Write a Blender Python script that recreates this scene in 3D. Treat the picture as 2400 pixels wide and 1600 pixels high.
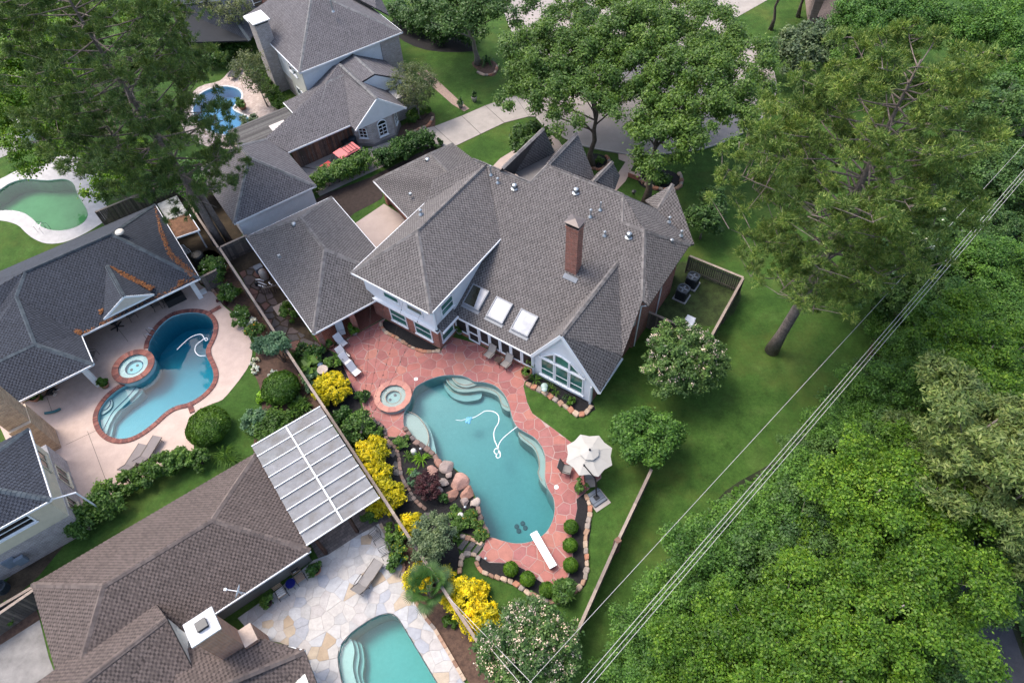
import bpy, bmesh, math, random
import numpy as np
from math import sin, cos, pi, radians, sqrt, atan2
from mathutils import Vector, Matrix
from mathutils.geometry import tessellate_polygon

for o in list(bpy.data.objects):
    bpy.data.objects.remove(o)
SC = bpy.context.scene
COL = SC.collection
random.seed(7)
RNG = np.random.default_rng(7)

# ------------------------------------------------------------------ camera
CAM_H = 42.0
FPX, PITCH, ROLL = 1563.5, radians(53.2), radians(-3.92)
_f = np.array([0, cos(PITCH), -sin(PITCH)]); _r0 = np.array([1.0, 0, 0]); _u0 = np.array([0, sin(PITCH), cos(PITCH)])
_r = cos(ROLL) * _r0 + sin(ROLL) * _u0
_u = -sin(ROLL) * _r0 + cos(ROLL) * _u0
cam_data = bpy.data.cameras.new('camera')
cam = bpy.data.objects.new('camera', cam_data); COL.objects.link(cam)
cam_data.sensor_width = 36.0
cam_data.lens = FPX / 2400 * 36.0
cam_data.clip_end = 2000
cam.matrix_world = Matrix(((_r[0], _u[0], -_f[0], 0), (_r[1], _u[1], -_f[1], 0), (_r[2], _u[2], -_f[2], CAM_H), (0, 0, 0, 1)))
SC.camera = cam

# ------------------------------------------------------------------ sky, sun, exposure
SUN_EL, SUN_AZ = radians(60), radians(147)      # azimuth measured from +X towards +Y: high summer sun behind thin cloud
world = bpy.data.worlds.new('World'); SC.world = world; world.use_nodes = True
wn = world.node_tree.nodes; wl = world.node_tree.links
bg = wn['Background']
sky = wn.new('ShaderNodeTexSky'); sky.sky_type = 'NISHITA'; sky.sun_disc = False
sky.sun_elevation = SUN_EL; sky.sun_rotation = pi / 2 - SUN_AZ
sky.air_density = 1.0; sky.dust_density = 3.5; sky.ozone_density = 0.2; sky.altitude = 0
wl.new(sky.outputs[0], bg.inputs['Color']); bg.inputs['Strength'].default_value = 0.15
sun_d = bpy.data.lights.new('sun', 'SUN'); sun_d.energy = 0.85; sun_d.angle = radians(22); sun_d.color = (1.0, 0.95, 0.87)
sun = bpy.data.objects.new('sun', sun_d); COL.objects.link(sun)
_sd = Vector((cos(SUN_EL) * cos(SUN_AZ), cos(SUN_EL) * sin(SUN_AZ), sin(SUN_EL)))
sun.rotation_euler = _sd.to_track_quat('Z', 'Y').to_euler(); sun.location = (0, 0, 60)
SC.view_settings.view_transform = 'Standard'; SC.view_settings.look = 'None'
SC.view_settings.exposure = 1.5; SC.view_settings.gamma = 1.0; SC.view_settings.use_curve_mapping = False
SC.cycles.max_bounces = 10; SC.cycles.diffuse_bounces = 6; SC.cycles.transmission_bounces = 8; SC.cycles.transparent_max_bounces = 8
SC.cycles.use_denoising = True

# ------------------------------------------------------------------ places
def at(px, py, z=0.0):
    """the point of height z that the photograph shows at pixel (px, py)"""
    d = _f + (px - 1200) / FPX * _r - (py - 800) / FPX * _u
    t = (z - CAM_H) / d[2]
    return np.array([t * d[0], t * d[1], z])
def AT(pts, z=0.0):
    return [at(p[0], p[1], z) for p in pts]
def frame(deg):
    c, s = cos(radians(deg)), sin(radians(deg))
    return lambda u, v, z=0.0: np.array([u * c - v * s, u * s + v * c, z])
LOT = frame(33.0)       # the plots, the neighbours' houses, the garage
MAIN = frame(-37.0)     # the main house
def mdir(fr, u, v): return fr(u, v) / np.linalg.norm(fr(u, v))

# ------------------------------------------------------------------ mesh helpers
ORG = {}
def mk(name, V, F, mat, parent=None, smooth=False, fm=None, org=None):
    V = np.asarray(V, float).reshape(-1, 3)
    if parent is not None: o0 = ORG[parent.name]
    elif org is not None: o0 = np.asarray(org, float)
    else:
        o0 = np.array([V[:, 0].mean(), V[:, 1].mean(), V[:, 2].min()])
    me = bpy.data.meshes.new(name)
    me.from_pydata((V - o0).tolist(), [], F)
    for m in (mat if isinstance(mat, (list, tuple)) else [mat]): me.materials.append(m)
    if fm is not None: me.polygons.foreach_set('material_index', fm)
    if smooth: me.polygons.foreach_set('use_smooth', [True] * len(me.polygons))
    me.update()
    ob = bpy.data.objects.new(name, me); COL.objects.link(ob)
    if parent is not None: ob.parent = parent
    else: ob.location = o0
    ORG[ob.name] = o0
    return ob
def mkfast(name, V, k, mat, parent=None, org=None, midx=None):
    """V: (faces*k, 3): every face has its own k corners"""
    V = np.ascontiguousarray(V, dtype=np.float32).reshape(-1, 3)
    o0 = ORG[parent.name] if parent is not None else (np.asarray(org, float) if org is not None else np.zeros(3))
    V = V - o0.astype(np.float32)
    n = len(V); nf = n // k
    me = bpy.data.meshes.new(name)
    me.vertices.add(n); me.vertices.foreach_set('co', V.ravel())
    me.loops.add(n); me.loops.foreach_set('vertex_index', np.arange(n, dtype=np.int32))
    me.polygons.add(nf); me.polygons.foreach_set('loop_start', np.arange(0, n, k, dtype=np.int32))
    try: me.polygons.foreach_set('loop_total', np.full(nf, k, dtype=np.int32))
    except Exception: pass
    for m in (mat if isinstance(mat, (list, tuple)) else [mat]): me.materials.append(m)
    if midx is not None: me.polygons.foreach_set('material_index', np.asarray(midx, dtype=np.int32))
    me.update(calc_edges=True)
    ob = bpy.data.objects.new(name, me); COL.objects.link(ob)
    if parent is not None: ob.parent = parent
    else: ob.location = o0
    ORG[ob.name] = o0
    return ob
def empty(name, loc=(0, 0, 0)):
    o = bpy.data.objects.new(name, None); COL.objects.link(o); o.location = loc
    o.empty_display_size = 0.3
    ORG[o.name] = np.asarray(loc, float)
    return o
def tag(o, label=None, cat=None, group=None, kind=None):
    if label: o['label'] = label
    if cat: o['category'] = cat
    if group: o['group'] = group
    if kind: o['kind'] = kind
    return o
def thing(name, loc, label, cat, group=None):
    return tag(empty(name, loc), label, cat, group)
def copy_tree(o, parent=None):
    c = o.copy(); COL.objects.link(c)
    if parent is not None: c.parent = parent
    ORG[c.name] = ORG.get(o.name, np.zeros(3))
    for ch in o.children: copy_tree(ch, c)
    return c
def place(proto, used, loc, rz=0.0, label=None, sc=None):
    """the first call moves the prototype itself, later calls copy it with its parts"""
    o = copy_tree(proto) if used else proto
    o.location = loc; o.rotation_euler = (0, 0, rz)
    if sc is not None: o.scale = sc if hasattr(sc, '__len__') else (sc, sc, sc)
    if label: o['label'] = label
    return o

class MB:
    """collects simple solids into one mesh"""
    def __init__(s): s.V = []; s.F = []; s.M = []
    def add(s, V, F, m=0):
        b = len(s.V); s.V += [tuple(map(float, v)) for v in V]; s.F += [tuple(b + i for i in f) for f in F]; s.M += [m] * len(F); return s
    def box(s, c, sx, sy, sz, ax=None, m=0, taper=1.0):
        """box centred at c; ax = (x dir, y dir, z dir)"""
        X, Y, Z = ax if ax is not None else (np.array([1, 0, 0.]), np.array([0, 1., 0]), np.array([0, 0, 1.]))
        c = np.asarray(c, float); V = []
        for k in (-1, 1):
            t = taper if k > 0 else 1.0
            for i, j in ((-1, -1), (1, -1), (1, 1), (-1, 1)):
                V.append(c + X * i * sx / 2 * t + Y * j * sy / 2 * t + Z * k * sz / 2)
        return s.add(V, [(3, 2, 1, 0), (4, 5, 6, 7), (0, 1, 5, 4), (1, 2, 6, 5), (2, 3, 7, 6), (3, 0, 4, 7)], m)
    def beam(s, a, b, w, h, m=0, up=(0, 0, 1)):
        a = np.asarray(a, float); b = np.asarray(b, float); d = b - a; ln = np.linalg.norm(d)
        if ln < 1e-6: return s
        d /= ln; up = np.asarray(up, float)
        if abs(d @ up) > 0.98: up = np.array([1.0, 0, 0])
        x = np.cross(d, up); x /= np.linalg.norm(x); z = np.cross(x, d)
        return s.box((a + b) / 2, w, ln, h, (x, d, z), m)
    def tube(s, pts, rad, n=6, m=0, cap=True):
        pts = [np.asarray(p, float) for p in pts]
        rad = rad if hasattr(rad, '__len__') else [rad] * len(pts)
        b = len(s.V); prev = None
        for i, p in enumerate(pts):
            d = (pts[min(i + 1, len(pts) - 1)] - pts[max(i - 1, 0)]); d = d / (np.linalg.norm(d) + 1e-9)
            ref = np.array([0, 0, 1.0]) if abs(d[2]) < 0.9 else np.array([1.0, 0, 0])
            x = np.cross(d, ref); x /= np.linalg.norm(x); y = np.cross(d, x)
            if prev is not None and x @ prev < 0: x = -x; y = -y
            prev = x
            for k in range(n):
                a = 2 * pi * k / n
                s.V.append(tuple(p + rad[i] * (x * cos(a) + y * sin(a))))
        for i in range(len(pts) - 1):
            for k in range(n):
                k2 = (k + 1) % n
                s.F.append((b + i * n + k, b + i * n + k2, b + (i + 1) * n + k2, b + (i + 1) * n + k)); s.M.append(m)
        if cap:
            s.F.append(tuple(b + k for k in range(n))[::-1]); s.M.append(m)
            e = b + (len(pts) - 1) * n; s.F.append(tuple(e + k for k in range(n))); s.M.append(m)
        return s
    def lathe(s, c, prof, n=16, m=0, sx=1.0, sy=1.0, rot=0.0):
        """prof: list of (radius, z)"""
        c = np.asarray(c, float); b = len(s.V)
        for r, z in prof:
            for k in range(n):
                a = 2 * pi * k / n + rot
                s.V.append((c[0] + r * sx * cos(a), c[1] + r * sy * sin(a), c[2] + z))
        for i in range(len(prof) - 1):
            for k in range(n):
                k2 = (k + 1) % n
                s.F.append((b + i * n + k, b + i * n + k2, b + (i + 1) * n + k2, b + (i + 1) * n + k)); s.M.append(m)
        s.F.append(tuple(b + k for k in range(n))[::-1]); s.M.append(m)
        e = b + (len(prof) - 1) * n; s.F.append(tuple(e + k for k in range(n))); s.M.append(m)
        return s
    def prism(s, poly, z0, z1, m=0, mt=None):
        """poly: list of xy; counter-clockwise or not"""
        P = [(float(p[0]), float(p[1])) for p in poly]
        ar = sum(P[i][0] * P[(i + 1) % len(P)][1] - P[(i + 1) % len(P)][0] * P[i][1] for i in range(len(P)))
        if ar < 0: P = P[::-1]
        n = len(P); b = len(s.V)
        s.V += [(x, y, z0) for x, y in P] + [(x, y, z1) for x, y in P]
        s.F.append(tuple(b + n + i for i in range(n))); s.M.append(m if mt is None else mt)
        s.F.append(tuple(b + i for i in range(n))[::-1]); s.M.append(m)
        for i in range(n):
            j = (i + 1) % n
            s.F.append((b + i, b + j, b + n + j, b + n + i)); s.M.append(m)
        return s
    def build(s, name, mat, parent=None, smooth=False, org=None):
        return mk(name, s.V, s.F, mat, parent, smooth, s.M if isinstance(mat, (list, tuple)) else None, org)

def sheet(name, outer, z, mat, holes=(), parent=None, thick=0.0):
    """a flat sheet with holes; outer and holes are lists of points"""
    loops = [[Vector((p[0], p[1], 0)) for p in outer]] + [[Vector((p[0], p[1], 0)) for p in h] for h in holes]
    tris = tessellate_polygon(loops)
    flat = [v for l in loops for v in l]
    V = [(v.x, v.y, z) for v in flat]; F = []
    for t in tris:
        a, b, c = (flat[i] for i in t)
        F.append(tuple(t) if (b - a).cross(c - a).z > 0 else tuple(reversed(t)))
    if thick:
        k = len(V); V += [(v.x, v.y, z - thick) for v in flat]; i0 = 0
        for l in loops:
            n = len(l)
            for i in range(n): F.append((i0 + i, i0 + (i + 1) % n, k + i0 + (i + 1) % n, k + i0 + i))
            i0 += n
    return mk(name, V, F, mat, parent)
def smooth_loop(pts, n=4, closed=True):
    """Catmull-Rom through the points"""
    P = [np.asarray(p, float) for p in pts]; N = len(P); out = []
    for i in range(N if closed else N - 1):
        if closed: a, b, c, d = P[(i - 1) % N], P[i], P[(i + 1) % N], P[(i + 2) % N]
        else: a, b, c, d = P[max(i - 1, 0)], P[i], P[i + 1], P[min(i + 2, N - 1)]
        for k in range(n):
            t = k / n
            out.append(0.5 * (2 * b + (c - a) * t + (2 * a - 5 * b + 4 * c - d) * t * t + (3 * b - a - 3 * c + d) * t ** 3))
    if not closed: out.append(P[-1])
    return out
def area2(P):
    return 0.5 * sum(P[i][0] * P[(i + 1) % len(P)][1] - P[(i + 1) % len(P)][0] * P[i][1] for i in range(len(P)))
def inside(p, poly):
    x, y = p[0], p[1]; r = False; n = len(poly); j = n - 1
    for i in range(n):
        xi, yi = poly[i][0], poly[i][1]; xj, yj = poly[j][0], poly[j][1]
        if (yi > y) != (yj > y) and x < (xj - xi) * (y - yi) / (yj - yi) + xi: r = not r
        j = i
    return r
def offset_loop(P, d):
    """moves a closed loop outwards by d (for counter-clockwise loops)"""
    P = [np.asarray(p[:2], float) for p in P]
    if area2(P) < 0: P = P[::-1]
    out = []; n = len(P)
    for i in range(n):
        t = P[(i + 1) % n] - P[i - 1]; t /= np.linalg.norm(t) + 1e-9
        out.append(P[i] + d * np.array([t[1], -t[0]]))
    return out
def resample(P, step, closed=False):
    P = [np.asarray(p, float)[:2] for p in P]
    if closed: P = P + [P[0]]
    seg = [np.linalg.norm(P[i + 1] - P[i]) for i in range(len(P) - 1)]
    tot = sum(seg); n = max(1, int(round(tot / step))); out = []
    for k in range(n if closed else n + 1):
        d = tot * k / n; i = 0
        while i < len(seg) - 1 and d > seg[i]: d -= seg[i]; i += 1
        out.append(P[i] + (P[i + 1] - P[i]) * min(1, d / (seg[i] + 1e-9)))
    return out
def clip_convex(subject, clip):
    """Sutherland-Hodgman: subject polygon by a convex counter-clockwise polygon"""
    out = [np.asarray(p, float) for p in subject]
    for i in range(len(clip)):
        a = clip[i]; b = clip[(i + 1) % len(clip)]; inp = out; out = []
        if not inp: break
        side = lambda p: (b[0] - a[0]) * (p[1] - a[1]) - (b[1] - a[1]) * (p[0] - a[0])
        for j in range(len(inp)):
            p, q = inp[j - 1], inp[j]; sp, sq = side(p), side(q)
            if sq >= 0:
                if sp < 0: out.append(p + (q - p) * (sp / (sp - sq)))
                out.append(q)
            elif sp >= 0: out.append(p + (q - p) * (sp / (sp - sq)))
    return out
def voronoi_cell(i, S, R):
    c = S[i]; cell = [c + np.array(d) * R for d in ((-1, -1), (1, -1), (1, 1), (-1, 1))]
    order = np.argsort(((S - c) ** 2).sum(1))[1:16]
    for j in order:
        m = (c + S[j]) / 2; n = S[j] - c; out = []
        for k in range(len(cell)):
            p, q = cell[k - 1], cell[k]; sp, sq = (p - m) @ n, (q - m) @ n
            if sq <= 0:
                if sp > 0: out.append(p + (q - p) * (sp / (sp - sq)))
                out.append(q)
            elif sp <= 0: out.append(p + (q - p) * (sp / (sp - sq)))
        cell = out
        if len(cell) < 3: return []
    return cell

# ------------------------------------------------------------------ materials
MATS = {}
def nodes_of(name):
    m = bpy.data.materials.new(name); m.use_nodes = True
    nt = m.node_tree; return m, nt, nt.nodes, nt.links, nt.nodes['Principled BSDF']
def ramp(nt, fac, stops, interp='LINEAR'):
    r = nt.nodes.new('ShaderNodeValToRGB'); r.color_ramp.interpolation = interp
    while len(r.color_ramp.elements) < len(stops): r.color_ramp.elements.new(0.5)
    for e, (p, c) in zip(r.color_ramp.elements, stops): e.position = p; e.color = (*c, 1)
    nt.links.new(fac, r.inputs[0]); return r.outputs[0]
def tex(nt, scale, detail=6, rough=0.6, coord='Object', kind='noise', vec=None):
    if vec is None:
        tc = nt.nodes.new('ShaderNodeTexCoord'); vec = tc.outputs[coord]
    t = nt.nodes.new('ShaderNodeTexNoise'); t.inputs['Scale'].default_value = scale
    t.inputs['Detail'].default_value = detail; t.inputs['Roughness'].default_value = rough
    nt.links.new(vec, t.inputs['Vector']); return t.outputs['Fac']
def mixc(nt, fac, a, b, mode='MIX'):
    n = nt.nodes.new('ShaderNodeMix'); n.data_type = 'RGBA'; n.blend_type = mode
    for sock, v in ((n.inputs[0], fac), (n.inputs[6], a), (n.inputs[7], b)):
        if hasattr(v, 'is_output'): nt.links.new(v, sock)
        elif isinstance(v, (int, float)): sock.default_value = v
        else: sock.default_value = (*v, 1)
    return n.outputs[2]
def bump(nt, h, strength, dist=0.02):
    b = nt.nodes.new('ShaderNodeBump'); b.inputs['Strength'].default_value = strength; b.inputs['Distance'].default_value = dist
    nt.links.new(h, b.inputs['Height']); return b.outputs[0]
def geo_pos(nt):
    return nt.nodes.new('ShaderNodeNewGeometry').outputs['Position']
def plain(name, col, rough=0.6, var=0.12, scale=3.0, bumps=0.0, metal=0.0, spec=0.4, obj_var=0.0, fine=40.0, coat=0.0):
    """a surface of one colour with uneven patches, fine grain and optional per-object shade"""
    if name in MATS: return MATS[name]
    m, nt, N, L, P = nodes_of(name)
    pos = geo_pos(nt)
    c = np.array(col); lo, hi = c * (1 - var), np.minimum(c * (1 + var), 1)
    f = tex(nt, scale, 8, 0.65, vec=pos)
    out = ramp(nt, f, [(0.3, lo), (0.7, hi)])
    f2 = tex(nt, fine, 3, 0.6, vec=pos)
    out = mixc(nt, min(1.0, var * 1.6), out, ramp(nt, f2, [(0.3, (0.55,) * 3), (0.7, (1.35,) * 3)]), 'MULTIPLY')
    if obj_var:
        oi = N.new('ShaderNodeObjectInfo')
        out = mixc(nt, 1.0, out, ramp(nt, oi.outputs['Random'], [(0, (1 - obj_var,) * 3), (1, (1 + obj_var,) * 3)]), 'MULTIPLY')
    L.new(out, P.inputs['Base Color'])
    P.inputs['Roughness'].default_value = rough; P.inputs['Metallic'].default_value = metal
    P.inputs['Specular IOR Level'].default_value = spec; P.inputs['Coat Weight'].default_value = coat
    if bumps: L.new(bump(nt, f2, bumps, 0.01), P.inputs['Normal'])
    MATS[name] = m; return m
def pieces(name, cols, rough=0.75, var=0.25, scale=4.0, bumps=0.4, island=False, spec=0.3):
    """stones, bricks, boards: every piece takes its own colour out of the list"""
    if name in MATS: return MATS[name]
    m, nt, N, L, P = nodes_of(name); pos = geo_pos(nt)
    if island: rnd = N.new('ShaderNodeNewGeometry').outputs['Random Per Island']
    else: rnd = N.new('ShaderNodeObjectInfo').outputs['Random']
    k = len(cols)
    c = ramp(nt, rnd, [((i + 0.0) / k, cc) for i, cc in enumerate(cols)], 'CONSTANT')
    f = tex(nt, scale, 8, 0.7, vec=pos); f2 = tex(nt, scale * 9, 4, 0.6, vec=pos)
    c = mixc(nt, 1.0, c, ramp(nt, f, [(0.25, (1 - var,) * 3), (0.75, (1 + var,) * 3)]), 'MULTIPLY')
    c = mixc(nt, 1.0, c, ramp(nt, f2, [(0.3, (1 - var * .5,) * 3), (0.7, (1 + var * .5,) * 3)]), 'MULTIPLY')
    L.new(c, P.inputs['Base Color']); P.inputs['Roughness'].default_value = rough; P.inputs['Specular IOR Level'].default_value = spec
    if bumps: L.new(bump(nt, f2, bumps, 0.01), P.inputs['Normal'])
    MATS[name] = m; return m
def leafmat(name, cols, trans=0.35, rough=0.5, clump=0.0):
    """foliage: colour per leaf out of a range, light passes through"""
    if name in MATS: return MATS[name]
    m, nt, N, L, P = nodes_of(name); pos = geo_pos(nt)
    g = N.new('ShaderNodeNewGeometry'); oi = N.new('ShaderNodeObjectInfo')
    k = len(cols) - 1
    c = ramp(nt, g.outputs['Random Per Island'], [(i / k, cc) for i, cc in enumerate(cols)])
    f = tex(nt, 0.5, 2, 0.5, vec=pos); f2 = tex(nt, 1.9, 2, 0.5, vec=pos)
    c = mixc(nt, 1.0, c, ramp(nt, f, [(0.32, (0.74, 0.80, 0.85)), (0.68, (1.25, 1.18, 1.0))]), 'MULTIPLY')
    c = mixc(nt, 1.0, c, ramp(nt, f2, [(0.3, (0.66, 0.70, 0.72)), (0.7, (1.34, 1.28, 1.15))]), 'MULTIPLY')
    c = mixc(nt, 1.0, c, ramp(nt, oi.outputs['Random'], [(0, (0.85, 0.88, 0.9)), (1, (1.12, 1.08, 1.0))]), 'MULTIPLY')
    L.new(c, P.inputs['Base Color']); P.inputs['Roughness'].default_value = rough; P.inputs['Specular IOR Level'].default_value = 0.3
    t = N.new('ShaderNodeBsdfTranslucent'); L.new(mixc(nt, 1.0, c, (1.15, 1.2, 0.6), 'MULTIPLY'), t.inputs['Color'])
    mx = N.new('ShaderNodeMixShader'); mx.inputs[0].default_value = trans
    L.new(P.outputs[0], mx.inputs[1]); L.new(t.outputs[0], mx.inputs[2]); L.new(mx.outputs[0], N['Material Output'].inputs['Surface'])
    MATS[name] = m; return m
def brickmat(name, cols, mortar, w=0.2, h=0.067, vertical=True, deg=0.0, msize=0.012, var=0.2):
    """brick courses too small to build one by one; walls use height and run, floors the plan"""
    if name in MATS: return MATS[name]
    m, nt, N, L, P = nodes_of(name); pos = geo_pos(nt)
    mp = N.new('ShaderNodeMapping'); mp.inputs['Rotation'].default_value = (0, 0, radians(-deg)); L.new(pos, mp.inputs['Vector'])
    sx = N.new('ShaderNodeSeparateXYZ'); L.new(mp.outputs[0], sx.inputs[0]); cb = N.new('ShaderNodeCombineXYZ')
    if vertical:
        ad = N.new('ShaderNodeMath'); ad.operation = 'ADD'; L.new(sx.outputs[0], ad.inputs[0]); L.new(sx.outputs[1], ad.inputs[1])
        L.new(ad.outputs[0], cb.inputs[0]); L.new(sx.outputs[2], cb.inputs[1])
    else: L.new(sx.outputs[0], cb.inputs[0]); L.new(sx.outputs[1], cb.inputs[1])
    b = N.new('ShaderNodeTexBrick'); L.new(cb.outputs[0], b.inputs['Vector'])
    b.inputs['Scale'].default_value = 1.0; b.inputs['Brick Width'].default_value = w; b.inputs['Row Height'].default_value = h
    b.inputs['Mortar Size'].default_value = msize; b.inputs['Mortar Smooth'].default_value = 0.1; b.inputs['Bias'].default_value = 0.0
    b.inputs['Color1'].default_value = (*cols[0], 1); b.inputs['Color2'].default_value = (*cols[1], 1); b.inputs['Mortar'].default_value = (*mortar, 1)
    f = tex(nt, 2.5, 6, 0.7, vec=pos)
    c = mixc(nt, 1.0, b.outputs['Color'], ramp(nt, f, [(0.3, (1 - var,) * 3), (0.7, (1 + var,) * 3)]), 'MULTIPLY')
    L.new(c, P.inputs['Base Color']); P.inputs['Roughness'].default_value = 0.85; P.inputs['Specular IOR Level'].default_value = 0.2
    inv = N.new('ShaderNodeMath'); inv.operation = 'SUBTRACT'; inv.inputs[0].default_value = 1.0; L.new(b.outputs['Fac'], inv.inputs[1])
    L.new(bump(nt, inv.outputs[0], 0.6, 0.012), P.inputs['Normal'])
    MATS[name] = m; return m
def glassmat(name, col, rough=0.04):
    if name in MATS: return MATS[name]
    m, nt, N, L, P = nodes_of(name)
    f = tex(nt, 1.3, 3, 0.5, vec=geo_pos(nt)); c = np.array(col)
    L.new(ramp(nt, f, [(0.3, c * 0.7), (0.7, c * 1.25)]), P.inputs['Base Color'])
    P.inputs['Roughness'].default_value = rough; P.inputs['Specular IOR Level'].default_value = 0.9; P.inputs['IOR'].default_value = 1.5
    MATS[name] = m; return m
def grassmat(name, a, b, c, scale=0.35):
    m, nt, N, L, P = nodes_of(name); pos = geo_pos(nt)
    f = tex(nt, scale, 5, 0.6, vec=pos); f2 = tex(nt, 5.0, 5, 0.75, vec=pos); f3 = tex(nt, 28.0, 4, 0.8, vec=pos); f4 = tex(nt, 1.3, 4, 0.6, vec=pos)
    col = ramp(nt, f, [(0.3, a), (0.5, b), (0.72, c)])
    col = mixc(nt, 1.0, col, ramp(nt, f4, [(0.3, (0.78,) * 3), (0.7, (1.2,) * 3)]), 'MULTIPLY')
    col = mixc(nt, 1.0, col, ramp(nt, f2, [(0.25, (0.68,) * 3), (0.75, (1.32,) * 3)]), 'MULTIPLY')
    col = mixc(nt, 1.0, col, ramp(nt, f3, [(0.3, (0.5, 0.55, 0.5)), (0.7, (1.5, 1.45, 1.4))]), 'MULTIPLY')
    f5 = tex(nt, 0.16, 7, 0.72, vec=pos); f6 = tex(nt, 0.9, 8, 0.8, vec=pos)
    col = mixc(nt, ramp(nt, f5, [(0.5, (0, 0, 0)), (0.68, (.6, .6, .6))]), col, (0.085, 0.105, 0.022))
    col = mixc(nt, ramp(nt, f6, [(0.62, (0, 0, 0)), (0.74, (.5, .5, .5))]), col, (0.10, 0.085, 0.035))
    L.new(col, P.inputs['Base Color']); P.inputs['Roughness'].default_value = 0.9; P.inputs['Specular IOR Level'].default_value = 0.15
    L.new(bump(nt, f3, 0.9, 0.04), P.inputs['Normal'])
    MATS[name] = m; return m
def watermat(name, tint, dens):
    """still water: mirror at the surface by angle, light soaked up with depth"""
    m, nt, N, L, P = nodes_of(name)
    N.remove(P)
    fr = N.new('ShaderNodeFresnel'); fr.inputs['IOR'].default_value = 1.33
    gl = N.new('ShaderNodeBsdfGlossy'); gl.inputs['Roughness'].default_value = 0.03
    tr = N.new('ShaderNodeBsdfTransparent')
    mx = N.new('ShaderNodeMixShader'); L.new(fr.outputs[0], mx.inputs[0]); L.new(tr.outputs[0], mx.inputs[1]); L.new(gl.outputs[0], mx.inputs[2])
    f = tex(nt, 0.8, 3, 0.5, vec=geo_pos(nt)); bn = bump(nt, f, 0.02, 0.02)
    L.new(bn, gl.inputs['Normal']); L.new(bn, fr.inputs['Normal'])
    L.new(mx.outputs[0], N['Material Output'].inputs['Surface'])
    va = N.new('ShaderNodeVolumeAbsorption'); va.inputs['Color'].default_value = (*tint, 1); va.inputs['Density'].default_value = dens
    L.new(va.outputs[0], N['Material Output'].inputs['Volume'])
    MATS[name] = m; return m

white = plain('white paint', (0.66, 0.68, 0.70), 0.5, 0.05, 1.5)
trim = plain('trim paint', (0.72, 0.73, 0.74), 0.45, 0.07, 2.5)
darkmetal = plain('dark metal', (0.03, 0.032, 0.036), 0.4, 0.15, metal=0.6)
galv = plain('galvanised metal', (0.36, 0.39, 0.41), 0.4, 0.2, 6.0, metal=0.7)
black = plain('black plastic', (0.015, 0.016, 0.018), 0.5, 0.2)
siding = None
def sidingmat(name, col, h=0.16):
    m, nt, N, L, P = nodes_of(name); pos = geo_pos(nt)
    s = N.new('ShaderNodeSeparateXYZ'); L.new(pos, s.inputs[0])
    d = N.new('ShaderNodeMath'); d.operation = 'DIVIDE'; L.new(s.outputs[2], d.inputs[0]); d.inputs[1].default_value = h
    fr = N.new('ShaderNodeMath'); fr.operation = 'FRACT'; L.new(d.outputs[0], fr.inputs[0])
    f = tex(nt, 2.0, 5, 0.6, vec=pos); c = np.array(col)
    L.new(ramp(nt, f, [(0.3, c * 0.94), (0.7, c * 1.04)]), P.inputs['Base Color'])
    P.inputs['Roughness'].default_value = 0.55
    L.new(bump(nt, fr.outputs[0], 0.7, 0.02), P.inputs['Normal'])
    MATS[name] = m; return m
siding_white = sidingmat('white siding', (0.66, 0.68, 0.71))
siding_grey = sidingmat('grey siding', (0.16, 0.155, 0.15))
siding_cream = sidingmat('cream siding', (0.62, 0.6, 0.52))
stucco = plain('cream stucco', (0.54, 0.48, 0.36), 0.8, 0.08, 2.0, 0.3)
red_brick = brickmat('red brick', ((0.30, 0.075, 0.045), (0.17, 0.05, 0.035)), (0.40, 0.29, 0.24), w=0.24, h=0.085, deg=-37, msize=0.012)
pale_brick = brickmat('pale brick', ((0.36, 0.31, 0.29), (0.27, 0.23, 0.22)), (0.45, 0.43, 0.42), w=0.3, h=0.1, deg=33)
tan_brick = brickmat('tan brick', ((0.46, 0.31, 0.19), (0.30, 0.19, 0.12)), (0.45, 0.36, 0.27), w=0.3, h=0.1, deg=33)
rust_brick = brickmat('rust brick', ((0.36, 0.17, 0.10), (0.24, 0.13, 0.09)), (0.42, 0.33, 0.27), w=0.3, h=0.1, deg=33)
porch_brick = brickmat('porch brick', ((0.17, 0.05, 0.035), (0.12, 0.038, 0.028)), (0.24, 0.13, 0.1), w=0.26, h=0.13, vertical=False, deg=33)
green_glass = glassmat('green tinted glass', (0.035, 0.13, 0.11))
dark_glass = glassmat('dark glass', (0.012, 0.014, 0.016))
screen_mesh = plain('dark screen', (0.014, 0.013, 0.013), 0.55, 0.2, 2.0)
# ------------------------------------------------------------------ roofs, walls, windows
def shingle_pair(name, lt, dk):
    """wide pale tabs and the short dark ones between them"""
    f = lambda c, k: tuple(x * k for x in c)
    return [pieces(name, [f(lt, .92), lt, f(lt, 1.1), f(lt, .84), f(lt, 1.02)], 0.9, 0.12, 0.45, 0.3, True), pieces(name + ' dark tabs', [f(dk, .8), dk, f(dk, 1.25)], 0.9, 0.12, 0.45, 0.3, True)]
shingle = {'main': shingle_pair('weathered grey shingles', (0.132, 0.121, 0.118), (0.06, 0.054, 0.053)), 'dark': shingle_pair('dark slate shingles', (0.038, 0.044, 0.058), (0.019, 0.022, 0.03)),
           'brown': shingle_pair('brown shingles', (0.102, 0.080, 0.072), (0.056, 0.044, 0.04)), 'grey': shingle_pair('violet grey shingles', (0.128, 0.121, 0.128), (0.068, 0.064, 0.069))}
deckmat = {k: plain('roof deck ' + k, c, 0.95, 0.2) for k, c in dict(main=(0.045, 0.04, 0.04), dark=(0.014, 0.016, 0.02), brown=(0.035, 0.028, 0.026), grey=(0.04, 0.037, 0.042)).items()}
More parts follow.
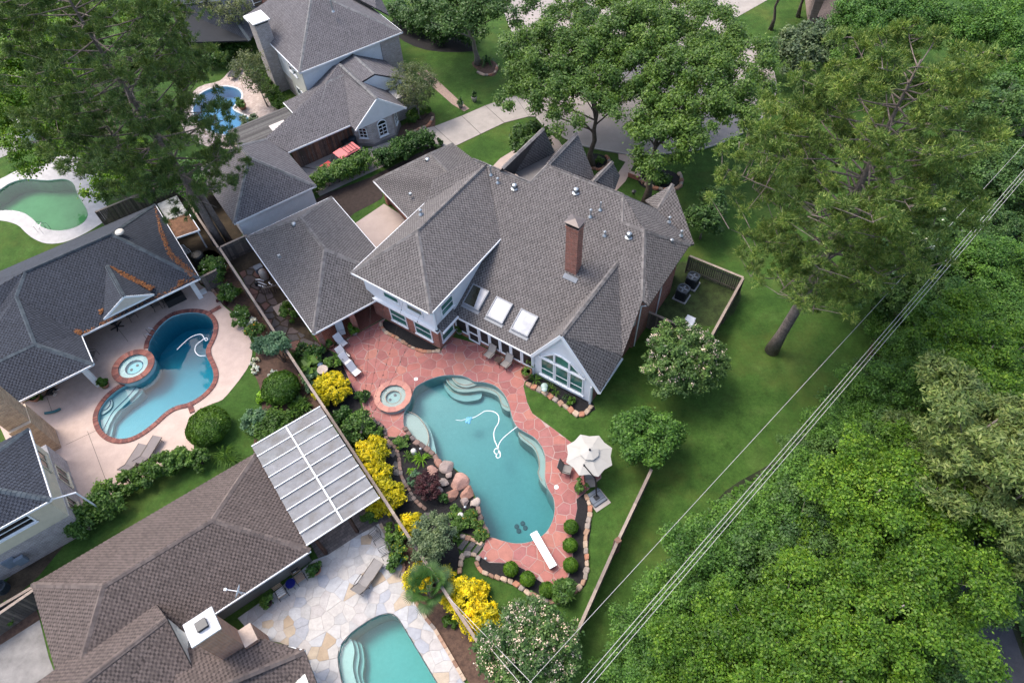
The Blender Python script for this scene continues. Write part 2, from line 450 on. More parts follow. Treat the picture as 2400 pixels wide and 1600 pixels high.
capmat = {k: pieces('ridge caps ' + k, cs, 0.9, 0.2, 2.0, 0.3, True) for k, cs in dict(
    main=[(0.15, 0.14, 0.135), (0.12, 0.11, 0.106), (0.17, 0.157, 0.15)], dark=[(0.06, 0.075, 0.088), (0.05, 0.062, 0.074), (0.072, 0.088, 0.1)],
    brown=[(0.12, 0.095, 0.085), (0.10, 0.08, 0.072), (0.135, 0.108, 0.096)], grey=[(0.16, 0.16, 0.16), (0.13, 0.13, 0.132), (0.18, 0.178, 0.176)]).items()}
def shingle_quads(P, expo=0.15, tab=0.27, lift=0.022):
    P = np.asarray(P, float)
    n = np.zeros(3)
    for i in range(len(P)): n += np.cross(P[i], P[(i + 1) % len(P)])
    n /= np.linalg.norm(n)
    if n[2] < 0: n = -n
    up = np.array([0, 0, 1.0]) - n[2] * n
    if np.linalg.norm(up) < 0.05: return np.zeros((0, 3)), np.zeros(0)
    up /= np.linalg.norm(up); e1 = np.cross(up, n); p0 = P[0]
    A = (P - p0) @ e1; B = (P - p0) @ up; C = ((P - p0) @ n).mean()
    rows = []; b = B.min(); k = len(P); nrow = 0
    while b < B.max():
        y = min(b + expo * 0.5, B.max() - 1e-3); xs = []
        for i in range(k):
            j = (i + 1) % k
            if (B[i] > y) != (B[j] > y): xs.append(A[i] + (A[j] - A[i]) * (y - B[i]) / (B[j] - B[i]))
        xs.sort()
        for q in range(0, len(xs) - 1, 2):
            x0, x1 = xs[q], xs[q + 1]; off = (nrow % 2) * .5 * tab + (nrow % 3) * .06 * tab
            k0 = int(np.floor((x0 - off) / tab)) - 1; k1 = int(np.ceil((x1 - off) / tab)) + 1; g = off + np.arange(k0, k1 + 1) * tab + RNG.uniform(-.05, .05, k1 - k0 + 1) * tab
            cs = np.clip(np.sort(np.concatenate([g, g + .62 * tab])), x0, x1); m = len(cs) - 1; dark = np.arange(m) % 2 == 1; ok = np.diff(cs) > .02
            rows.append(np.stack([cs[:-1], cs[1:], np.full(m, b), np.where(dark, lift * .35, lift), dark], 1)[ok])
        nrow += 1
        b += expo
    if not rows: return np.zeros((0, 3)), np.zeros(0)
    R = np.concatenate(rows); a0, a1, bb, h, dk = R.T
    def pt(a, b, c): return p0 + a[:, None] * e1 + b[:, None] * up + (c + C)[:, None] * n
    lo = np.full(len(R), 0.006)
    return np.stack([pt(a0 + .004, bb, h), pt(a1 - .004, bb, h), pt(a1 - .004, bb + expo * 1.03, lo), pt(a0 + .004, bb + expo * 1.03, lo)], 1).reshape(-1, 3), dk
def cap_quads(a, b, w=0.17, step=0.26):
    a = np.asarray(a, float); b = np.asarray(b, float); d = b - a; ln = np.linalg.norm(d); d /= ln
    x = np.cross(d, (0, 0, 1.0)); x /= np.linalg.norm(x); up = np.cross(x, d); q = []
    n = max(1, int(ln / step))
    for i in range(n):
        p = a + d * ln * i / n; e = a + d * ln * (i + 1.08) / n
        for s in (-1, 1):
            q += [p + up * 0.075, p + x * s * w - up * 0.03, e + x * s * w - up * 0.055, e + up * 0.05]
    return np.array(q)
def roof(house, faces, kind, caps=(), gutters=(), expo=0.15, tab=0.27, thick=0.14, gut=0.13, name='roof'):
    V, F = [], []; flat = []
    for f in faces:                      # faces that are not quite flat are split
        P = np.asarray(f, float); c = P.mean(0); s = np.linalg.svd(P - c)[1]
        if len(P) > 3 and s[2] > 0.03: flat += [[P[0], P[i], P[i + 1]] for i in range(1, len(P) - 1)]
        else: flat.append(f)
    faces = flat
    for f in faces:
        f = [np.asarray(p, float) for p in f]
        n = np.zeros(3)
        for i in range(len(f)): n += np.cross(f[i], f[(i + 1) % len(f)])
        if n[2] < 0: f = f[::-1]
        b = len(V); k = len(f)
        V += f + [p - np.array([0, 0, thick]) for p in f]
        F.append(tuple(range(b, b + k))); F.append(tuple(range(b + 2 * k - 1, b + k - 1, -1)))
        for i in range(k):
            j = (i + 1) % k; F.append((b + i, b + k + i, b + k + j, b + j))
    r = mk(name, V, F, deckmat[kind], house)
    Q = [shingle_quads(f, expo, tab) for f in faces]
    tag(mkfast('shingles', np.concatenate([q[0] for q in Q]), 4, shingle[kind], r, midx=np.concatenate([q[1] for q in Q])), kind='stuff')
    for a, b in caps: mkfast('ridge_cap', cap_quads(a, b), 4, capmat[kind], r)
    for a, b in gutters:
        a = np.asarray(a, float); b = np.asarray(b, float)
        MB().beam(a - np.array([0, 0, 0.08]), b - np.array([0, 0, 0.08]), gut, 0.15).build('gutter', trim, r)
    return r
def wall(house, fr, u0, u1, v0, v1, z0, z1, mat, name='wall'):
    m = MB(); m.prism([fr(u0, v0), fr(u1, v0), fr(u1, v1), fr(u0, v1)], z0, z1); return m.build(name, mat, house)
def window(house, c, r, n, w, h, glass, cols=1, rows=(0.5,), frame=None, fw=0.09, name='window', depth=0.06):
    """frame with its mullions as one mesh, the panes under it; c: centre on the wall, r: to the right, n: outwards"""
    c = np.asarray(c, float); r = np.asarray(r, float); n = np.asarray(n, float); z = np.array([0, 0, 1.0]); m = MB(); ax = (r, n, z)
    for s in (-1, 1):
        m.box(c + r * s * (w / 2 - fw / 2) + n * depth / 2, fw, depth, h, ax)
        m.box(c + z * s * (h / 2 - fw / 2) + n * (depth / 2 + .002), w, depth, fw, ax)
    for k in range(1, cols): m.box(c + r * (w * k / cols - w / 2) + n * (depth / 2 - .002), fw * 0.6, depth, h - fw, ax)
    for t in rows: m.box(c + z * (h * t - h / 2) + n * (depth / 2 - .004), w - fw, depth, fw * 0.6, ax)
    m.box(c - z * (h / 2 + .05) + n * .07, w + .1, .14, .07, ax)
    o = m.build(name, frame or white, house)
    MB().box(c + n * 0.012, w - fw, 0.02, h - fw, ax).build('pane', glass, o)
    return o
def vent_turbine(parent, p, r=0.2, h=0.42):
    m = MB(); m.lathe(p, [(r * 1.5, 0.0), (r * 1.1, .03), (r * .62, .06), (r * .62, .12), (r, .16), (r * 1.08, .28), (r * .9, .36), (r * .45, .41), (r * .1, .43)], 14, 0)
    for k in range(14):
        a = 2 * pi * k / 14; m.box(np.asarray(p) + np.array([cos(a) * r * 1.05, sin(a) * r * 1.05, .26]), .012, .05, .2, m=1)
    return m.build('roof_vent', [galv, darkmetal], parent)
def vent_pipe(parent, p, r=0.055, h=0.6, cap=True):
    m = MB(); m.lathe(p, [(r * 3, 0), (r * 1.6, .12), (r, .16), (r, h)], 10)
    if cap: m.lathe(np.asarray(p) + np.array([0, 0, h]), [(r, 0), (r * 1.8, .01), (r * 1.8, .1), (r * .6, .16)], 10)
    return m.build('vent_pipe', galv, parent)
def box_vent(parent, p, fr, s=0.26):
    m = MB(); m.box(np.asarray(p) + np.array([0, 0, .1]), s, s, .22, (mdir(fr, 1, 0), mdir(fr, 0, 1), np.array([0, 0, 1.])), 0, 0.8); return m.build('box_vent', galv, parent)

# ------------------------------------------------------------------ main house
MH = thing('brick_house', MAIN(-18, 30), 'large brick house with weathered grey shingle roof and tall chimney beside teal pool', 'house')
def zM(v): return 2.5 + 0.5 * (v - 23.31)
def onM(px, py):
    a, b = at(px, py, 0), at(px, py, 10); lo = 0.0; hi = 10.0
    for _ in range(40):
        z = (lo + hi) / 2; p = a + (b - a) * z / 10; v = -p[0] * sin(radians(-37)) + p[1] * cos(radians(-37))
        if zM(v) > z: lo = z
        else: hi = z
    return a + (b - a) * z / 10
m1, e_, n1 = MAIN(-28.3, 33.97, 7.83), MAIN(-27, 33.97, 7.83), MAIN(-22.75, 33.97, 7.83)
m3, m4 = MAIN(-22.2, 35.55, 8.62), MAIN(-15.57, 35.55, 8.62)
h1, r3, hc = MAIN(-14.6, 33.85, 7.77), MAIN(-12.87, 33.85, 7.77), MAIN(-10.55, 29.6, 5.645)
gb, gl, s1 = MAIN(-13.5, 31.26, 6.475), MAIN(-15.85, 23.31, 2.5), MAIN(-23.15, 23.31, 2.5)
gf, ge, gp = onM(1459, 832), MAIN(-10.2, 23.25, 2.3), MAIN(-13.45, 23.3, 6.6)
a_, b_, d_ = MAIN(-30.2, 20.7, 5.6), MAIN(-22.65, 20.7, 5.6), MAIN(-27, 25.2, 7.83)
c_, wu = MAIN(-22.65, 29.51, 5.6), MAIN(-23.15, 29.51, 5.6)
vb, al, ml = MAIN(-30.2, 29.51, 5.6), MAIN(-30.2, 32.0, 5.6), MAIN(-29.6, 33.97, 7.83)
ec, rc = MAIN(-10.05, 29.57, 5.4), MAIN(-10.15, 36.6, 5.4)
F_M = [n1, m3, m4, h1, r3, hc, gf, gb, gl, s1, wu, c_, e_]
mlft = MAIN(-30.6, 31.5, zM(31.5))
faces = [F_M, [b_, c_, e_, d_], [a_, b_, d_], [a_, d_, e_, vb], [m1, e_, vb, mlft], [gp, gb, gl], [gp, gb, gf], [gp, gf, ge], [r3, hc, ec, rc]]
# the side facing the street
bk = lambda u, z=2.7: MAIN(u, 38.6, z)
faces += [[m1, n1, bk(-22.75, 2.9), bk(-29, 2.9)], [m3, m4, bk(-15.5, 3.6), bk(-22.2, 3.6)], [n1, m3, bk(-22.2, 3.6), bk(-22.75, 2.9)]]
nv, nap, nr1 = at(1540, 492, 6.2), at(1577, 431, 7.4), at(1627, 572, 4.9)
faces += [[m4, h1, r3, rc, nr1, nv], [nv, nr1, nap], [nap, nv, at(1512, 470, 5.2)]]
# gables seen from behind, over the street front
d1a, d1b, d1c, d1d = at(1273.5, 301, 8.3), at(1177, 394, 8.3), at(1206, 406, 6.4), at(1301, 358, 5.0)
d2a, d2b, d2c = at(1352.7, 311.6, 8.6), at(1285, 384, 8.6), at(1399, 428, 5.2)
d3a, d3b, d3c, d3d = at(1435, 379, 7.0), at(1392, 424, 7.0), at(1440, 446, 5.4), at(1452.5, 411, 5.4)
faces += [[d1a, d1b, d1c, d1d], [d1a, d1b, d1b + MAIN(-2.2, 0.3, -3.2), d1a + MAIN(-2.6, 0, -3.4)], [d2a, d2b, d2c], [d2a, d2b, d2b + MAIN(-2.2, 0, -3.3), d2a + MAIN(-2.6, 0, -3.4)],
          [d3a, d3b, d3c, d3d], [d3a, d3b, d3b + MAIN(-1.2, 0, -1.6), d3a + MAIN(-1.2, 0, -1.6)]]
caps = [(e_, d_), (d_, a_), (d_, b_), (m1, n1), (n1, m3), (m3, m4), (m4, h1), (h1, r3), (r3, hc), (r3, rc), (gp, gb), (d1a, d1b), (d2a, d2b), (d3a, d3b), (nap, nv), (m4, nv)]
guts = [(a_, b_), (b_, c_), (a_, al), (s1, gl), (ge, MAIN(-10.2, 26.6, 2.5))]
MR = roof(MH, faces, 'main', caps, guts)
mkflat = plain('roof membrane', (0.12, 0.11, 0.105), 0.8, 0.12, 1.0)
mk('flat_roof', [d1c, n1 - np.array([0, 0, .25]), m3 - np.array([0, 0, .9]), d2b - np.array([0, 0, 1.6]), d1d], [(0, 1, 2, 3, 4)], mkflat, MH)
# walls
wall(MH, MAIN, -29.9, -23.2, 21.5, 33.0, 0, 2.62, red_brick)
m = MB(); m.prism([MAIN(-30.0, 21.4), MAIN(-23.1, 21.4), MAIN(-23.1, 33.0), MAIN(-30.0, 33.0)], 2.75, 5.5)
m.build('upper_wall', siding_white, MH)
m = MB()
q0 = [MAIN(-30.06, 21.34), MAIN(-23.04, 21.34), MAIN(-23.04, 30.0), MAIN(-30.06, 30.0)]; q1 = [MAIN(-30.2, 21.15), MAIN(-22.85, 21.15), MAIN(-22.85, 23.4), MAIN(-30.2, 30.0)]
m.beam(MAIN(-30.2, 21.3, 2.66), MAIN(-22.85, 21.3, 2.66), .3, .16); m.beam(MAIN(-22.98, 21.2, 2.66), MAIN(-22.98, 23.3, 2.66), .3, .16)
m.beam(MAIN(-23.05, 21.35, 2.8), MAIN(-23.05, 21.35, 5.4), .16, .16); m.build('belt_trim', white, MH)
# lower wall of the sunroom, the gable front and the far walls
wall(MH, MAIN, -23.2, -15.9, 23.55, 23.8, 0, 0.5, red_brick, 'sill_wall')
g0, g1 = MAIN(-15.9, 23.5), MAIN(-10.9, 23.5)
gw = MB(); nb = MAIN(0, 0.2)
prof = [(-15.9, 0), (-10.9, 0), (-10.9, 2.25), (-13.45, 6.35), (-15.75, 2.55), (-15.9, 2.5)]
Vf = [MAIN(u, 23.5, z) for u, z in prof]; Vb = [v + nb for v in Vf]; kk = len(prof)
gw.add(Vf + Vb, [tuple(range(kk)), tuple(range(2 * kk - 1, kk - 1, -1))] + [(i, kk + i, kk + (i + 1) % kk, (i + 1) % kk) for i in range(kk)])
gw.build('gable_wall', siding_white, MH)
m = MB(); off = MAIN(0, -0.14)
for p, q in ((gp, MAIN(-15.95, 23.3, 2.42)), (gp, ge)):
    m.beam(p + np.array([0, 0, -.12]), q + np.array([0, 0, -.12]), .08, .24)
m.beam(MAIN(-15.85, 23.42, 0), MAIN(-15.85, 23.42, 2.5), .14, .14); m.beam(MAIN(-10.95, 23.42, 0), MAIN(-10.95, 23.42, 2.2), .14, .14)
m.build('gable_trim', white, MH)
wall(MH, MAIN, -11.1, -10.88, 23.72, 29.4, 0, 2.9, red_brick, 'side_wall')
wall(MH, MAIN, -11.3, -10.7, 29.5, 36.2, 0, 5.3, red_brick, 'side_wall')
wall(MH, MAIN, -28.6, -15.2, 34.0, 38.3, 0, 2.8, red_brick, 'street_wall'); wall(MH, MAIN, -15.2, -11.2, 34.0, 38.0, 0, 2.8, red_brick, 'street_wall')
wall(MH, MAIN, -23.0, -16, 30.0, 36.0, 0, 5.0, red_brick, 'inner_wall')
mk('cheek_wall', [MAIN(-10.75, 29.6, 5.2), MAIN(-10.75, 26.0, 3.5), MAIN(-10.75, 26.0, 2.9), MAIN(-10.75, 29.6, 2.9)], [(0, 1, 2, 3)], siding_white, MH)
MB().tube([MAIN(-10.5, 33.5, 5.2), MAIN(-10.6, 33.4, 4.9), MAIN(-10.62, 33.4, 0.1)], .05, 6).build('downspout', trim, MH)
MB().tube([MAIN(-10.1, 29.7, 5.3), MAIN(-10.6, 29.7, 4.9), MAIN(-10.62, 29.7, 0.1)], .05, 6).build('downspout', trim, MH)
# windows of the two-storey wing
rA, nA = mdir(MAIN, 1, 0), mdir(MAIN, 0, -1); rB, nB = mdir(MAIN, 0, 1), mdir(MAIN, 1, 0)
for u in (-27.2, -24.7): window(MH, MAIN(u, 21.5, 1.55), rA, nA, 1.7, 1.9, green_glass, 1, (0.42,))
for u in (-27.3, -25.0): window(MH, MAIN(u, 21.4, 4.1), rA, nA, 1.55, 1.25, green_glass)
window(MH, MAIN(-23.1, 22.9, 4.0), rB, nB, 1.5, 1.25, green_glass)
window(MH, MAIN(-23.2, 22.55, 1.5), rB, nB, 1.5, 1.8, green_glass, 1, (0.45,))
# little shed roof over the corner window
roof(MH, [[MAIN(-23.1, 21.5, 3.05), MAIN(-22.55, 21.45, 2.72), MAIN(-22.55, 23.3, 2.72), MAIN(-23.1, 23.5, 3.05)]], 'main', (), [(MAIN(-22.5, 21.4, 2.72), MAIN(-22.5, 23.3, 2.72))], name='corner_roof')
# sunroom: door and screens
zs = np.array([0, 0, 1.0])
def screen(u, w, name, z0=0.55, z1=2.3, rail=False):
    m = MB(); c = MAIN(u, 23.5, (z0 + z1) / 2); ax = (rA, nA, zs)
    for s in (-1, 1): m.box(c + rA * s * (w / 2 - .05), .1, .12, z1 - z0, ax)
    m.box(c + zs * ((z1 - z0) / 2 - .05), w, .125, .1, ax); m.box(c - zs * ((z1 - z0) / 2 - .05), w, .125, .1, ax)
    if rail: m.box(c - zs * .1, w, .125, .09, ax)
    o = m.build(name, white, MH)
    MB().box(c - nA * .02, w - .1, .03, z1 - z0 - .1, ax).build('screen_panel', screen_mesh, o)
screen(-22.5, 1.2, 'sunroom_window')
screen(-21.35, 1.05, 'screen_door', 0.05, 2.3, True)
for k in range(5): screen(-20.2 + k * 0.98 - 0.1, 0.94, 'sunroom_window')
# big gable window: three double panes below, slanted lights above
def glight(poly, name='gable_window'):
    P = [MAIN(u, 23.5, z) for u, z in poly]; c = sum(P) / len(P); n = nA; m = MB()
    for i in range(len(P)): m.beam(P[i] + n * .05, P[(i + 1) % len(P)] + n * .05, .09, .12, up=n)
    o = m.build(name, white, MH)
    mk('pane', [p + n * .02 for p in P], [tuple(range(len(P)))], green_glass, o)
    return o
for u in (-14.62, -13.4, -12.18):
    window(MH, MAIN(u, 23.5, 1.62), rA, nA, 1.16, 2.15, green_glass, 1, (0.37,), name='gable_window')
glight([(-15.15, 2.8), (-14.05, 2.8), (-14.05, 3.85)]); glight([(-13.98, 2.8), (-12.82, 2.8), (-12.82, 3.75), (-13.4, 3.95), (-13.98, 3.9)]); glight([(-12.75, 2.8), (-11.65, 2.8), (-12.75, 3.8)])
MB().beam(MAIN(-15.3, 23.4, 2.72), MAIN(-11.5, 23.4, 2.72), .1, .14).build('window_trim', white, MH); MB().beam(MAIN(-15.3, 23.4, .5), MAIN(-11.5, 23.4, .5), .12, .1).build('window_trim', white, MH)
# skylights
slope = np.array([0, 0, 0.0]); upM = MAIN(0, 1, 0.5); upM = upM / np.linalg.norm(upM); nM = np.cross(rA, upM)
sky_bright = glassmat('frosted skylight', (0.27, 0.29, 0.33), 0.25); sky_open = glassmat('dark skylight', (0.03, 0.03, 0.022), 0.05)
for i, (px, py) in enumerate([(1117, 697.5), (1172, 727.5), (1230.5, 757)]):
    c = onM(px, py); m = MB(); ax = (rA, upM, nM)
    sk_w, sk_h = 1.42, 1.62
    for s in (-1, 1):
        m.box(c + rA * s * sk_w / 2 + nM * .1, .09, sk_h + .09, .24, ax); m.box(c + upM * s * sk_h / 2 + nM * .098, sk_w, .09, .24, ax)
    m.box(c - upM * (sk_h / 2 + .17) + nM * .03, sk_w + .2, .28, .03, ax)
    o = m.build('skylight', plain('skylight frame', (0.2, 0.21, 0.23), 0.4, 0.1), MH)
    MB().box(c + nM * .16, sk_w - .06, sk_h - .06, .03, ax).build('pane', sky_bright if i else sky_open, o)
    if i == 0:
        q = MB(); q.add([c + nM * .18 + rA * x + upM * y for x, y in ((.0, .78), (.64, .78), (.64, -.78), (.28, -.78))], [(0, 1, 2, 3)]); q.build('blind', sky_bright, o)
# chimney
cb = onM(1343, 628); cz = cb[2]; cx = (rA, mdir(MAIN, 0, 1), zs)
m = MB(); m.box(np.array([cb[0], cb[1], cz + 1.85]), 0.95, 0.75, 4.9, cx)
ch = m.build('chimney', red_brick, MH)
m = MB(); m.box(np.array([cb[0], cb[1], cz + 4.22]), 1.05, 0.85, .22, cx); m.build('corbel', red_brick, ch)
m = MB()
for sx in (-1, 1):
    for sy in (-1, 1): m.box(np.array([cb[0], cb[1], cz + 4.48]) + rA * sx * .45 + cx[1] * sy * .36, .05, .05, .36, cx)
m.box(np.array([cb[0], cb[1], cz + 4.35]), .98, .78, .06, cx); m.build('chimney_cap', darkmetal, ch)
cp = np.array([cb[0], cb[1], cz + 4.68]); Vc = [cp + rA * x * .6 + cx[1] * y * .5 for x, y in ((-1, -1), (1, -1), (1, 1), (-1, 1))]
mk('chimney_hood', Vc + [cp + zs * .2] + [v - zs * .05 for v in Vc], [(0, 1, 4), (1, 2, 4), (2, 3, 4), (3, 0, 4), (5, 6, 1, 0), (6, 7, 2, 1), (7, 8, 3, 2), (8, 5, 0, 3), (8, 7, 6, 5)], plain('bronze sheet', (0.12, 0.1, 0.095), 0.45, 0.12, 2, metal=0.3), ch)
fl = onM(1337, 652); MB().box(fl + nM * .05, 1.15, .4, .03, (rA, upM, nM)).build('flashing', plain('lead flashing', (0.12, 0.14, 0.17), .5, .2), ch)
MB().box(np.array([cb[0], cb[1], cz + 4.42]) , .6, .5, .1, cx).build('flue', plain('clay flue', (0.35, 0.2, 0.14)), ch)
for px, py in ((1206, 441), (1350, 451), (1474, 555)): vent_turbine(MH, onM(px, py))
for px, py, h in ((1407, 492, .75), (1384, 508, .6), (1167, 428, .35), (1417, 552, .3), (1151, 410, .9)): vent_pipe(MH, onM(px, py), .06, h, h < .7)
vent_pipe(MH, at(1572, 575, 5.9), .07, .5); vent_pipe(MH, at(1568, 520, 6.3), .06, .4); vent_pipe(MH, at(1596, 552, 5.9), .06, .4)
vent_pipe(MH, at(987, 502, 6.9), .07, .35)

# wing beside the hedge (same house)
mw = [LOT(16.8, 38.0, 2.7), LOT(16.8, 47.1, 2.7), LOT(25.4, 47.1, 2.7), LOT(26.0, 38.0, 2.7)]
mr0, mr1 = LOT(21.4, 44.2, 5.2), LOT(21.3, 38.5, 5.2)
roof(MH, [[mw[0], mw[1], mr0, mr1], [mw[1], mw[2], mr0], [mw[2], mw[3], mr1, mr0]], 'main', [(mr0, mr1), (mw[1], mr0), (mw[2], mr0)], [(mw[0], mw[1])], name='wing_roof')
vent_turbine(MH, at(1003, 380, 4.7)); box_vent(MH, at(962, 457, 3.7), LOT)
wall(MH, LOT, 17.6, 25.0, 41.0, 46.4, 0, 2.6, red_brick, 'wing_wall')
for v in (46.3, 41.0): wall(MH, LOT, 17.3, 17.75, v, v + .45, 0, 2.65, red_brick, 'brick_pier')

# ------------------------------------------------------------------ garage with porch
G = thing('garage', LOT(8.7, 41), 'brick garage with grey hipped roof and open porch joining the red stone patio', 'garage')
gc = [LOT(4.62, 34.55, 2.6), LOT(12.8, 34.55, 2.6), LOT(12.8, 47.7, 2.6), LOT(4.62, 47.7, 2.6)]
g1_, g2_ = LOT(8.75, 39.3, 5.25), LOT(8.75, 43.85, 5.25)
roof(G, [[gc[0], gc[1], g1_], [gc[1], gc[2], g2_, g1_], [gc[2], gc[3], g2_], [gc[3], gc[0], g1_, g2_]], 'main', [(g1_, g2_), (gc[0], g1_), (gc[1], g1_), (gc[2], g2_), (gc[3], g2_)], [(gc[0], gc[1]), (gc[1], gc[2]), (gc[2], gc[3]), (gc[3], gc[0])])
wall(G, LOT, 5.1, 12.3, 38.2, 47.2, 0, 2.5, red_brick)
for u in (5.05, 7.9, 10.9): wall(G, LOT, u - .2, u + .2, 34.85, 35.25, 0, 2.55, red_brick, 'brick_pier')
wall(G, LOT, 4.9, 11.6, 34.7, 38.2, 0, 0.06, porch_brick, 'porch_floor')
vent_turbine(G, at(691, 531, 4.6)); box_vent(G, at(655, 602, 3.9), LOT)
wall(G, LOT, 11.2, 11.5, 34.9, 38.4, 0, 2.5, red_brick, 'wall')

# ------------------------------------------------------------------ neighbour with the dark roof and round spa pool
D = thing('dark_roofed_house', LOT(-8, 49), 'low house with dark slate roof and small white gable beside the brick edged pool', 'house')
zE = 2.7
cR, cT, vE, wc = LOT(-.29, 45.45, zE), LOT(-.29, 56.8, zE), LOT(-9.75, 45.45, zE), LOT(-9.75, 42.07, zE)
R1, R0 = LOT(-4.2, 51.12, 5.76), LOT(-10.8, 51.12, 5.76)
w0, w1, wL, wF = LOT(-12.2, 49.8, 5.05), LOT(-12.4, 45.05, 4.2), LOT(-17, 45.05, 4.2), LOT(-17, 42.07, zE)
bL = LOT(-17, 56.8, zE)
fD = [[R0, R1, cR, vE, w0], [R1, cR, cT], [R0, R1, cT, bL, LOT(-17, 51.12, 5.0)], [vE, wc, w1], [vE, w1, w0], [w1, wL, wF, wc], [w0, w1, wL, LOT(-17, 48.5, 3.2)], [R0, w0, LOT(-17, 48.5, 3.2), LOT(-17, 51.12, 5.0)]]
gpk, gpb = at(289.3, 694.6, 4.75), at(249.7, 622.3, 4.75)
gL_, gR_ = at(242.8, 746.9, 3.35), at(359.8, 689.1, 3.35)
fD += [[gpk, gpb, gL_], [gpk, gpb, gR_]]
DR = roof(D, fD, 'dark', [(R0, R1), (R1, cR), (R1, cT), (R0, w0), (w0, w1), (w1, wL), (w1, wc), (gpk, gpb)], [(cR, vE), (vE, wc), (wc, wF), (cR, cT)])
mk('gable_wall', [gpk + LOT(0, .06, -.16), gL_ + LOT(.12, .06, -.05), gR_ + LOT(-.12, .06, -.05)], [(0, 1, 2)], plain('gable boards', (0.6, 0.56, 0.5)), D)
m = MB(); m.beam(gpk + zs * -.08, gL_ + zs * -.08, .06, .16); m.beam(gpk + zs * -.08, gR_ + zs * -.08, .06, .16); m.beam(gL_ - zs * .06, gR_ - zs * .06, .08, .12); m.build('gable_trim', trim, D)
needle = pieces('dry pine needles', [(0.20, 0.085, 0.035), (0.15, 0.06, 0.025), (0.26, 0.12, 0.05)], 0.95, 0.3, 6, 0.6, True)
def litter(parent, poly_px, zfun, n, name='pine_needles'):
    """dropped needles as a thin scatter on the roof"""
    P = [np.array(p, float) for p in poly_px]; x0, x1 = min(p[0] for p in P), max(p[0] for p in P); y0, y1 = min(p[1] for p in P), max(p[1] for p in P); V = []
    while len(V) < n * 3:
        q = (random.uniform(x0, x1), random.uniform(y0, y1))
        if not inside(q, P): continue
        c = zfun(*q); a = random.uniform(0, 2 * pi); d = np.array([cos(a), sin(a), random.uniform(-.15, .15)]) * .16; s = np.array([-sin(a), cos(a), 0]) * .05
        V += [c - d, c + d + zs * .02, c + s]
    return tag(mkfast(name, np.array(V), 3, needle, parent), kind='stuff')
def plane_z(A, B, C, lift=0.05):
    n = np.cross(B - A, C - A); n /= np.linalg.norm(n)
    def f(px, py):
        o = np.array([0, 0, CAM_H]); d = at(px, py, 0) - o; t = ((A - o) @ n) / (d @ n); return o + d * t + zs * lift
    return f
pl = plane_z(gpk, gpb, gR_); litter(D, [(256, 621), (285, 634), (330, 650), (347, 668), (370, 672), (352, 681), (330, 668), (290, 650)], pl, 420)
pl = plane_z(R1, cR, cT); litter(D, [(362, 480), (382, 540), (402, 590), (462, 645), (448, 650), (395, 600), (374, 545)], pl, 420)
pl = plane_z(R0, R1, cR); litter(D, [(175, 780), (178, 772), (192, 776), (193, 786)], pl, 60); litter(D, [(233, 725), (242, 725), (240, 735), (236, 737)], pl, 50); litter(D, [(420, 658), (432, 656), (430, 668), (418, 668)], pl, 50)
litter(D, [(455, 650), (300, 725), (198, 777), (199, 783), (320, 722), (458, 656)], pl, 160)
m = MB(); m.lathe(at(281, 545, 5.6), [(.34, 0), (.36, .06), (.3, .16), (.12, .22)], 16); m.build('roof_vent', plain('tan vent', (.5, .47, .42)), D)
wall(D, LOT, -15.8, -2.2, 49.2, 56.0, 0, 2.6, tan_brick)
wall(D, LOT, -15.8, -13.2, 44.5, 49.2, 0, 2.6, tan_brick)
for px, py in ((474, 698), (236, 903)):
    c = at(px, py); MB().prism([c + LOT(*q) for q in ((-.28, -.05), (.1, -.05), (.1, .33), (-.28, .33))], 0, 2.6).build('porch_post', plain('post paint', (.66, .66, .65), .5, .06), D)
wall(D, LOT, -1.0, -.35, 46.5, 47.2, 0, 0.02, trim, 'post_base')
# tall part at the left edge: stucco walls, its own roof and a big stepped chimney
k0, k1 = at(66, 1004, 5.2), at(118.8, 1170, 5.2)
e0 = k1 + mdir(LOT, -1, 0) * 9; e1 = k0 + mdir(LOT, -1, 0) * 9; tp = (k0 + k1) / 2 + mdir(LOT, -1, 0) * 3.6 + zs * 1.9
hk = k0 + mdir(LOT, -1, 0) * 2.2 + zs * .9
roof(D, [[k0, k1, tp], [k1, e0, e0 + mdir(LOT, 0, 1) * 3 + zs * 1.9, tp], [k0, tp, e0 + mdir(LOT, 0, 1) * 3 + zs * 1.9, e1]], 'dark', [(k1, tp), (k0, tp)], [(k0, k1), (k1, e0)], name='upper_roof')
wq = [k0 + LOT(-.35, -.2), k1 + LOT(-.35, .35), e0 + LOT(0, .35), e1 + LOT(0, -.2)]
m = MB(); m.prism(wq, 2.5, 5.05); m.build('upper_wall', stucco, D)
m = MB(); m.prism([k0 + LOT(-.32, .6), k1 + LOT(-.32, .38), e0 + LOT(0, .38), e1 + LOT(0, .6)], 0, 2.5); m.build('wall', pale_brick, D)
rr = k1 - k0; rr[2] = 0; rr /= np.linalg.norm(rr); nn = mdir(LOT, 1, 0)
for t, w, h, z in ((.28, 1.5, 1.1, 3.7), (.3, 1.4, 1.5, 1.5), (.75, 1.2, 1.4, 1.5)):
    c = k0 + LOT(-.34, 0) + (k1 + LOT(-.34, .3) - k0 - LOT(-.34, 0)) * t; c[2] = z; window(D, c, rr, nn, w, h, dark_glass, 2, (), stucco)
c = (k1 + e0) / 2 + LOT(1.8, .34); c[2] = 4.2; window(D, c, mdir(LOT, 1, 0), mdir(LOT, 0, -1), 2.2, 1.0, dark_glass, 1, (.5,), trim)
c0 = at(143, 1049); q = [(-1.05, -.35), (.12, -.35), (.12, .75), (-1.05, .75)]; p8 = c0 + zs * 0
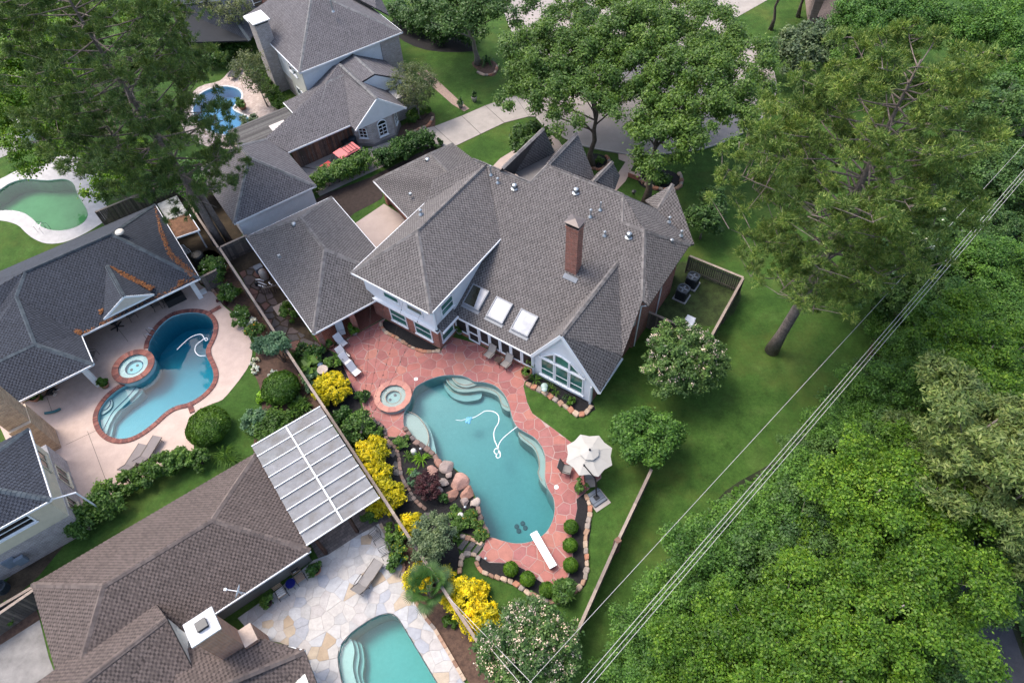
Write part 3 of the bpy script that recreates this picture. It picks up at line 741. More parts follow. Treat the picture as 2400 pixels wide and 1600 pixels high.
m = MB(); m.prism([c0 + LOT(x * 1.0 - .1, y) for x, y in ((-1.3, 0), (.15, 0), (.15, 1.9), (-1.3, 1.9))], 0, 3.6)
m.prism([c0 + LOT(x - .1, y) for x, y in ((-1.3, .25), (.1, .25), (.1, 1.65), (-1.3, 1.65))], 3.6, 10.5)
m.build('chimney', tan_brick, D)
MB().tube([k1 + LOT(-.3, .1, -.15), k1 + LOT(-.2, .4, -.5), k1 + LOT(.9, .6, -1.3), k1 + LOT(1.0, .7, -4.9)], .06, 6).build('downspout', trim, D)

# ------------------------------------------------------------------ neighbour with the brown roof
B = thing('brown_roofed_house', LOT(-10, 22), 'low house with long brown hipped roof and leaning-looking brick chimney beside pale stone patio', 'house')
zB = 2.6
bq = [LOT(-17.3, 19.5, zB), LOT(-2.9, 19.5, zB), LOT(-2.9, 27.75, zB), LOT(-17.3, 27.75, zB)]
b0, b1 = LOT(-13.06, 23.66, 4.8), LOT(-6.65, 23.66, 4.8)
xr0, xr1 = LOT(-10.8, 19.95, 4.5), LOT(-19, 19.0, 4.5)
roof(B, [[bq[0], bq[1], b1, b0], [bq[1], bq[2], b1], [bq[2], bq[3], b0, b1], [bq[3], bq[0], b0]], 'brown', [(b0, b1), (bq[0], b0), (bq[1], b1), (bq[2], b1), (bq[3], b0)], [(bq[0], bq[1])])
roof(B, [[xr0, xr1, LOT(-19, 21.6, 3.1), LOT(-11.4, 21.9, 3.4)], [xr0, xr1, LOT(-19.2, 15.0, 2.2), LOT(-11.0, 15.6, 2.2)]], 'brown', [(xr0, xr1)], name='wing_roof')
wall(B, LOT, -16.8, -3.3, 20.1, 27.3, 0, 2.5, siding_grey)
mk('wing_wall', [xr0 + zs * -.2, LOT(-11.0, 15.8, 2.1), LOT(-11.0, 15.8, 0.4), LOT(-11.0, 19.8, .4)], [(0, 1, 2, 3)], siding_cream, B)
mk('wing_wall', [at(413, 1468, 3.6), at(442, 1487, 3.2), at(440, 1532, 2.6), at(425, 1545, 2.6)], [(0, 1, 2, 3)], siding_cream, B)
# low roof by the chimney
lr, ln, lz = LOT(-5.65, 14.5, 2.6), LOT(-9.5, 15.15, 3.6), LOT(-12.5, 15.7, 3.7)
roof(B, [[lr, ln, lz, LOT(-11.3, 18.4, 2.9), LOT(-9.2, 18.8, 2.5), LOT(-6.75, 15.7, 2.55)], [lr, ln, lz, LOT(-13, 11, 2.2), LOT(-6.1, 11, 2.0)]], 'brown', [(lr, ln), (ln, lz)], [(lr, LOT(-6.75, 15.7, 2.55))], name='low_roof')
m = MB(); m.prism([LOT(-6.1, 14.2), LOT(-6.4, 11), LOT(-13, 11), LOT(-12, 17.8), LOT(-9.3, 18.2), LOT(-7.0, 15.4)], 0, 2.45); m.build('low_wall', siding_cream, B)
cc = LOT(-8.85, 17.4); m = MB(); m.prism([LOT(*p) for p in ((-9.45, 16.7), (-8.2, 16.7), (-8.2, 17.75), (-9.45, 17.75))], 0, 6.6)
m.prism([LOT(*p) for p in ((-8.2, 16.5), (-7.45, 16.5), (-7.45, 17.6), (-8.2, 17.6))], 0, 3.0); ch2 = m.build('chimney', rust_brick, B)
m = MB(); m.prism([LOT(*p) for p in ((-9.6, 16.55), (-8.05, 16.55), (-8.05, 17.9), (-9.6, 17.9))], 6.6, 6.72); m.build('crown', plain('mortar crown', (.52, .52, .52), .8, .25, 3), ch2)
m = MB(); m.prism([LOT(*p) for p in ((-9.05, 17.0), (-8.5, 17.0), (-8.5, 17.5), (-9.05, 17.5))], 6.72, 6.95); m.build('chimney_cap', darkmetal, ch2)
# satellite dish
S = MB(); dc = at(559, 1385, 3.75)
S.lathe(dc, [(0.0, -.02), (.2, .0), (.36, .05), (.38, .07), (.3, .07), (.1, .03), (.0, .02)], 18)
dish = thing('satellite_dish', at(560, 1390, 3.3), 'small white satellite dish standing on the brown roof', 'dish')
ax = np.array([.55, -.15, .82]); rot = Vector((0, 0, 1)).rotation_difference(Vector((-.86, .1, .35))).to_matrix()
V = [tuple(Vector(dc) + rot @ (Vector(v) - Vector(dc))) for v in S.V]
mk('reflector', V, S.F, white, dish, True)
m = MB(); m.beam(dc + np.array([0, 0, -.55]), dc, .05, .05); m.beam(dc, dc + np.array([-.62, .07, .25]), .04, .04); m.box(dc + np.array([-.66, .07, .27]), .14, .14, .12); m.beam(dc + np.array([.3, 0, -.5]), dc + np.array([0, 0, -.1]), .03, .03)
m.build('mount', white, dish)

# translucent patio cover
PC = thing('patio_cover', LOT(-.4, 24), 'flat translucent panel patio cover on dark posts beside the brown roof', 'patio cover')
pcm = bpy.data.materials.new('clouded plastic sheet'); pcm.use_nodes = True; nt = pcm.node_tree; P_ = nt.nodes['Principled BSDF']; pos = geo_pos(nt)
fa = tex(nt, 0.9, 8, 0.7, vec=pos)
nt.links.new(ramp(nt, fa, [(0.3, (0.16, 0.15, 0.14)), (0.5, (0.22, 0.222, 0.23)), (0.7, (0.28, 0.285, 0.3))]), P_.inputs['Base Color']); P_.inputs['Roughness'].default_value = 0.6; P_.inputs['Specular IOR Level'].default_value = 0.2
P_.inputs['Alpha'].default_value = 0.72
pu = [-2.95, .42, 2.15]
for col in range(2):
    for k in range(9):
        u0, u1 = (-2.95, -.45) if col == 0 else (-.45, 2.15); v0 = 19.8 + k * 8.4 / 9; v1 = 19.8 + (k + 1) * 8.4 / 9; zz = 2.72 + .012 * k
        MB().prism([LOT(u0 + .01, v0), LOT(u1 - .01, v0), LOT(u1 - .01, v1 + .1), LOT(u0 + .01, v1 + .1)], zz, zz + .02).build('panel', pcm, PC)
for k in range(10): v = 19.8 + k * 8.4 / 9; MB().beam(LOT(-2.95, v, 2.86), LOT(2.15, v, 2.86), .06, .05).build('batten', white, PC)
MB().beam(LOT(-.45, 19.75, 2.88), LOT(-.45, 28.25, 2.88), .1, .05).build('batten', white, PC)
wood_dark = plain('dark timber', (0.06, 0.028, 0.018), .7, .3, 4)
for u in (-2.6, -1.5, -.4, .7, 1.8): MB().beam(LOT(u, 19.9, 2.6), LOT(u, 28.1, 2.6), .07, .16).build('rafter', plain('pale timber', (.33, .26, .19), .7, .2), PC)
for px, py in ((765, 1297), (838, 1246)):
    c = at(px, py); MB().beam(c, c + zs * 2.55, .18, .18).build('post', wood_dark, PC)
c = LOT(1.9, 27.9); MB().beam(c, c + zs * 2.55, .18, .18).build('post', wood_dark, PC)

# ------------------------------------------------------------------ grey house behind
N_ = thing('grey_house', LOT(22, 62), 'two-storey house with violet grey roof, white siding and an arched window in a brick bay', 'house')
cF, cL_, cR_ = LOT(17.85, 63.05, 5.5), LOT(17.85, 77.5, 5.5), LOT(29.8, 63.05, 5.5)
pk, pk2 = LOT(23.8, 70.2, 9.0), LOT(23.8, 73.5, 9.0)
cb_ = LOT(29.8, 78, 5.5)
roof(N_, [[cF, cR_, pk], [cF, pk, pk2, cL_], [cR_, cb_, pk2, pk], [cL_, cb_, pk2]], 'grey', [(cF, pk), (cR_, pk), (pk, pk2)], [(cF, cR_), (cF, cL_), (cR_, cb_)])
xg = [at(907, 36, 4.9), at(820, -30, 7.5), at(760, -60, 7.5)]
roof(N_, [[LOT(29.5, 68, 6.2), at(912, 36, 4.9), at(880, -30, 6.4), LOT(27, 74, 7.6)]], 'grey', name='rear_roof')
m = MB(); m.prism([LOT(18.2, 63.5), LOT(29.3, 63.5), LOT(29.3, 77), LOT(18.2, 77)], 2.2, 5.4); m.build('upper_wall', siding_white, N_)
m = MB(); m.prism([LOT(18.2, 63.5), LOT(29.3, 63.5), LOT(29.3, 77), LOT(18.2, 77)], 0, 2.2); m.build('wall', pale_brick, N_)
wall(N_, LOT, 27.2, 29.45, 63.35, 63.6, 0, 5.35, pale_brick, 'brick_corner')
mL, nL = mdir(LOT, 0, -1), mdir(LOT, -1, 0)
wallL = sidingmat('cream clapboard', (.62, .6, .53)); MB().prism([LOT(18.12, 63.45), LOT(18.21, 63.45), LOT(18.21, 67.6), LOT(18.12, 67.6)], 0, 5.4).build('side_wall', wallL, N_)
for v, z, w, h in ((66.6, 4.5, .8, 1.2), (65.5, 4.5, .8, 1.2), (66.3, 1.3, .9, 1.7), (65.2, 1.3, .9, 1.7), (64.2, 1.2, .7, 1.5)): window(N_, LOT(18.12, v, z), mL, nL, w, h, dark_glass, 1, (.5,))
m = MB(); m.prism([LOT(16.9, 70.2), LOT(18.4, 70.2), LOT(18.4, 72.2), LOT(16.9, 72.2)], 0, 7.6); cn = m.build('chimney', pale_brick, N_)
m = MB(); m.prism([LOT(16.7, 70.0), LOT(18.6, 70.0), LOT(18.6, 72.4), LOT(16.7, 72.4)], 7.85, 7.95); m.prism([LOT(16.95, 70.25), LOT(18.35, 70.25), LOT(18.35, 72.15), LOT(16.95, 72.15)], 7.6, 7.85, 1); m.build('chimney_hood', [plain('pale sheet', (.55, .54, .52), .5, .1), darkmetal], cn)
vent_pipe(N_, at(781, 28, 8.0), .06, 1.2, False)
# low wings
q0 = LOT(15.5, 58.4, 2.75); q1 = LOT(15.5, 63.8, 2.75); hA, hB = LOT(19.8, 61.4, 4.5), LOT(23.9, 61.4, 4.55)
rA0, rA1 = LOT(23.9, 63.4, 5.0), LOT(23.9, 58.7, 5.0)
fe0, fe1 = LOT(12.4, 56.0, 2.7), LOT(19.1, 56.0, 2.7)
ps, pt_ = LOT(11.3, 58.3, 3.4), LOT(15.4, 58.3, 3.4)
gP, gPl, gPr = LOT(22.0, 54.75, 5.05), LOT(19.1, 54.85, 2.7), LOT(24.9, 54.9, 2.7)
gPb, V2 = LOT(22.0, 62.6, 5.05), LOT(21.7, 61.4, 4.55); hS = LOT(17.2, 58.6, 3.5)
fN = [[q1, q0, hS, hA], [ps, fe0, fe1, V2, hA, hS, pt_], [gP, gPl, fe1, V2, gPb], [gP, gPr, LOT(24.9, 62.6, 2.7), gPb], [rA0, rA1, LOT(27.4, 58.7, 3.0), LOT(27.4, 63.4, 3.0)],
      [rA0, rA1, LOT(22.3, 58.7, 4.75), LOT(22.3, 63.4, 4.75)], [hA, V2, gPb, LOT(21.5, 63.45, 4.6), LOT(18.3, 63.45, 3.1)], [q1, hA, LOT(18.3, 63.45, 3.1)]]
roof(N_, fN, 'grey', [(hA, V2), (hA, hS), (rA0, rA1), (gP, gPb)], [(fe0, fe1), (q1, q0), (ps, pt_)], name='low_roof')
def tri_wall(pts, mat, name): return mk(name, pts, [tuple(range(len(pts)))], mat, N_)
tri_wall([gP - zs * .12, gPl + zs * -.05, gPr + zs * -.05], siding_white, 'gable_wall')
m = MB(); m.beam(gP - zs * .08, gPl - zs * .08, .1, .2); m.beam(gP - zs * .08, gPr - zs * .08, .1, .2); m.build('gable_trim', white, N_)
tri_wall([LOT(23.9, 58.62, 4.9), LOT(22.4, 58.62, 4.65), LOT(24.4, 58.62, 2.9), LOT(27.2, 58.62, 2.95)], siding_white, 'gable_wall')
m = MB(); m.prism([LOT(19.4, 57.5), LOT(19.4, 56.25), LOT(20.7, 54.9), LOT(23.15, 54.9), LOT(24.5, 56.3), LOT(24.5, 58), LOT(24, 62)], 0, 2.75); m.build('bay_wall', pale_brick, N_)
m = MB(); m.prism([LOT(19.36, 57.5), LOT(19.36, 56.2), LOT(20.66, 54.84), LOT(23.19, 54.84), LOT(24.56, 56.25), LOT(24.56, 58)], 0, .35); m.build('bay_base', plain('grey base', (.17, .16, .16)), N_)
w = window(N_, LOT(21.9, 54.88, 1.5), mdir(LOT, 1, 0), mdir(LOT, 0, -1), 1.0, 1.3, dark_glass, 2, (.33, .66), name='arched_window')
m = MB(); arc = [LOT(21.9 + .5 * cos(a), 54.84, 2.15 + .45 * sin(a)) for a in np.linspace(0, pi, 9)]; m.tube(arc, .05, 5); m.build('arch_frame', white, w)
mk('arch_pane', [p + LOT(0, .02) for p in arc], [tuple(range(9))], dark_glass, w)
d45 = mdir(LOT, 1.3, -1.35); n45 = mdir(LOT, -1.35, -1.3); window(N_, LOT(20.05, 55.57, 1.6), d45, n45, .9, 1.2, dark_glass, 2, (.33, .66))
d46 = mdir(LOT, 1.35, 1.4); n46 = mdir(LOT, 1.4, -1.35); window(N_, LOT(23.85, 55.6, 1.6), d46, n46, .8, 1.2, dark_glass, 2, (.33, .66))
wall(N_, LOT, 15.9, 19.2, 58.5, 63.4, 0, 2.6, pale_brick, 'wall'); wall(N_, LOT, 24.6, 27.2, 57, 63.4, 0, 2.6, pale_brick, 'wall')
vent_turbine(N_, at(846, 180, 4.4))
# wooden pergola behind
PG = thing('pergola', LOT(13, 60), 'weathered grey slat pergola beside the blue pool', 'pergola')
slat_m = pieces('weathered slats', [(.10, .095, .09), (.075, .07, .068), (.13, .125, .118)], .85, .25, 5, .4)
for k in range(22):
    v = 58.6 + k * .2; MB().beam(LOT(9.0, v, 2.75), LOT(15.3, v, 2.75), .15, .05).build('slat', slat_m, PG)
for u in (9.6, 12.3, 15.0): MB().beam(LOT(u, 58.5, 2.64), LOT(u, 63, 2.64), .12, .15).build('beam', slat_m, PG)
for u, v in ((9.6, 58.7), (9.6, 62.8)): MB().beam(LOT(u, v, 0), LOT(u, v, 2.56), .14, .14).build('post', slat_m, PG)
for u0, u1, v0, v1 in ((12.6, 14.2, 59.1, 60.9), (14.0, 15.2, 58.9, 60.0)): MB().prism([LOT(u0, v0), LOT(u1, v0), LOT(u1, v1), LOT(u0, v1)], 2.79, 2.82).build('cover_sheet', plain('pale ply', (.5, .45, .42), .7, .15, 1.2), PG)

# ------------------------------------------------------------------ grey hipped garage
K = thing('grey_garage', LOT(8.4, 54.5), 'white sided garage with grey hipped roof between the pines and the red car', 'garage')
kq = [LOT(4.45, 49.95, 2.6), LOT(12.4, 49.95, 2.6), LOT(12.4, 59.2, 2.6), LOT(4.45, 59.2, 2.6)]; kA, kB = LOT(8.45, 53.55, 5.6), LOT(8.45, 55.6, 5.6)
roof(K, [[kq[0], kq[1], kA], [kq[1], kq[2], kB, kA], [kq[2], kq[3], kB], [kq[3], kq[0], kA, kB]], 'grey', [(kA, kB), (kq[0], kA), (kq[1], kA), (kq[2], kB), (kq[3], kB)], [(kq[0], kq[1])], gut=.08)
wall(K, LOT, 4.85, 12.0, 50.35, 58.8, 0, 2.55, siding_white)

# ------------------------------------------------------------------ roofs at the edges of the view
X1 = thing('slate_house', at(520, 20), 'dark slate roofed house at the top left edge behind sparse trees', 'house')
ra = [at(330, 150, 2.7), at(400, 10, 2.7), at(560, -40, 5.0), at(585, 90, 2.7), at(470, 130, 2.7)]
tpx = at(520, 0, 5.6)
roof(X1, [[at(395, 12, 2.8), at(430, 100, 2.8), at(585, 95, 2.8), tpx], [at(395, 12, 2.8), tpx, at(480, -60, 2.8)], [tpx, at(585, 95, 2.8), at(640, 10, 2.8)], [tpx, at(480, -60, 2.8), at(640, 10, 2.8)]], 'dark', [(at(395, 12, 2.8), tpx), (tpx, at(585, 95, 2.8))])
m = MB(); cq = AT([(440, 60), (590, 80), (640, 0), (520, -50)]); m.prism(cq, 0, 2.6); m.build('wall', red_brick, X1)
m = MB(); cq = AT([(575, 0), (625, 25), (660, -20), (610, -60)], 3); m.prism(cq, 0, 6.0); m.build('brick_block', red_brick, X1); 
window(X1, at(605, 5, 4.0), mdir(LOT, 1, 0), mdir(LOT, 0, -1), 1.3, 1.2, dark_glass)
X2 = thing('brown_gable_house', at(30, 180), 'dark brown roofed house with pale siding at the left edge behind the maple', 'house')
ya, yb, yc = at(-40, 40, 5.0), at(60, 70, 5.0), at(110, 150, 3.0)
roof(X2, [[at(-30, 20, 5.6), at(10, 45, 5.6), at(85, 90, 3.2), at(60, 150, 2.8), at(-40, 130, 2.8)], [at(-40, 130, 2.8), at(60, 150, 2.8), at(90, 100, 3.2), at(80, 190, 2.6), at(-20, 175, 2.6)]], 'brown')
m = MB(); m.prism(AT([(-60, 190), (70, 170), (80, 60), (-20, 60)]), 0, 2.5); m.build('wall', siding_cream, X2)
m = MB(); m.prism(AT([(55, 290), (105, 305), (105, 330), (60, 340)]), 0, 2.2); m.build('side_shed', siding_cream, X2)
X3 = thing('brick_corner_house', at(1930, 30), 'reddish brick house corner with brown roof at the top right edge between trees', 'house')
m = MB(); m.prism(AT([(1893, 55), (1935, 60), (1985, 20), (1975, -60), (1880, -60)]), 0, 4.2); m.build('wall', brickmat('speckled brick', ((.3, .2, .17), (.2, .12, .1)), (.35, .3, .28), deg=20), X3)
roof(X3, [[at(1915, 40, 4.4), at(1960, -60, 4.4), at(2080, -40, 6.6), at(2000, 60, 4.4)]], 'brown')
# ------------------------------------------------------------------ ground, water, paving
def px_loop(pts, z=0.0, n=3): return [p[:2] for p in smooth_loop(AT(pts, z), n)]
POOL_A = px_loop([(972, 911), (985, 900), (1010, 888), (1041, 880), (1076, 880), (1098, 886), (1112, 894.5), (1135, 896), (1160, 904), (1180, 922), (1192, 945), (1197, 965), (1203, 985), (1213, 1001), (1231, 1013), (1253, 1026), (1269, 1046), (1277, 1068), (1278, 1092), (1277, 1120), (1284, 1144), (1297, 1167), (1300, 1191), (1296, 1216), (1284, 1241), (1265, 1259), (1239, 1270), (1212, 1273), (1185, 1269), (1161, 1261), (1147, 1256),
                  (1135, 1236), (1127, 1212), (1121, 1188), (1112, 1158), (1095, 1130), (1080, 1110), (1062, 1095), (1045, 1087), (1029, 1078), (1016, 1061), (998, 1046), (975, 1033), (957, 1016), (948, 1000), (946, 985), (948, 966), (958, 950), (966, 930)])
POOL_B = px_loop([(p[0] / 2.904, 530 + p[1] / 2.904) for p in [(1015, 800), (1030, 765), (1060, 715), (1105, 662), (1170, 615), (1250, 592), (1330, 588), (1400, 602), (1442, 638), (1458, 685), (1450, 740), (1430, 790), (1407, 840), (1412, 890), (1440, 950), (1458, 1010), (1447, 1070), (1402, 1130), (1340, 1178), (1280, 1208), (1200, 1228), (1130, 1268), (1060, 1332), (980, 1395), (900, 1438), (820, 1452), (750, 1435), (700, 1395), (672, 1340), (668, 1290), (690, 1230), (740, 1165), (800, 1115), (860, 1082), (930, 1050), (985, 990), (1000, 920)]])
POOL_C = px_loop([(800, 1511), (824, 1483), (862, 1456), (890, 1442), (914, 1438), (931, 1447), (946, 1470), (985, 1535), (1024, 1600), (1055, 1650), (1000, 1680), (880, 1680), (820, 1645), (800, 1585), (793, 1540)], n=2)
POOL_D = px_loop([(-40, 470), (0, 445), (25, 429), (60, 420), (110, 423), (150, 420), (172, 430), (182, 455), (197, 480), (206, 505), (190, 526), (160, 538), (125, 540), (95, 530), (75, 512), (55, 499), (25, 493), (-10, 495), (-40, 500)])
POOL_E = px_loop([(457, 237), (472, 220), (495, 209), (518, 204), (540, 205), (558, 211), (566, 222), (563, 236), (550, 247), (545, 255), (552, 262), (565, 268), (585, 278), (602, 290), (600, 310), (570, 320), (520, 315), (480, 300), (455, 270)])
LAWN = grassmat('lawn', (0.028, 0.066, 0.012), (0.040, 0.088, 0.016), (0.062, 0.108, 0.025))
HOLES = [POOL_A, POOL_B, POOL_C, POOL_D, POOL_E]
tag(sheet('ground', [(-400, -300), (400, -300), (400, 500), (-400, 500)], 0.0, LAWN, HOLES), kind='structure')
mulch = plain('black mulch', (0.012, 0.011, 0.012), 0.95, 0.5, 7, 1.0, fine=45)
brown_mulch = plain('brown mulch', (0.085, 0.05, 0.035), 0.95, 0.45, 4, 1.0, fine=40)
litter_soil = plain('leaf litter', (0.05, 0.036, 0.022), 0.95, 0.55, 1.2, 1.0, fine=22)
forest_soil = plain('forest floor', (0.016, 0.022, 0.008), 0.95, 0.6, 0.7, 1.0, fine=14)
concrete = plain('pale concrete', (0.30, 0.27, 0.245), 0.85, 0.16, 0.8, 0.3, fine=25)
street_c = plain('street concrete', (0.29, 0.255, 0.235), 0.85, 0.2, 0.35, 0.3, fine=25)
pink_c = plain('pink stamped concrete', (0.44, 0.335, 0.285), 0.75, 0.12, 1.1, 0.25, fine=30)
court_c = plain('beige court', (0.36, 0.29, 0.255), 0.85, 0.1, 1.0, 0.2)
asphalt = plain('asphalt', (0.035, 0.036, 0.042), 0.85, 0.25, 1.2, 0.4)
grout_red = plain('red patio joints', (0.34, 0.25, 0.225), 0.9, 0.15, 5, 0.4)
grout_tan = plain('grey patio joints', (0.3, 0.28, 0.26), 0.9, 0.15, 5, 0.4)
white_deck = plain('white stone deck', (0.40, 0.385, 0.38), 0.8, 0.14, 1.4, 0.3)
pale_deck = brickmat('pale pavers', ((.46, .38, .34), (.36, .29, .26)), (.3, .25, .22), w=.4, h=.3, vertical=False, deg=40)
grey_paver = brickmat('grey pavers', ((.17, .14, .13), (.11, .095, .09)), (.075, .065, .06), w=.32, h=.2, vertical=False, deg=33)
def land(name, pts, z, mat, holes=(), n=3, thick=0.0, smooth=True):
    P = px_loop(pts, 0, n) if smooth else [p[:2] for p in AT(pts)]
    return tag(sheet(name, P, z, mat, holes, None, thick), kind='structure')
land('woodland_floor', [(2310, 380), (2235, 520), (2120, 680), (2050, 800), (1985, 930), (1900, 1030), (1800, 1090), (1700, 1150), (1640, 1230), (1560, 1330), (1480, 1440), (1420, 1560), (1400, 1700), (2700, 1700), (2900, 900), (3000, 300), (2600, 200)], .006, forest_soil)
land('dirt_strip', [(2190, 560), (2150, 620), (2090, 690), (2060, 760), (2010, 880), (1960, 950), (1900, 1010), (1850, 1080), (1880, 1085), (1960, 1010), (2060, 900), (2130, 760), (2200, 650), (2250, 570)], .01, plain('bare soil and grass', (.07, .06, .028), .95, .6, .8, .8, fine=18))
path = smooth_loop([np.array(p, float) for p in ((26, -2), (26.3, 4), (26.5, 7.7), (27.4, 12), (31, 22), (36.5, 36), (38.5, 41), (43, 52))], 5, False)
L_, R_ = [], []
for i, p in enumerate(path):
    t = path[min(i + 1, len(path) - 1)] - path[max(i - 1, 0)]; t /= np.linalg.norm(t); nn_ = np.array([-t[1], t[0]]); L_.append(p + nn_ * 1.15); R_.append(p - nn_ * 1.15)
tag(sheet('asphalt_path', L_ + R_[::-1], .012, asphalt), kind='structure')
# street and drives
STREET = [(1218, 205), (1228, 150), (1215, 95), (1195, 60), (1180, 0), (1195, -70), (1500, -130), (1570, -60), (1650, 15), (1730, 80), (1800, 150), (1815, 220), (1770, 290), (1680, 338), (1590, 357), (1492, 362), (1451, 358), (1365, 341), (1310, 315), (1282, 300), (1261, 277), (1236, 243)]
SP = px_loop(STREET)
tag(sheet('street', SP, .008, street_c), kind='structure')
ko = offset_loop(SP, .16); kin = SP if area2(SP) > 0 else SP[::-1]
kv = []; kf = []
for i in range(len(kin)):
    a, b = kin[i], ko[i]; kv += [(a[0], a[1], .0), (a[0], a[1], .11), (b[0], b[1], .12), (b[0], b[1], 0)]
nk = len(kin)
for i in range(nk):
    j = (i + 1) % nk
    for k in range(3): kf.append((4 * i + k, 4 * i + k + 1, 4 * j + k + 1, 4 * j + k))
kb = mk('kerb', kv, kf, plain('kerb concrete', (.36, .33, .3), .85, .12)); tag(kb, kind='structure')
joint = plain('joint filler', (.10, .085, .075), .9, .2)
def drive(name, loop, slabs, mat, z=.125):
    """concrete bays with open joints between them"""
    o = tag(sheet(name, [p[:2] for p in AT(loop)], z, joint), kind='structure')
    for s in slabs:
        P = [p[:2] for p in AT(s)]; c = sum(P) / len(P); P = [c + (p - c) * (1 - .05 / (np.linalg.norm(p - c) + .01)) for p in P]
        MB().prism(P, z - .06, z + .012).build('slab', mat, o)
    return o
dtop = [(745, 398), (840, 356), (938, 324), (986, 303), (1017, 297), (1082, 272), (1137, 248), (1206, 224)]
dbot = [(745, 450), (800, 425), (900, 385), (993, 344), (1068, 343), (1127, 315), (1182, 289), (1240, 274)]
land('parking_pad', [(688, 374), (760, 345), (845, 312), (850, 352), (930, 328), (960, 345), (900, 390), (750, 460), (715, 425)], .014, concrete, smooth=False)
drive('driveway', [(690, 385)] + dtop + [(1240, 240), (1255, 275)] + dbot[::-1] + [(700, 420)], [[dtop[k], dtop[k + 1], dbot[k + 1], dbot[k]] for k in range(7)] + [[(700, 392), dtop[0], dbot[0], (708, 425)], [dtop[7], (1240, 243), (1255, 274), dbot[7]]], concrete, .03)
for k, s in enumerate([[(1560, 60), (1680, -20), (1800, -60), (1830, 0), (1650, 60)]]): land('side_drive', [(1640, 20), (1700, -20), (1820, -50), (1800, 0), (1720, 45), (1690, 75)], .02, concrete, smooth=False)
land('front_court', [(1150, 395), (1172, 372), (1240, 330), (1295, 318), (1310, 330), (1330, 360), (1290, 420), (1200, 430)], .02, court_c, smooth=False)
fw = tag(land('front_walk', [(1449, 357), (1494, 361), (1492, 376), (1478, 400), (1466, 425), (1440, 452), (1420, 440), (1446, 410), (1466, 380), (1450, 374)], .02, pink_c, smooth=False))
land('drive_court', [(808, 540), (900, 478), (935, 500), (990, 560), (960, 620), (870, 640)], .018, court_c, smooth=False)
land('garden_walk', [(975, 170), (1000, 165), (1075, 235), (1100, 255), (1088, 262), (1060, 245)], .02, plain('walk brick', (.28, .2, .16), .85, .3, 6), smooth=False)
land('hedge_bed', [(735, 470), (870, 415), (1010, 345), (1020, 360), (905, 440), (895, 465), (830, 500), (800, 520)], .012, plain('dark bed soil', (.03, .02, .016), .95, .4, 3, .8))
land('hedge_bed', [(925, 40), (1000, 50), (1110, 110), (1095, 122), (1000, 118), (930, 85)], .012, mulch)
land('tree_bed', [(1105, 150), (1125, 140), (1160, 145), (1167, 165), (1155, 180), (1130, 172)], .012, brown_mulch)
land('tree_bed', [(1375, 370), (1390, 360), (1415, 365), (1428, 380), (1420, 395), (1395, 400), (1378, 390)], .012, mulch)
land('tree_bed', [(1492, 405), (1520, 395), (1570, 400), (1597, 420), (1590, 445), (1555, 450), (1510, 440), (1495, 425)], .012, mulch)
land('side_bed', [(935, 300), (1010, 262), (1020, 290), (1010, 300), (940, 322)], .012, brown_mulch)
land('mower_strip', [(480, 440), (560, 470), (570, 545), (520, 580), (455, 480)], .012, litter_soil)
land('side_yard', [(405, 470), (440, 468), (515, 585), (520, 600), (470, 640), (420, 570)], .012, litter_soil)
land('stone_yard', [(525, 590), (590, 575), (740, 800), (770, 820), (700, 835), (640, 770), (560, 640)], .012, litter_soil)
land('planting_bed', [(460, 655), (478, 590), (520, 600), (580, 690), (640, 780), (710, 880), (770, 985), (740, 1000), (640, 1010), (595, 1060), (600, 1010), (614, 960), (608, 905), (594, 868), (600, 815), (580, 770), (555, 738), (520, 710), (490, 675)], .012, brown_mulch)
land('planting_bed', [(700, 815), (769, 819), (800, 850), (830, 910), (852, 965), (876, 985), (905, 1005), (912, 1026), (940, 1024), (955, 1018), (998, 1048), (1032, 1082), (1064, 1098), (1097, 1133), (1122, 1190), (1130, 1214), (1146, 1256), (1132, 1262), (1060, 1240), (1075, 1290), (1085, 1330), (1030, 1345), (960, 1250), (880, 1130), (820, 1040), (760, 940)], .012, mulch, n=1)
land('planting_bed', [(898, 1190), (930, 1195), (1020, 1335), (1110, 1465), (1200, 1600), (1100, 1600), (1020, 1478), (955, 1375), (925, 1275)], .01, brown_mulch, n=1)
land('planting_bed', [(893, 755), (925, 758), (1034, 820), (1030, 824), (985, 822), (940, 800), (905, 778)], .012, mulch)
land('planting_bed', [(1240, 878), (1262, 884), (1390, 944), (1380, 968), (1345, 965), (1300, 935), (1235, 900)], .012, mulch, n=2)
land('planting_bed', [(1358, 1150), (1380, 1170), (1386, 1230), (1376, 1300), (1378, 1350), (1360, 1385), (1300, 1405), (1250, 1385), (1200, 1365), (1140, 1345), (1117, 1318), (1115, 1300), (1140, 1300), (1200, 1315), (1280, 1360), (1325, 1340), (1335, 1240), (1350, 1180)], .012, mulch, n=2)
land('utility_yard', [(1575, 640), (1612, 612), (1735, 665), (1690, 760), (1530, 750), (1525, 715)], .01, plain('patchy yard', (.035, .055, .014), .95, .6, 1.3, .8, fine=20))
land('drive_apron', [(-60, 1540), (5, 1508), (93, 1452), (115, 1540), (160, 1660), (-60, 1680)], .02, plain('grey apron', (.2, .19, .18), .9, .3, 1.0, .3), smooth=False)
land('mulch_strip', [(-40, 1500), (0, 1480), (75, 1405), (95, 1450), (0, 1512)], .012, brown_mulch, smooth=False)
land('side_passage', [(-40, 1440), (60, 1300), (150, 1240), (165, 1260), (90, 1350), (0, 1430)], .01, litter_soil, smooth=False)
land('pool_path_left', [(-60, 330), (30, 310), (90, 290), (130, 300), (100, 330), (-60, 395)], .02, plain('grey walk', (.2, .19, .185)), smooth=False)

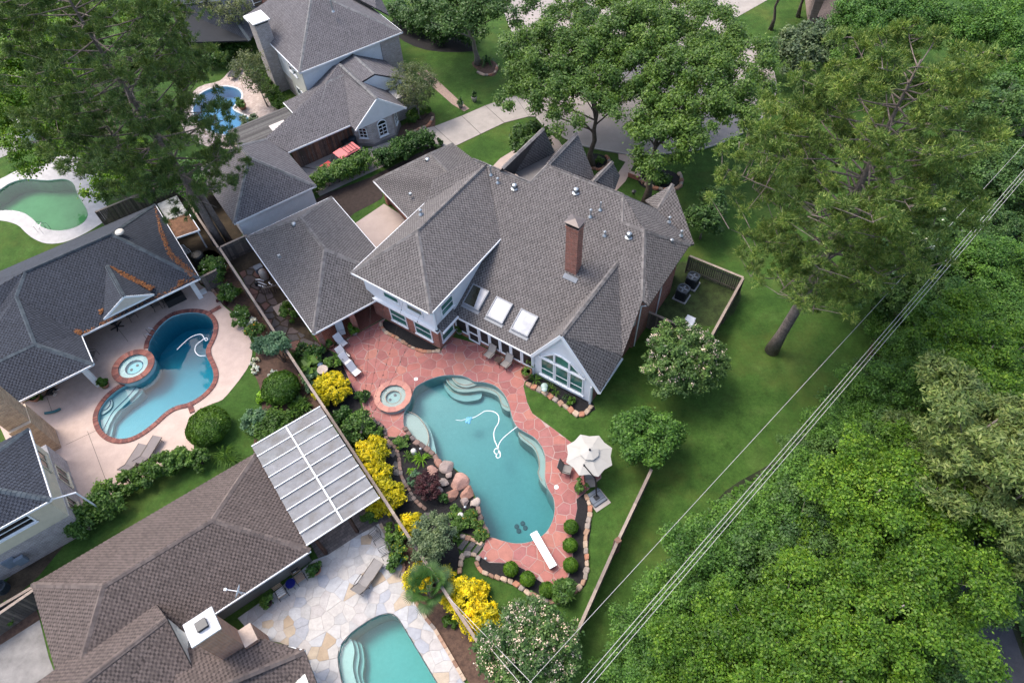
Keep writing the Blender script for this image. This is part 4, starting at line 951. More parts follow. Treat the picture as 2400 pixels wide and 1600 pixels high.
# pools ------------------------------------------------------------
def basin(parent, loop, fun, zr, mat):
    """walls and sloping floor of a pool"""
    L = [np.array([p[0], p[1]]) for p in loop]
    if area2(L) < 0: L = L[::-1]
    n = len(L); V = [(p[0], p[1], zr) for p in L] + [(p[0], p[1], fun(p)) for p in L]
    F = [(j, i, n + i, n + j) for i in range(n) for j in ((i + 1) % n,)]
    for t in tessellate_polygon([[Vector((p[0], p[1], 0)) for p in L]]):
        a, b, c = (L[i] for i in t); s = (b[0] - a[0]) * (c[1] - a[1]) - (b[1] - a[1]) * (c[0] - a[0])
        F.append(tuple(n + i for i in (t if s > 0 else reversed(t))))
    return mk('basin', V, F, mat, parent)
def water(loop, z, depth, mat, label_name='pool_water'):
    L = offset_loop(loop, .012); m = MB(); m.prism(L, z - depth, z); return tag(m.build(label_name, mat), kind='structure')
def shelf(parent, pts, top, mat, name='bench', raw=False, bottom=-1.6):
    m = MB(); m.prism(pts if raw else [p[:2] for p in smooth_loop(AT(pts), 4)], bottom, top); return m.build(name, mat, parent)
plaster = plain('teal plaster', (0.27, 0.37, 0.37), 0.7, 0.05, 0.5, 0, fine=4)
plaster_pale = plain('pale plaster', (0.27, 0.33, 0.315), 0.7, 0.05, 1.2, 0, fine=4)
nosing = plain('step edge tile', (0.40, 0.30, 0.24), 0.6, .15)
wA = watermat('pool water grey green', (0.25, 0.74, 0.77), 0.55)
wB = watermat('pool water blue', (0.03, 0.68, 0.78), 0.7)
wC = watermat('pool water turquoise', (0.10, 0.74, 0.72), 0.55)
wD = watermat('pool water green', (0.10, 0.62, 0.30), 0.5)
PA = thing('swimming_pool', at(1130, 1080), 'large freeform grey green pool with raised round spa in red stone patio', 'pool')
pa0, pa1 = at(1120, 900)[:2], at(1220, 1240)[:2]
def depthA(p):
    t = np.dot(np.asarray(p[:2]) - pa0, pa1 - pa0) / np.dot(pa1 - pa0, pa1 - pa0); return -1.15 - 1.3 * min(1.1, max(0, t))
basin(PA, POOL_A, depthA, .03, plaster)
water(POOL_A, -.1, 3.2, wA)
def strip_steps(parent, pts, top, mat, line, w=.09, name='step'):
    o = shelf(parent, pts, top, mat, name)
    return o
# sun shelf, entry steps, benches
shelf(PA, [(940, 985), (950, 962), (975, 972), (991, 989), (1002, 1010), (1005, 1030), (998, 1050), (970, 1040), (945, 1015)], -.32, plaster_pale, 'sun_shelf')
shelf(PA, [(940, 985), (962, 958), (990, 975), (1004, 995), (1013, 1020), (1018, 1062), (980, 1050)], -.62, plaster, 'step')
shelf(PA, [(1058, 872), (1060, 885), (1072, 897), (1092, 902), (1108, 899), (1118, 893), (1100, 878)], -.3, plaster_pale, 'step')
shelf(PA, [(1045, 874), (1052, 895), (1070, 908), (1095, 910), (1130, 907), (1165, 920), (1176, 945), (1192, 955), (1200, 945), (1180, 910), (1120, 885)], -.5, plaster_pale, 'bench')
shelf(PA, [(1040, 877), (1042, 900), (1060, 918), (1085, 926), (1110, 924), (1125, 918), (1125, 905), (1100, 890)], -.85, plaster, 'step')
shelf(PA, [(1216, 1003), (1218, 1018), (1235, 1032), (1252, 1046), (1262, 1070), (1264, 1095), (1262, 1108), (1272, 1128), (1290, 1135), (1290, 1060), (1255, 1018)], -.5, plaster_pale, 'bench')
def nose(parent, pts, z):
    P = smooth_loop(AT(pts, z), 4, False); m = MB(); m.tube([np.array([p[0], p[1], z]) for p in P], .035, 4); return m.build('nosing', nosing, parent)
nose(PA, [(953, 962), (975, 972), (991, 989), (1002, 1010), (1005, 1030), (999, 1046)], -.3)
nose(PA, [(1060, 884), (1072, 897), (1092, 902), (1110, 898)], -.28); nose(PA, [(1049, 884), (1052, 895), (1070, 908), (1095, 910), (1130, 907), (1165, 920), (1176, 945), (1191, 954)], -.48)
nose(PA, [(1041, 890), (1044, 900), (1060, 917), (1085, 925), (1110, 923), (1124, 917)], -.83); nose(PA, [(1217, 1010), (1220, 1019), (1235, 1032), (1252, 1046), (1262, 1070), (1264, 1095), (1261, 1108), (1270, 1126)], -.48)
for px, py in ((1211, 1233), (1225, 1226), (1231, 1236), (1216, 1243)):
    c = at(px, py, -2.3); MB().lathe(np.array([c[0], c[1], depthA(c) + .01]), [(.17, 0), (.17, .03), (.1, .05)], 14).build('drain', plain('drain grey', (.1, .1, .12)), PA)
# raised spa of the main pool
flag_red_ring = pieces('red ring stone', [(.40, .19, .15), (.36, .165, .135), (.43, .21, .16)], .75, .18, 3, .4)
def spa(parent, px, py, r_out, r_in, h, mat_ring, wmat, pale, seat=True, pieces_n=14, ringname='coping_stone', depth=.36):
    c = at(px, py, h); n = 40
    m = MB(); prof = [(r_in, -.9), (r_in, h - .08)]
    ring = MB()
    for rr, z0, z1, fl in ((r_out - .06, -1.0, h - .06, 0),): ring.lathe(np.array([c[0], c[1], 0]), [(rr, z0), (rr, z1), (r_in, z1), (r_in, h - depth)], n)
    ring.F = ring.F[:-2]; ring.M = ring.M[:-2]
    ring.build('spa_wall', pale, parent)
    flo = MB(); flo.lathe(np.array([c[0], c[1], h - depth - .02]), [(r_in, 0), (r_in, .02)], 32); flo.build('spa_floor', plaster if wmat is wA else MATS['blue plaster'], parent)
    st = MB(); st.lathe(np.array([c[0], c[1], h - depth]), [(r_in, 0), (r_in, .17), (r_in * .58, .17), (r_in * .58, 0)], 32); st.F = st.F[:-2]; st.M = st.M[:-2]; st.build('spa_seat', pale, parent)
    e = MB(); e.tube([np.array([c[0] + r_in * .58 * cos(a), c[1] + r_in * .58 * sin(a), h - depth + .175]) for a in np.linspace(0, 2 * pi, 30)], .03, 4); e.build('nosing', nosing if wmat is wA else plain('blue tile', (.02, .03, .12), .3), parent)
    for k in range(pieces_n):
        a0 = 2 * pi * k / pieces_n; a1 = 2 * pi * (k + 1) / pieces_n - .012 / r_out * 1.2; sg = max(2, 24 // pieces_n + 1)
        o_ = [(c[0] + r_out * cos(a), c[1] + r_out * sin(a)) for a in np.linspace(a0, a1, sg)]; i_ = [(c[0] + (r_in - .03) * cos(a), c[1] + (r_in - .03) * sin(a)) for a in np.linspace(a1, a0, sg)]
        MB().prism(o_ + i_, h - .07, h + random.uniform(-.004, .004)).build(ringname, mat_ring, parent)
    wm = MB(); wm.lathe(np.array([c[0], c[1], 0]), [(r_in - .004, h - depth - .01), (r_in - .004, h - .09)], 40); tag(wm.build('spa_water', wmat), kind='structure')
    for a in (0.4, 1.2):
        MB().lathe(np.array([c[0] + .28 * cos(a * 3), c[1] + .28 * sin(a * 3), h - depth + .01]), [(.11, 0), (.11, .03), (.04, .05)], 12).build('drain', plain('drain grey', (.1, .1, .12)), parent)
    return c
spa(PA, 920.5, 927, 1.42, 1.0, .42, flag_red_ring, wA, plaster_pale)
# diving board
DB = thing('diving_board', at(1270, 1300), 'white diving board over the deep end of the grey green pool', 'diving board')
b0_, b1_ = at(1250, 1247, .55), at(1297, 1328, .5); bd = (b1_ - b0_) / np.linalg.norm(b1_ - b0_); bs = np.cross(bd, zs); bs /= np.linalg.norm(bs)
MB().box((b0_ + b1_) / 2, .5, np.linalg.norm(b1_ - b0_), .05, (bs, bd, np.cross(bs, bd))).build('board', plain('board white', (.82, .82, .82), .6, .03), DB)
m = MB()
for t in (.62, .92): m.box(b0_ + (b1_ - b0_) * t - zs * .26, .4, .25, .46, (bs, bd, zs))
m.build('stand', plain('stand steel', (.35, .36, .37), .4, metal=.6), DB)
# pool of the dark roofed house
PB = thing('swimming_pool', at(370, 880), 'blue kidney shaped pool with brick edge and round spa in pink concrete', 'pool')
pb0, pb1 = at(270, 1000)[:2], at(440, 780)[:2]
def depthB(p):
    t = np.dot(np.asarray(p[:2]) - pb0, pb1 - pb0) / np.dot(pb1 - pb0, pb1 - pb0); return -.95 - 1.2 * min(1.05, max(0, t))
plasterB = plain('blue plaster', (.26, .46, .50), .7, .05, .5, 0, fine=4)
basin(PB, POOL_B, depthB, .02, plasterB); water(POOL_B, -.1, 3.0, wB)
sB = plain('blue white plaster', (.31, .42, .43), .7, .08); z4 = lambda L: [(x / 2.904, 530 + y / 2.904) for x, y in L]
shelf(PB, z4([(660, 1340), (680, 1220), (740, 1150), (860, 1080), (930, 1090), (880, 1150), (820, 1210), (770, 1260), (730, 1330), (700, 1400)]), -.35, sB, 'step')
shelf(PB, z4([(660, 1360), (690, 1240), (880, 1085), (945, 1085), (920, 1130), (850, 1190), (800, 1240), (750, 1310), (735, 1380), (715, 1420)]), -.6, sB, 'step')
shelf(PB, z4([(680, 1270), (690, 1225), (735, 1170), (755, 1180), (750, 1220), (715, 1255)]), -.2, sB, 'bench'); shelf(PB, z4([(1435, 1060), (1440, 1020), (1470, 990), (1475, 1040), (1460, 1080)]), -.35, sB, 'bench')
bt = plain('blue tile', (.02, .03, .12), .3)
def noseb(pts, z): P = smooth_loop(AT(z4(pts), z), 4, False); MB().tube(P, .03, 4).build('nosing', bt, PB)
noseb([(700, 1390), (730, 1330), (770, 1260), (820, 1210), (880, 1150), (925, 1095)], -.33); noseb([(750, 1310), (800, 1240), (850, 1190)], -.58); noseb([(695, 1255), (725, 1243), (748, 1215), (752, 1185)], -.18)
brick_edge = pieces('coping brick', [(.20, .075, .06), (.16, .06, .05), (.24, .095, .075), (.13, .055, .05)], .75, .2, 8, .4)
# brick coping, one brick after another
out_ = offset_loop(POOL_B, .16); P2 = resample(out_, .115, True); proto = None; sp_c = at(311.6, 857)
cop = None
for i, p in enumerate(P2):
    if np.hypot(p[0] - sp_c[0], p[1] - sp_c[1]) < 1.72: continue
    q = P2[(i + 1) % len(P2)]; a = atan2(q[1] - p[1], q[0] - p[0])
    if cop is None:
        cop = MB().box((0, 0, 0), .1, .36, .08).build('brick', brick_edge, PB, org=(0, 0, 0)); ob = cop
        cop.data.transform(Matrix.Translation(Vector(ORG[PB.name])))
    else: ob = cop.copy(); COL.objects.link(ob)
    ob.location = Vector((p[0], p[1], .06)) - Vector(ORG[PB.name]); ob.rotation_euler = (0, 0, a)
spa(PB, 311.6, 857, 1.62, 1.15, .4, brick_edge, wB, sB, pieces_n=44, ringname='brick')
for pts in ([(1420, 595), (1510, 545)], [(1290, 1205), (1315, 1280)]):
    a, b = AT(z4(pts)); d = (b - a) / np.linalg.norm(b - a); n = int(np.linalg.norm(b - a) / .115)
    for k in range(n):
        ob = cop.copy(); COL.objects.link(ob); ob.location = Vector(a + d * .115 * k + zs * .045) - Vector(ORG[PB.name]); ob.rotation_euler = (0, 0, atan2(d[1], d[0]))
DECK_B = px_loop([(440, 640), (470, 668), (498, 685), (523, 716), (554, 743), (578, 778), (592, 812), (586, 850), (570, 878), (546, 909), (522, 936), (500, 945), (460, 965), (448, 1000), (455, 1050), (430, 1078), (390, 1092), (340, 1122), (240, 1168), (172, 1205), (100, 1200), (0, 1000), (-60, 880), (-60, 760), (100, 690), (300, 600)], 0, 2)
db_ = tag(sheet('pink_deck', DECK_B, .016, pink_c, [offset_loop(POOL_B, .02)], None, 0.0), kind='structure')
for a, b in (((154, 1042), (226, 1008)), ((205, 1010), (250, 1130)), ((238, 720), (300, 800)), ((110, 930), (122, 965))): MB().beam(at(*a, .018), at(*b, .018), .03, .006).build('joint_line', joint, db_)
# pool of the brown roofed house
PCo = thing('swimming_pool', at(900, 1560), 'turquoise rounded rectangle pool in pale flagstone patio at the bottom edge', 'pool')
basin(PCo, POOL_C, lambda p: -1.5, .03, plain('aqua plaster', (.20, .40, .40), .7, .05, .5, 0, fine=4)); water(POOL_C, -.08, 2.2, wC)
sC = plain('aqua white plaster', (.27, .42, .41), .7, .08)
for k, z in enumerate((-.3, -.6, -.9)):
    t = k * 9; shelf(PCo, [(785, 1500), (806, 1505 - t * .3), (818 + t, 1492 + t * .2), (828 + t, 1520 + t), (824 + t, 1560 + t), (835 + t, 1610), (845 + t, 1680), (790, 1680)], z, sC, 'step')
MB().tube([np.array([p[0], p[1], .02]) for p in offset_loop(POOL_C, .02)] , .04, 5).build('pool_edge', plain('dark edge', (.05, .06, .06)), PCo)
PD = thing('swimming_pool', at(80, 480), 'cloudy green pool with white stone deck at the left edge under the maple', 'pool')
basin(PD, POOL_D, lambda p: -1.6, .03, plain('green plaster', (.36, .46, .38), .7, .12, .6)); water(POOL_D, -.1, 2.4, wD)
DECK_D = px_loop([(-60, 440), (0, 420), (40, 400), (90, 385), (140, 362), (190, 372), (225, 395), (240, 440), (250, 480), (250, 512), (225, 532), (190, 552), (150, 568), (110, 571), (80, 560), (60, 545), (40, 527), (0, 517), (-60, 520)])
tag(sheet('white_pool_deck', DECK_D, .02, white_deck, [POOL_D]), kind='structure')
PE = thing('swimming_pool', at(520, 260), 'small bright blue pool with pale stone rim behind the grey house', 'pool')
basin(PE, POOL_E, lambda p: -1.3, .03, plain('sky plaster', (.34, .55, .62), .7, .1)); water(POOL_E, -.1, 2.0, watermat('pool water sky blue', (.10, .55, .78), .6))
DECK_E = px_loop([(425, 250), (465, 205), (515, 190), (540, 165), (578, 140), (592, 152), (600, 178), (618, 200), (625, 225), (640, 250), (662, 264), (640, 292), (640, 320), (610, 345), (540, 350), (460, 335), (425, 290)])
tag(sheet('paver_deck', DECK_E, .02, pale_deck, [POOL_E]), kind='structure')
rim = offset_loop(POOL_E, .2); rimm = plain('pale rim', (.5, .5, .5), .7, .12); step_ = max(2, len(rim) // 28); base_ = POOL_E if area2(POOL_E) > 0 else POOL_E[::-1]
for i in range(0, len(rim), 2):
    j = (i + 2) % len(rim); MB().prism([rim[i], rim[(i + 1) % len(rim)], rim[j], base_[j], base_[(i + 1) % len(rim)], base_[i]], 0, .06 + .004 * (i % 3)).build('coping_stone', rimm, PE)

def tidy(c, eps=.05):
    q = [np.asarray(p, float) for p in c]; again = True
    while again and len(q) > 2:
        again = False
        for i in range(len(q)):
            a, b, d = q[i - 1], q[i], q[(i + 1) % len(q)]; u, v = b - a, d - b; lu, lv = np.linalg.norm(u), np.linalg.norm(v)
            if lu < eps or lv < 1e-6 or (u @ v) / (lu * lv) < -.9: q.pop(i); again = True; break
    return q
def crossed(q):
    n = len(q); o = lambda a, b, c: (b[0] - a[0]) * (c[1] - a[1]) - (b[1] - a[1]) * (c[0] - a[0])
    for i in range(n):
        for j in range(i + 2, n):
            if i == 0 and j == n - 1: continue
            a, b, c, d = q[i], q[(i + 1) % n], q[j], q[(j + 1) % n]
            if o(a, b, c) * o(a, b, d) < 0 and o(c, d, a) * o(c, d, b) < 0: return True
    return False
# flagstones --------------------------------------------------------
def flagstones(parent, poly, step, z, mat, gap=.035, jit=.36, thick=.05, ang=0.3, keep=lambda c: True, name='flagstone', squash=1.0):
    P = [np.asarray(p[:2], float) for p in poly]
    if area2(P) < 0: P = P[::-1]
    x0, y0 = np.min(P, 0); x1, y1 = np.max(P, 0); S = []; row = 0; y = y0 - step
    while y < y1 + step:
        x = x0 - step + (row % 2) * step * .5
        while x < x1 + step:
            if random.random() > .12: S.append((x + random.uniform(-jit, jit) * step, y + random.uniform(-jit, jit) * step))
            x += step * squash
        y += step * .92; row += 1
    S = np.array(S); n = 0
    for i in range(len(S)):
        if not keep(S[i]): continue
        cell = voronoi_cell(i, S, step * 2.2)
        if len(cell) < 3: continue
        if area2(cell) < 0: cell = cell[::-1]
        c = clip_convex(P, cell)
        if len(c) < 3 or abs(area2(c)) < .06: continue
        q = tidy(c)
        if len(q) < 3: continue
        q = tidy(offset_loop(q, -gap * random.uniform(.35, .75)))
        if len(q) < 3 or crossed(q): continue
        if area2(q) < .04: continue
        MB().prism(q, z - thick, z + random.uniform(-.004, .006)).build(name, mat, parent); n += 1
    return n
flag_red = pieces('red flagstone', [(.285, .105, .092), (.255, .095, .086), (.30, .118, .104), (.235, .088, .082), (.28, .115, .104), (.315, .122, .10), (.265, .102, .096), (.29, .105, .09), (.325, .135, .105)], .72, .2, 2.2, .35)
flag_tan = pieces('pale flagstone', [(.359, .335, .320), (.406, .390, .374), (.335, .257, .179), (.374, .374, .382), (.390, .367, .343), (.289, .296, .320), (.421, .398, .374), (.367, .300, .226), (.374, .351, .335), (.328, .320, .312), (.390, .374, .359)], .75, .2, 2.6, .4)
pool_in = [p[:2] for p in POOL_A]
def nearest(pt): return int(np.argmin([np.hypot(q[0] - pt[0], q[1] - pt[1]) for q in pool_in]))
i0, i1 = nearest(at(957, 1016)), nearest(at(1147, 1257))
fwd = [pool_in[(i0 + k) % len(pool_in)] for k in range((i1 - i0) % len(pool_in) + 1)]
bwd = [pool_in[(i0 - k) % len(pool_in)] for k in range((i0 - i1) % len(pool_in) + 1)]
mid = np.array(at(1277, 1068)[:2]); inner = fwd if min(np.hypot(*(np.array(p) - mid)) for p in fwd) < 1 else bwd
outer_px = [(1137, 1268), (1132, 1287), (1121, 1301), (1146, 1318), (1186, 1319), (1207, 1323), (1229, 1334), (1250, 1351), (1270, 1364), (1288, 1368), (1300, 1371), (1314, 1366), (1332, 1351), (1338, 1335), (1342, 1316), (1343, 1294), (1339, 1269), (1341, 1234), (1348, 1216), (1353, 1191), (1351, 1170), (1372, 1153), (1409, 1120), (1408, 1090), (1380, 1070), (1337, 1035), (1292, 1001), (1248, 969), (1236, 944), (1227, 906), (1230, 895), (1244, 885), (1250, 872), (1117, 805), (1060, 790), (1038, 815), (1034, 822), (985, 820), (942, 799), (905, 778), (893, 762), (905, 745), (769, 819), (790, 828), (800, 848), (828, 910), (848, 942), (853, 961), (872, 982), (902, 1000), (909, 1023), (936, 1025)]
PATIO = inner + [p[:2] for p in AT(outer_px)]
RP = tag(sheet('red_patio', PATIO, .022, grout_red), kind='structure')
spc = at(920.5, 927)
nred = flagstones(RP, PATIO, .78, .036, flag_red, gap=.045, keep=lambda c: np.hypot(c[0] - spc[0], c[1] - spc[1]) > .75)
tp_px = [(557, 1448), (640, 1390), (735, 1312), (768, 1300), (842, 1252), (867, 1239), (888, 1226), (913, 1271), (947, 1321), (936, 1350), (952, 1378), (994, 1446), (1017, 1475), (1090, 1600), (1120, 1660), (1060, 1660)]
ci = POOL_C; top_c = [p for p in ci]
TP_out = [p[:2] for p in AT(tp_px)]
lowC = [p[:2] for p in AT([(1055, 1650), (1024, 1600), (985, 1535), (946, 1470), (931, 1447), (914, 1438), (890, 1442), (862, 1456), (824, 1483), (800, 1511), (793, 1540), (800, 1585), (820, 1645)])]
TPATIO = TP_out + lowC + [p[:2] for p in AT([(720, 1660), (716, 1560), (715, 1528), (656, 1505), (600, 1495)])]
TP = tag(sheet('pale_patio', TPATIO, .022, grout_tan), kind='structure')
ntan = flagstones(TP, TPATIO, .64, .036, flag_tan, gap=.02)
tag(sheet('paver_floor', [LOT(u, v)[:2] for u, v in ((-2.9, 18.9), (-2.2, 18.85), (2.2, 18.6), (2.25, 28), (-2.9, 28))], .017, grey_paver), kind='structure')
# stepping stones in the side yard
slate_st = pieces('side yard slab', [(.11, .085, .08), (.085, .075, .075), (.16, .085, .07)], .85, .3, 3, .5)
SY = tag(land('side_path', [(690, 800), (735, 795), (768, 822), (720, 838), (690, 830), (655, 790)], .016, litter_soil), kind='structure')
flagstones(SY, [p[:2] for p in AT([(560, 640), (600, 620), (640, 690), (690, 770), (735, 795), (768, 822), (720, 838), (690, 830), (640, 770), (590, 700)])], .8, .05, slate_st, gap=.12, jit=.4)

# rocks --------------------------------------------------------------
def rock_mesh(seed, sub=1, flat=.65):
    r = random.Random(seed); bm = bmesh.new(); bmesh.ops.create_icosphere(bm, subdivisions=sub, radius=.5)
    k = [Vector((r.uniform(-1, 1), r.uniform(-1, 1), r.uniform(-1, 1))).normalized() for _ in range(9)]; h = [r.uniform(.55, .85) for _ in k]
    for v in bm.verts:
        d = v.co.normalized(); c = 1.0
        for n, hh in zip(k, h):
            t = d.dot(n)
            if t > .3: c = min(c, hh / t)
        v.co = d * .5 * c * r.uniform(.97, 1.03); v.co.z *= flat
    me = bpy.data.meshes.new('rock'); bm.to_mesh(me); bm.free(); return me
def block_mesh(seed):
    r = random.Random(seed); bm = bmesh.new(); bmesh.ops.create_cube(bm, size=.95)
    for v in bm.verts: v.co += Vector((r.uniform(-.13, .13), r.uniform(-.13, .13), r.uniform(-.12, .12)))
    bmesh.ops.bevel(bm, geom=list(bm.edges), offset=.14, segments=1, affect='EDGES')
    me = bpy.data.meshes.new('block'); bm.to_mesh(me); bm.free(); return me
ROCKS = [block_mesh(s) for s in range(6)]
edge_stone = pieces('edging stone', [(.30, .19, .13), (.22, .13, .09), (.36, .27, .20), (.34, .16, .10), (.25, .21, .18), (.40, .30, .22)], .85, .3, 5, .5)
brown_stone = pieces('brown rock', [(.14, .095, .08), (.10, .075, .068), (.18, .12, .10), (.12, .10, .095)], .85, .35, 4, .5)
for me in ROCKS: me.materials.append(edge_stone)
ROCKS_B = [m.copy() for m in ROCKS]
for me in ROCKS_B: me.materials.clear(); me.materials.append(brown_stone)
def edging(name, pts, size, label, rocks=ROCKS, z=.05, closed=False, asp=1.35):
    P = resample(smooth_loop(AT(pts), 5, closed), size * .98, closed); t = thing(name, at(*pts[0]), label, 'edging')
    for i in range(len(P) - 1):
        a, b = P[i], P[i + 1]; o = bpy.data.objects.new('stone', random.choice(rocks)); COL.objects.link(o); o.parent = t
        s = size * random.uniform(.85, 1.2); o.location = Vector(((a[0] + b[0]) / 2, (a[1] + b[1]) / 2, z)) - Vector(ORG[t.name])
        o.rotation_euler = (random.uniform(-.15, .15), random.uniform(-.15, .15), atan2(b[1] - a[1], b[0] - a[0]) + random.uniform(-.2, .2)); o.scale = (size * random.uniform(.85, 1.05), size * random.uniform(.6, .85), size * random.uniform(.5, .75))
    return t
edging('stone_border', [(1232, 900), (1246, 906), (1265, 915), (1290, 930), (1312, 945), (1335, 960), (1350, 972), (1366, 974), (1380, 962), (1388, 950)], .5, 'tan stone border round the bed below the gable window')
edging('stone_border', [(893, 758), (897, 772), (912, 784), (930, 793), (945, 803), (965, 815), (990, 824), (1015, 825), (1032, 823)], .36, 'tan stone border round the bed at the brick wing')
edging('stone_border', [(1124, 1302), (1116, 1318), (1124, 1335), (1142, 1346), (1160, 1353), (1190, 1360), (1212, 1371), (1235, 1388), (1262, 1402), (1290, 1411), (1318, 1406)], .42, 'stone border below the row of clipped green balls')
edging('stone_border', [(1340, 1392), (1358, 1377), (1371, 1357), (1376, 1330), (1375, 1300), (1372, 1275), (1374, 1250), (1379, 1225), (1384, 1200), (1381, 1180), (1372, 1160)], .42, 'stone border beside the row of clipped balls and the lawn')
edging('rock_rim', [(947, 1002), (957, 1018), (975, 1037), (998, 1050), (1014, 1064), (1026, 1080)], .48, 'brown rock rim of the pool beside the sun shelf', ROCKS_B, .05)
edging('rock_rim', [(1116, 1172), (1121, 1190), (1124, 1206), (1128, 1222), (1134, 1238), (1143, 1254)], .5, 'brown rock rim of the pool above the stepping stones', ROCKS_B, .05)
edging('stone_border', [(875, 985), (890, 995), (902, 1008), (905, 1030), (925, 1045), (935, 1070), (938, 1100), (945, 1125), (960, 1150), (975, 1175), (1000, 1195)], .36, 'low stone border behind the yellow shrubs', ROCKS_B)
edging('stone_border', [(1078, 1255), (1095, 1262), (1115, 1268), (1130, 1275)], .42, 'stones above the mossy stepping stones', ROCKS); edging('stone_border', [(1078, 1345), (1080, 1320), (1086, 1300), (1100, 1298), (1118, 1302)], .42, 'stones below the mossy stepping stones', ROCKS)
edging('stone_border', [(462, 655), (478, 662), (494, 676), (508, 692), (520, 706)], .36, 'pale stone border at the end of the pink deck')
edging('stone_border', [(1492, 402), (1498, 420), (1515, 434), (1540, 443), (1570, 447), (1592, 440), (1598, 420), (1590, 405)], .5, 'stone border round the leaning street oak')
edging('stone_border', [(1380, 392), (1400, 399), (1420, 392), (1428, 378), (1420, 365)], .4, 'stone border round the twin trunked street oak')
edging('stone_border', [(1118, 170), (1140, 178), (1160, 172), (1166, 155)], .4, 'stone border round the cycad by the street'); edging('stone_border', [(955, 318), (985, 303), (1005, 295), (1015, 275)], .4, 'stone border of the bed beside the brick bay')
# big pool boulders, one by one
BOULD = pieces('pool boulder', [(.34, .20, .16), (.30, .25, .22), (.24, .19, .17), (.36, .30, .26), (.28, .15, .11)], .8, .4, 2.0, .6)
for i, (px, py, s, lb) in enumerate([(1048, 1093, 1.25, 'brown speckled boulder at the pool edge behind the red maple'), (1076, 1128, 1.5, 'largest reddish boulder at the pool edge'), (1058, 1160, 1.15, 'grey boulder with pale patches below the largest one'), (1095, 1155, 1.15, 'rounded pinkish boulder overhanging the pool'),
        (1089, 1177, .8, 'white streaked boulder lowest in the cluster'), (1040, 1130, .85, 'orange brown boulder beside the red maple'), (1013, 1103, 1.0, 'dark boulder topmost in the cluster'), (1028, 1084, .75, 'small brown boulder above the cluster'), (1112, 1178, .9, 'flat brown boulder below the cluster at the water'), (1030, 1148, .7, 'small orange boulder under the red maple'), (1053, 1112, .6, 'small white speckled boulder in the middle of the cluster')]):
    me = rock_mesh(50 + i, 3, .7); me.materials.append(BOULD)
    o = bpy.data.objects.new('boulder', me); COL.objects.link(o); o.location = at(px, py, .1); o.scale = (s, s * .85, s * .8); o.rotation_euler = (random.uniform(-.2, .2), random.uniform(-.2, .2), random.uniform(0, 6)); tag(o, lb, 'boulder', 'boulders at the pool edge')
# mossy stepping stones
for i, (px, py, lb) in enumerate([(1121, 1284, 'mossy slab nearest the red patio'), (1104, 1279, 'second mossy slab from the red patio'), (1088, 1273, 'third mossy slab from the red patio')]):
    c = at(px, py, .06); a = atan2(*(at(px + 14, py - 18) - at(px - 14, py + 18))[[1, 0]]); d = np.array([cos(a), sin(a), 0]); s_ = np.array([-sin(a), cos(a), 0])
    tag(MB().box(c, .95, .34, .1, (d, s_, zs), taper=.95).build('stepping_stone', plain('mossy slab', (.075, .07, .068), .9, .3, 4, .5)), lb, 'stone', 'stepping stones')
for i, (px, py) in enumerate([(917, 1040), (922, 1062), (927, 1090), (930, 1105), (1000, 1210), (960, 1165)]):
    c = at(px, py, .05); tag(MB().box(c, .6, .45, .08, (mdir(LOT, 1, .3 * i), mdir(LOT, -.3 * i, 1), zs), taper=.9).build('stepping_stone', MATS['mossy slab']), 'grey garden path slab ' + ('at the patio end of the path', 'second from the patio end', 'third from the patio end', 'fourth from the patio end', 'last before the small green tree', 'fifth from the patio end')[i], 'stone', 'garden path slabs')

# fences -------------------------------------------------------------
wood_grey = pieces('weathered fence board', [(.115, .095, .08), (.09, .075, .066), (.14, .115, .098), (.075, .063, .057)], .9, .3, 4, .4)
wood_red = pieces('stained fence board', [(.15, .075, .05), (.105, .058, .042), (.19, .105, .07), (.085, .06, .05), (.13, .09, .07)], .9, .35, 2, .4)
cap_wood = pieces('fence top board', [(.24, .19, .155), (.20, .16, .135), (.28, .225, .185)], .9, .3, 5, .4)
def fence(a, b, label, h=1.85, mat=None, pw=.14, gap=.012, cap=True, side=1, skip=None):
    a = np.array([a[0], a[1], 0.]); b = np.array([b[0], b[1], 0.]); mat = mat or wood_grey
    t = thing('fence', a, label, 'fence'); d = b - a; ln = np.linalg.norm(d); d /= ln; s = np.cross(d, zs); ang = atan2(d[1], d[0])
    n = int(ln / (pw + gap)); pk = None; o_ = Vector(a)
    for k in range(n):
        if pk is None: pk = MB().box(a + zs * h / 2, pw, .022, h, (np.array([1., 0, 0]), np.array([0, 1., 0]), zs)).build('picket', mat, t); ob = pk
        else: ob = pk.copy(); COL.objects.link(ob)
        p = d * (k + .5) * (pw + gap) + s * .05 * side; ob.location = (p[0], p[1], random.uniform(-.012, .012)); ob.rotation_euler = (0, random.uniform(-.006, .006), ang)
    for z in (.35, h - .35): MB().beam(a + zs * z - s * .0, b + zs * z, .045, .09).build('rail', mat, t)
    m = int(ln / 2.4)
    for k in range(m + 1):
        p = a + d * ln * k / max(1, m) - s * .07 * side; MB().beam(p, p + zs * (h + .03), .1, .1).build('post', mat, t)
    if cap:
        for k in range(max(1, m)):
            p, q = a + d * ln * k / max(1, m), a + d * ln * (k + 1) / max(1, m); MB().beam(p + zs * (h + .045) + d * .006, q + zs * (h + .045), .19, .035).build('cap_board', cap_wood, t)
    return t
fence(LOT(2.37, 9), LOT(2.37, 28.5), 'long weathered board fence between the yellow shrubs and the pale patio')
fence(LOT(2.37, 28.5), LOT(2.37, 48.75), 'long weathered board fence between the planting beds and the garage yard')
fence(LOT(2.3, 48.85), LOT(2.25, 60), 'board fence behind the pine trunk and small shed')
fence(LOT(2.45, 48.8), LOT(4.9, 48.75), 'short dark board fence below the white garage wall', side=-1)
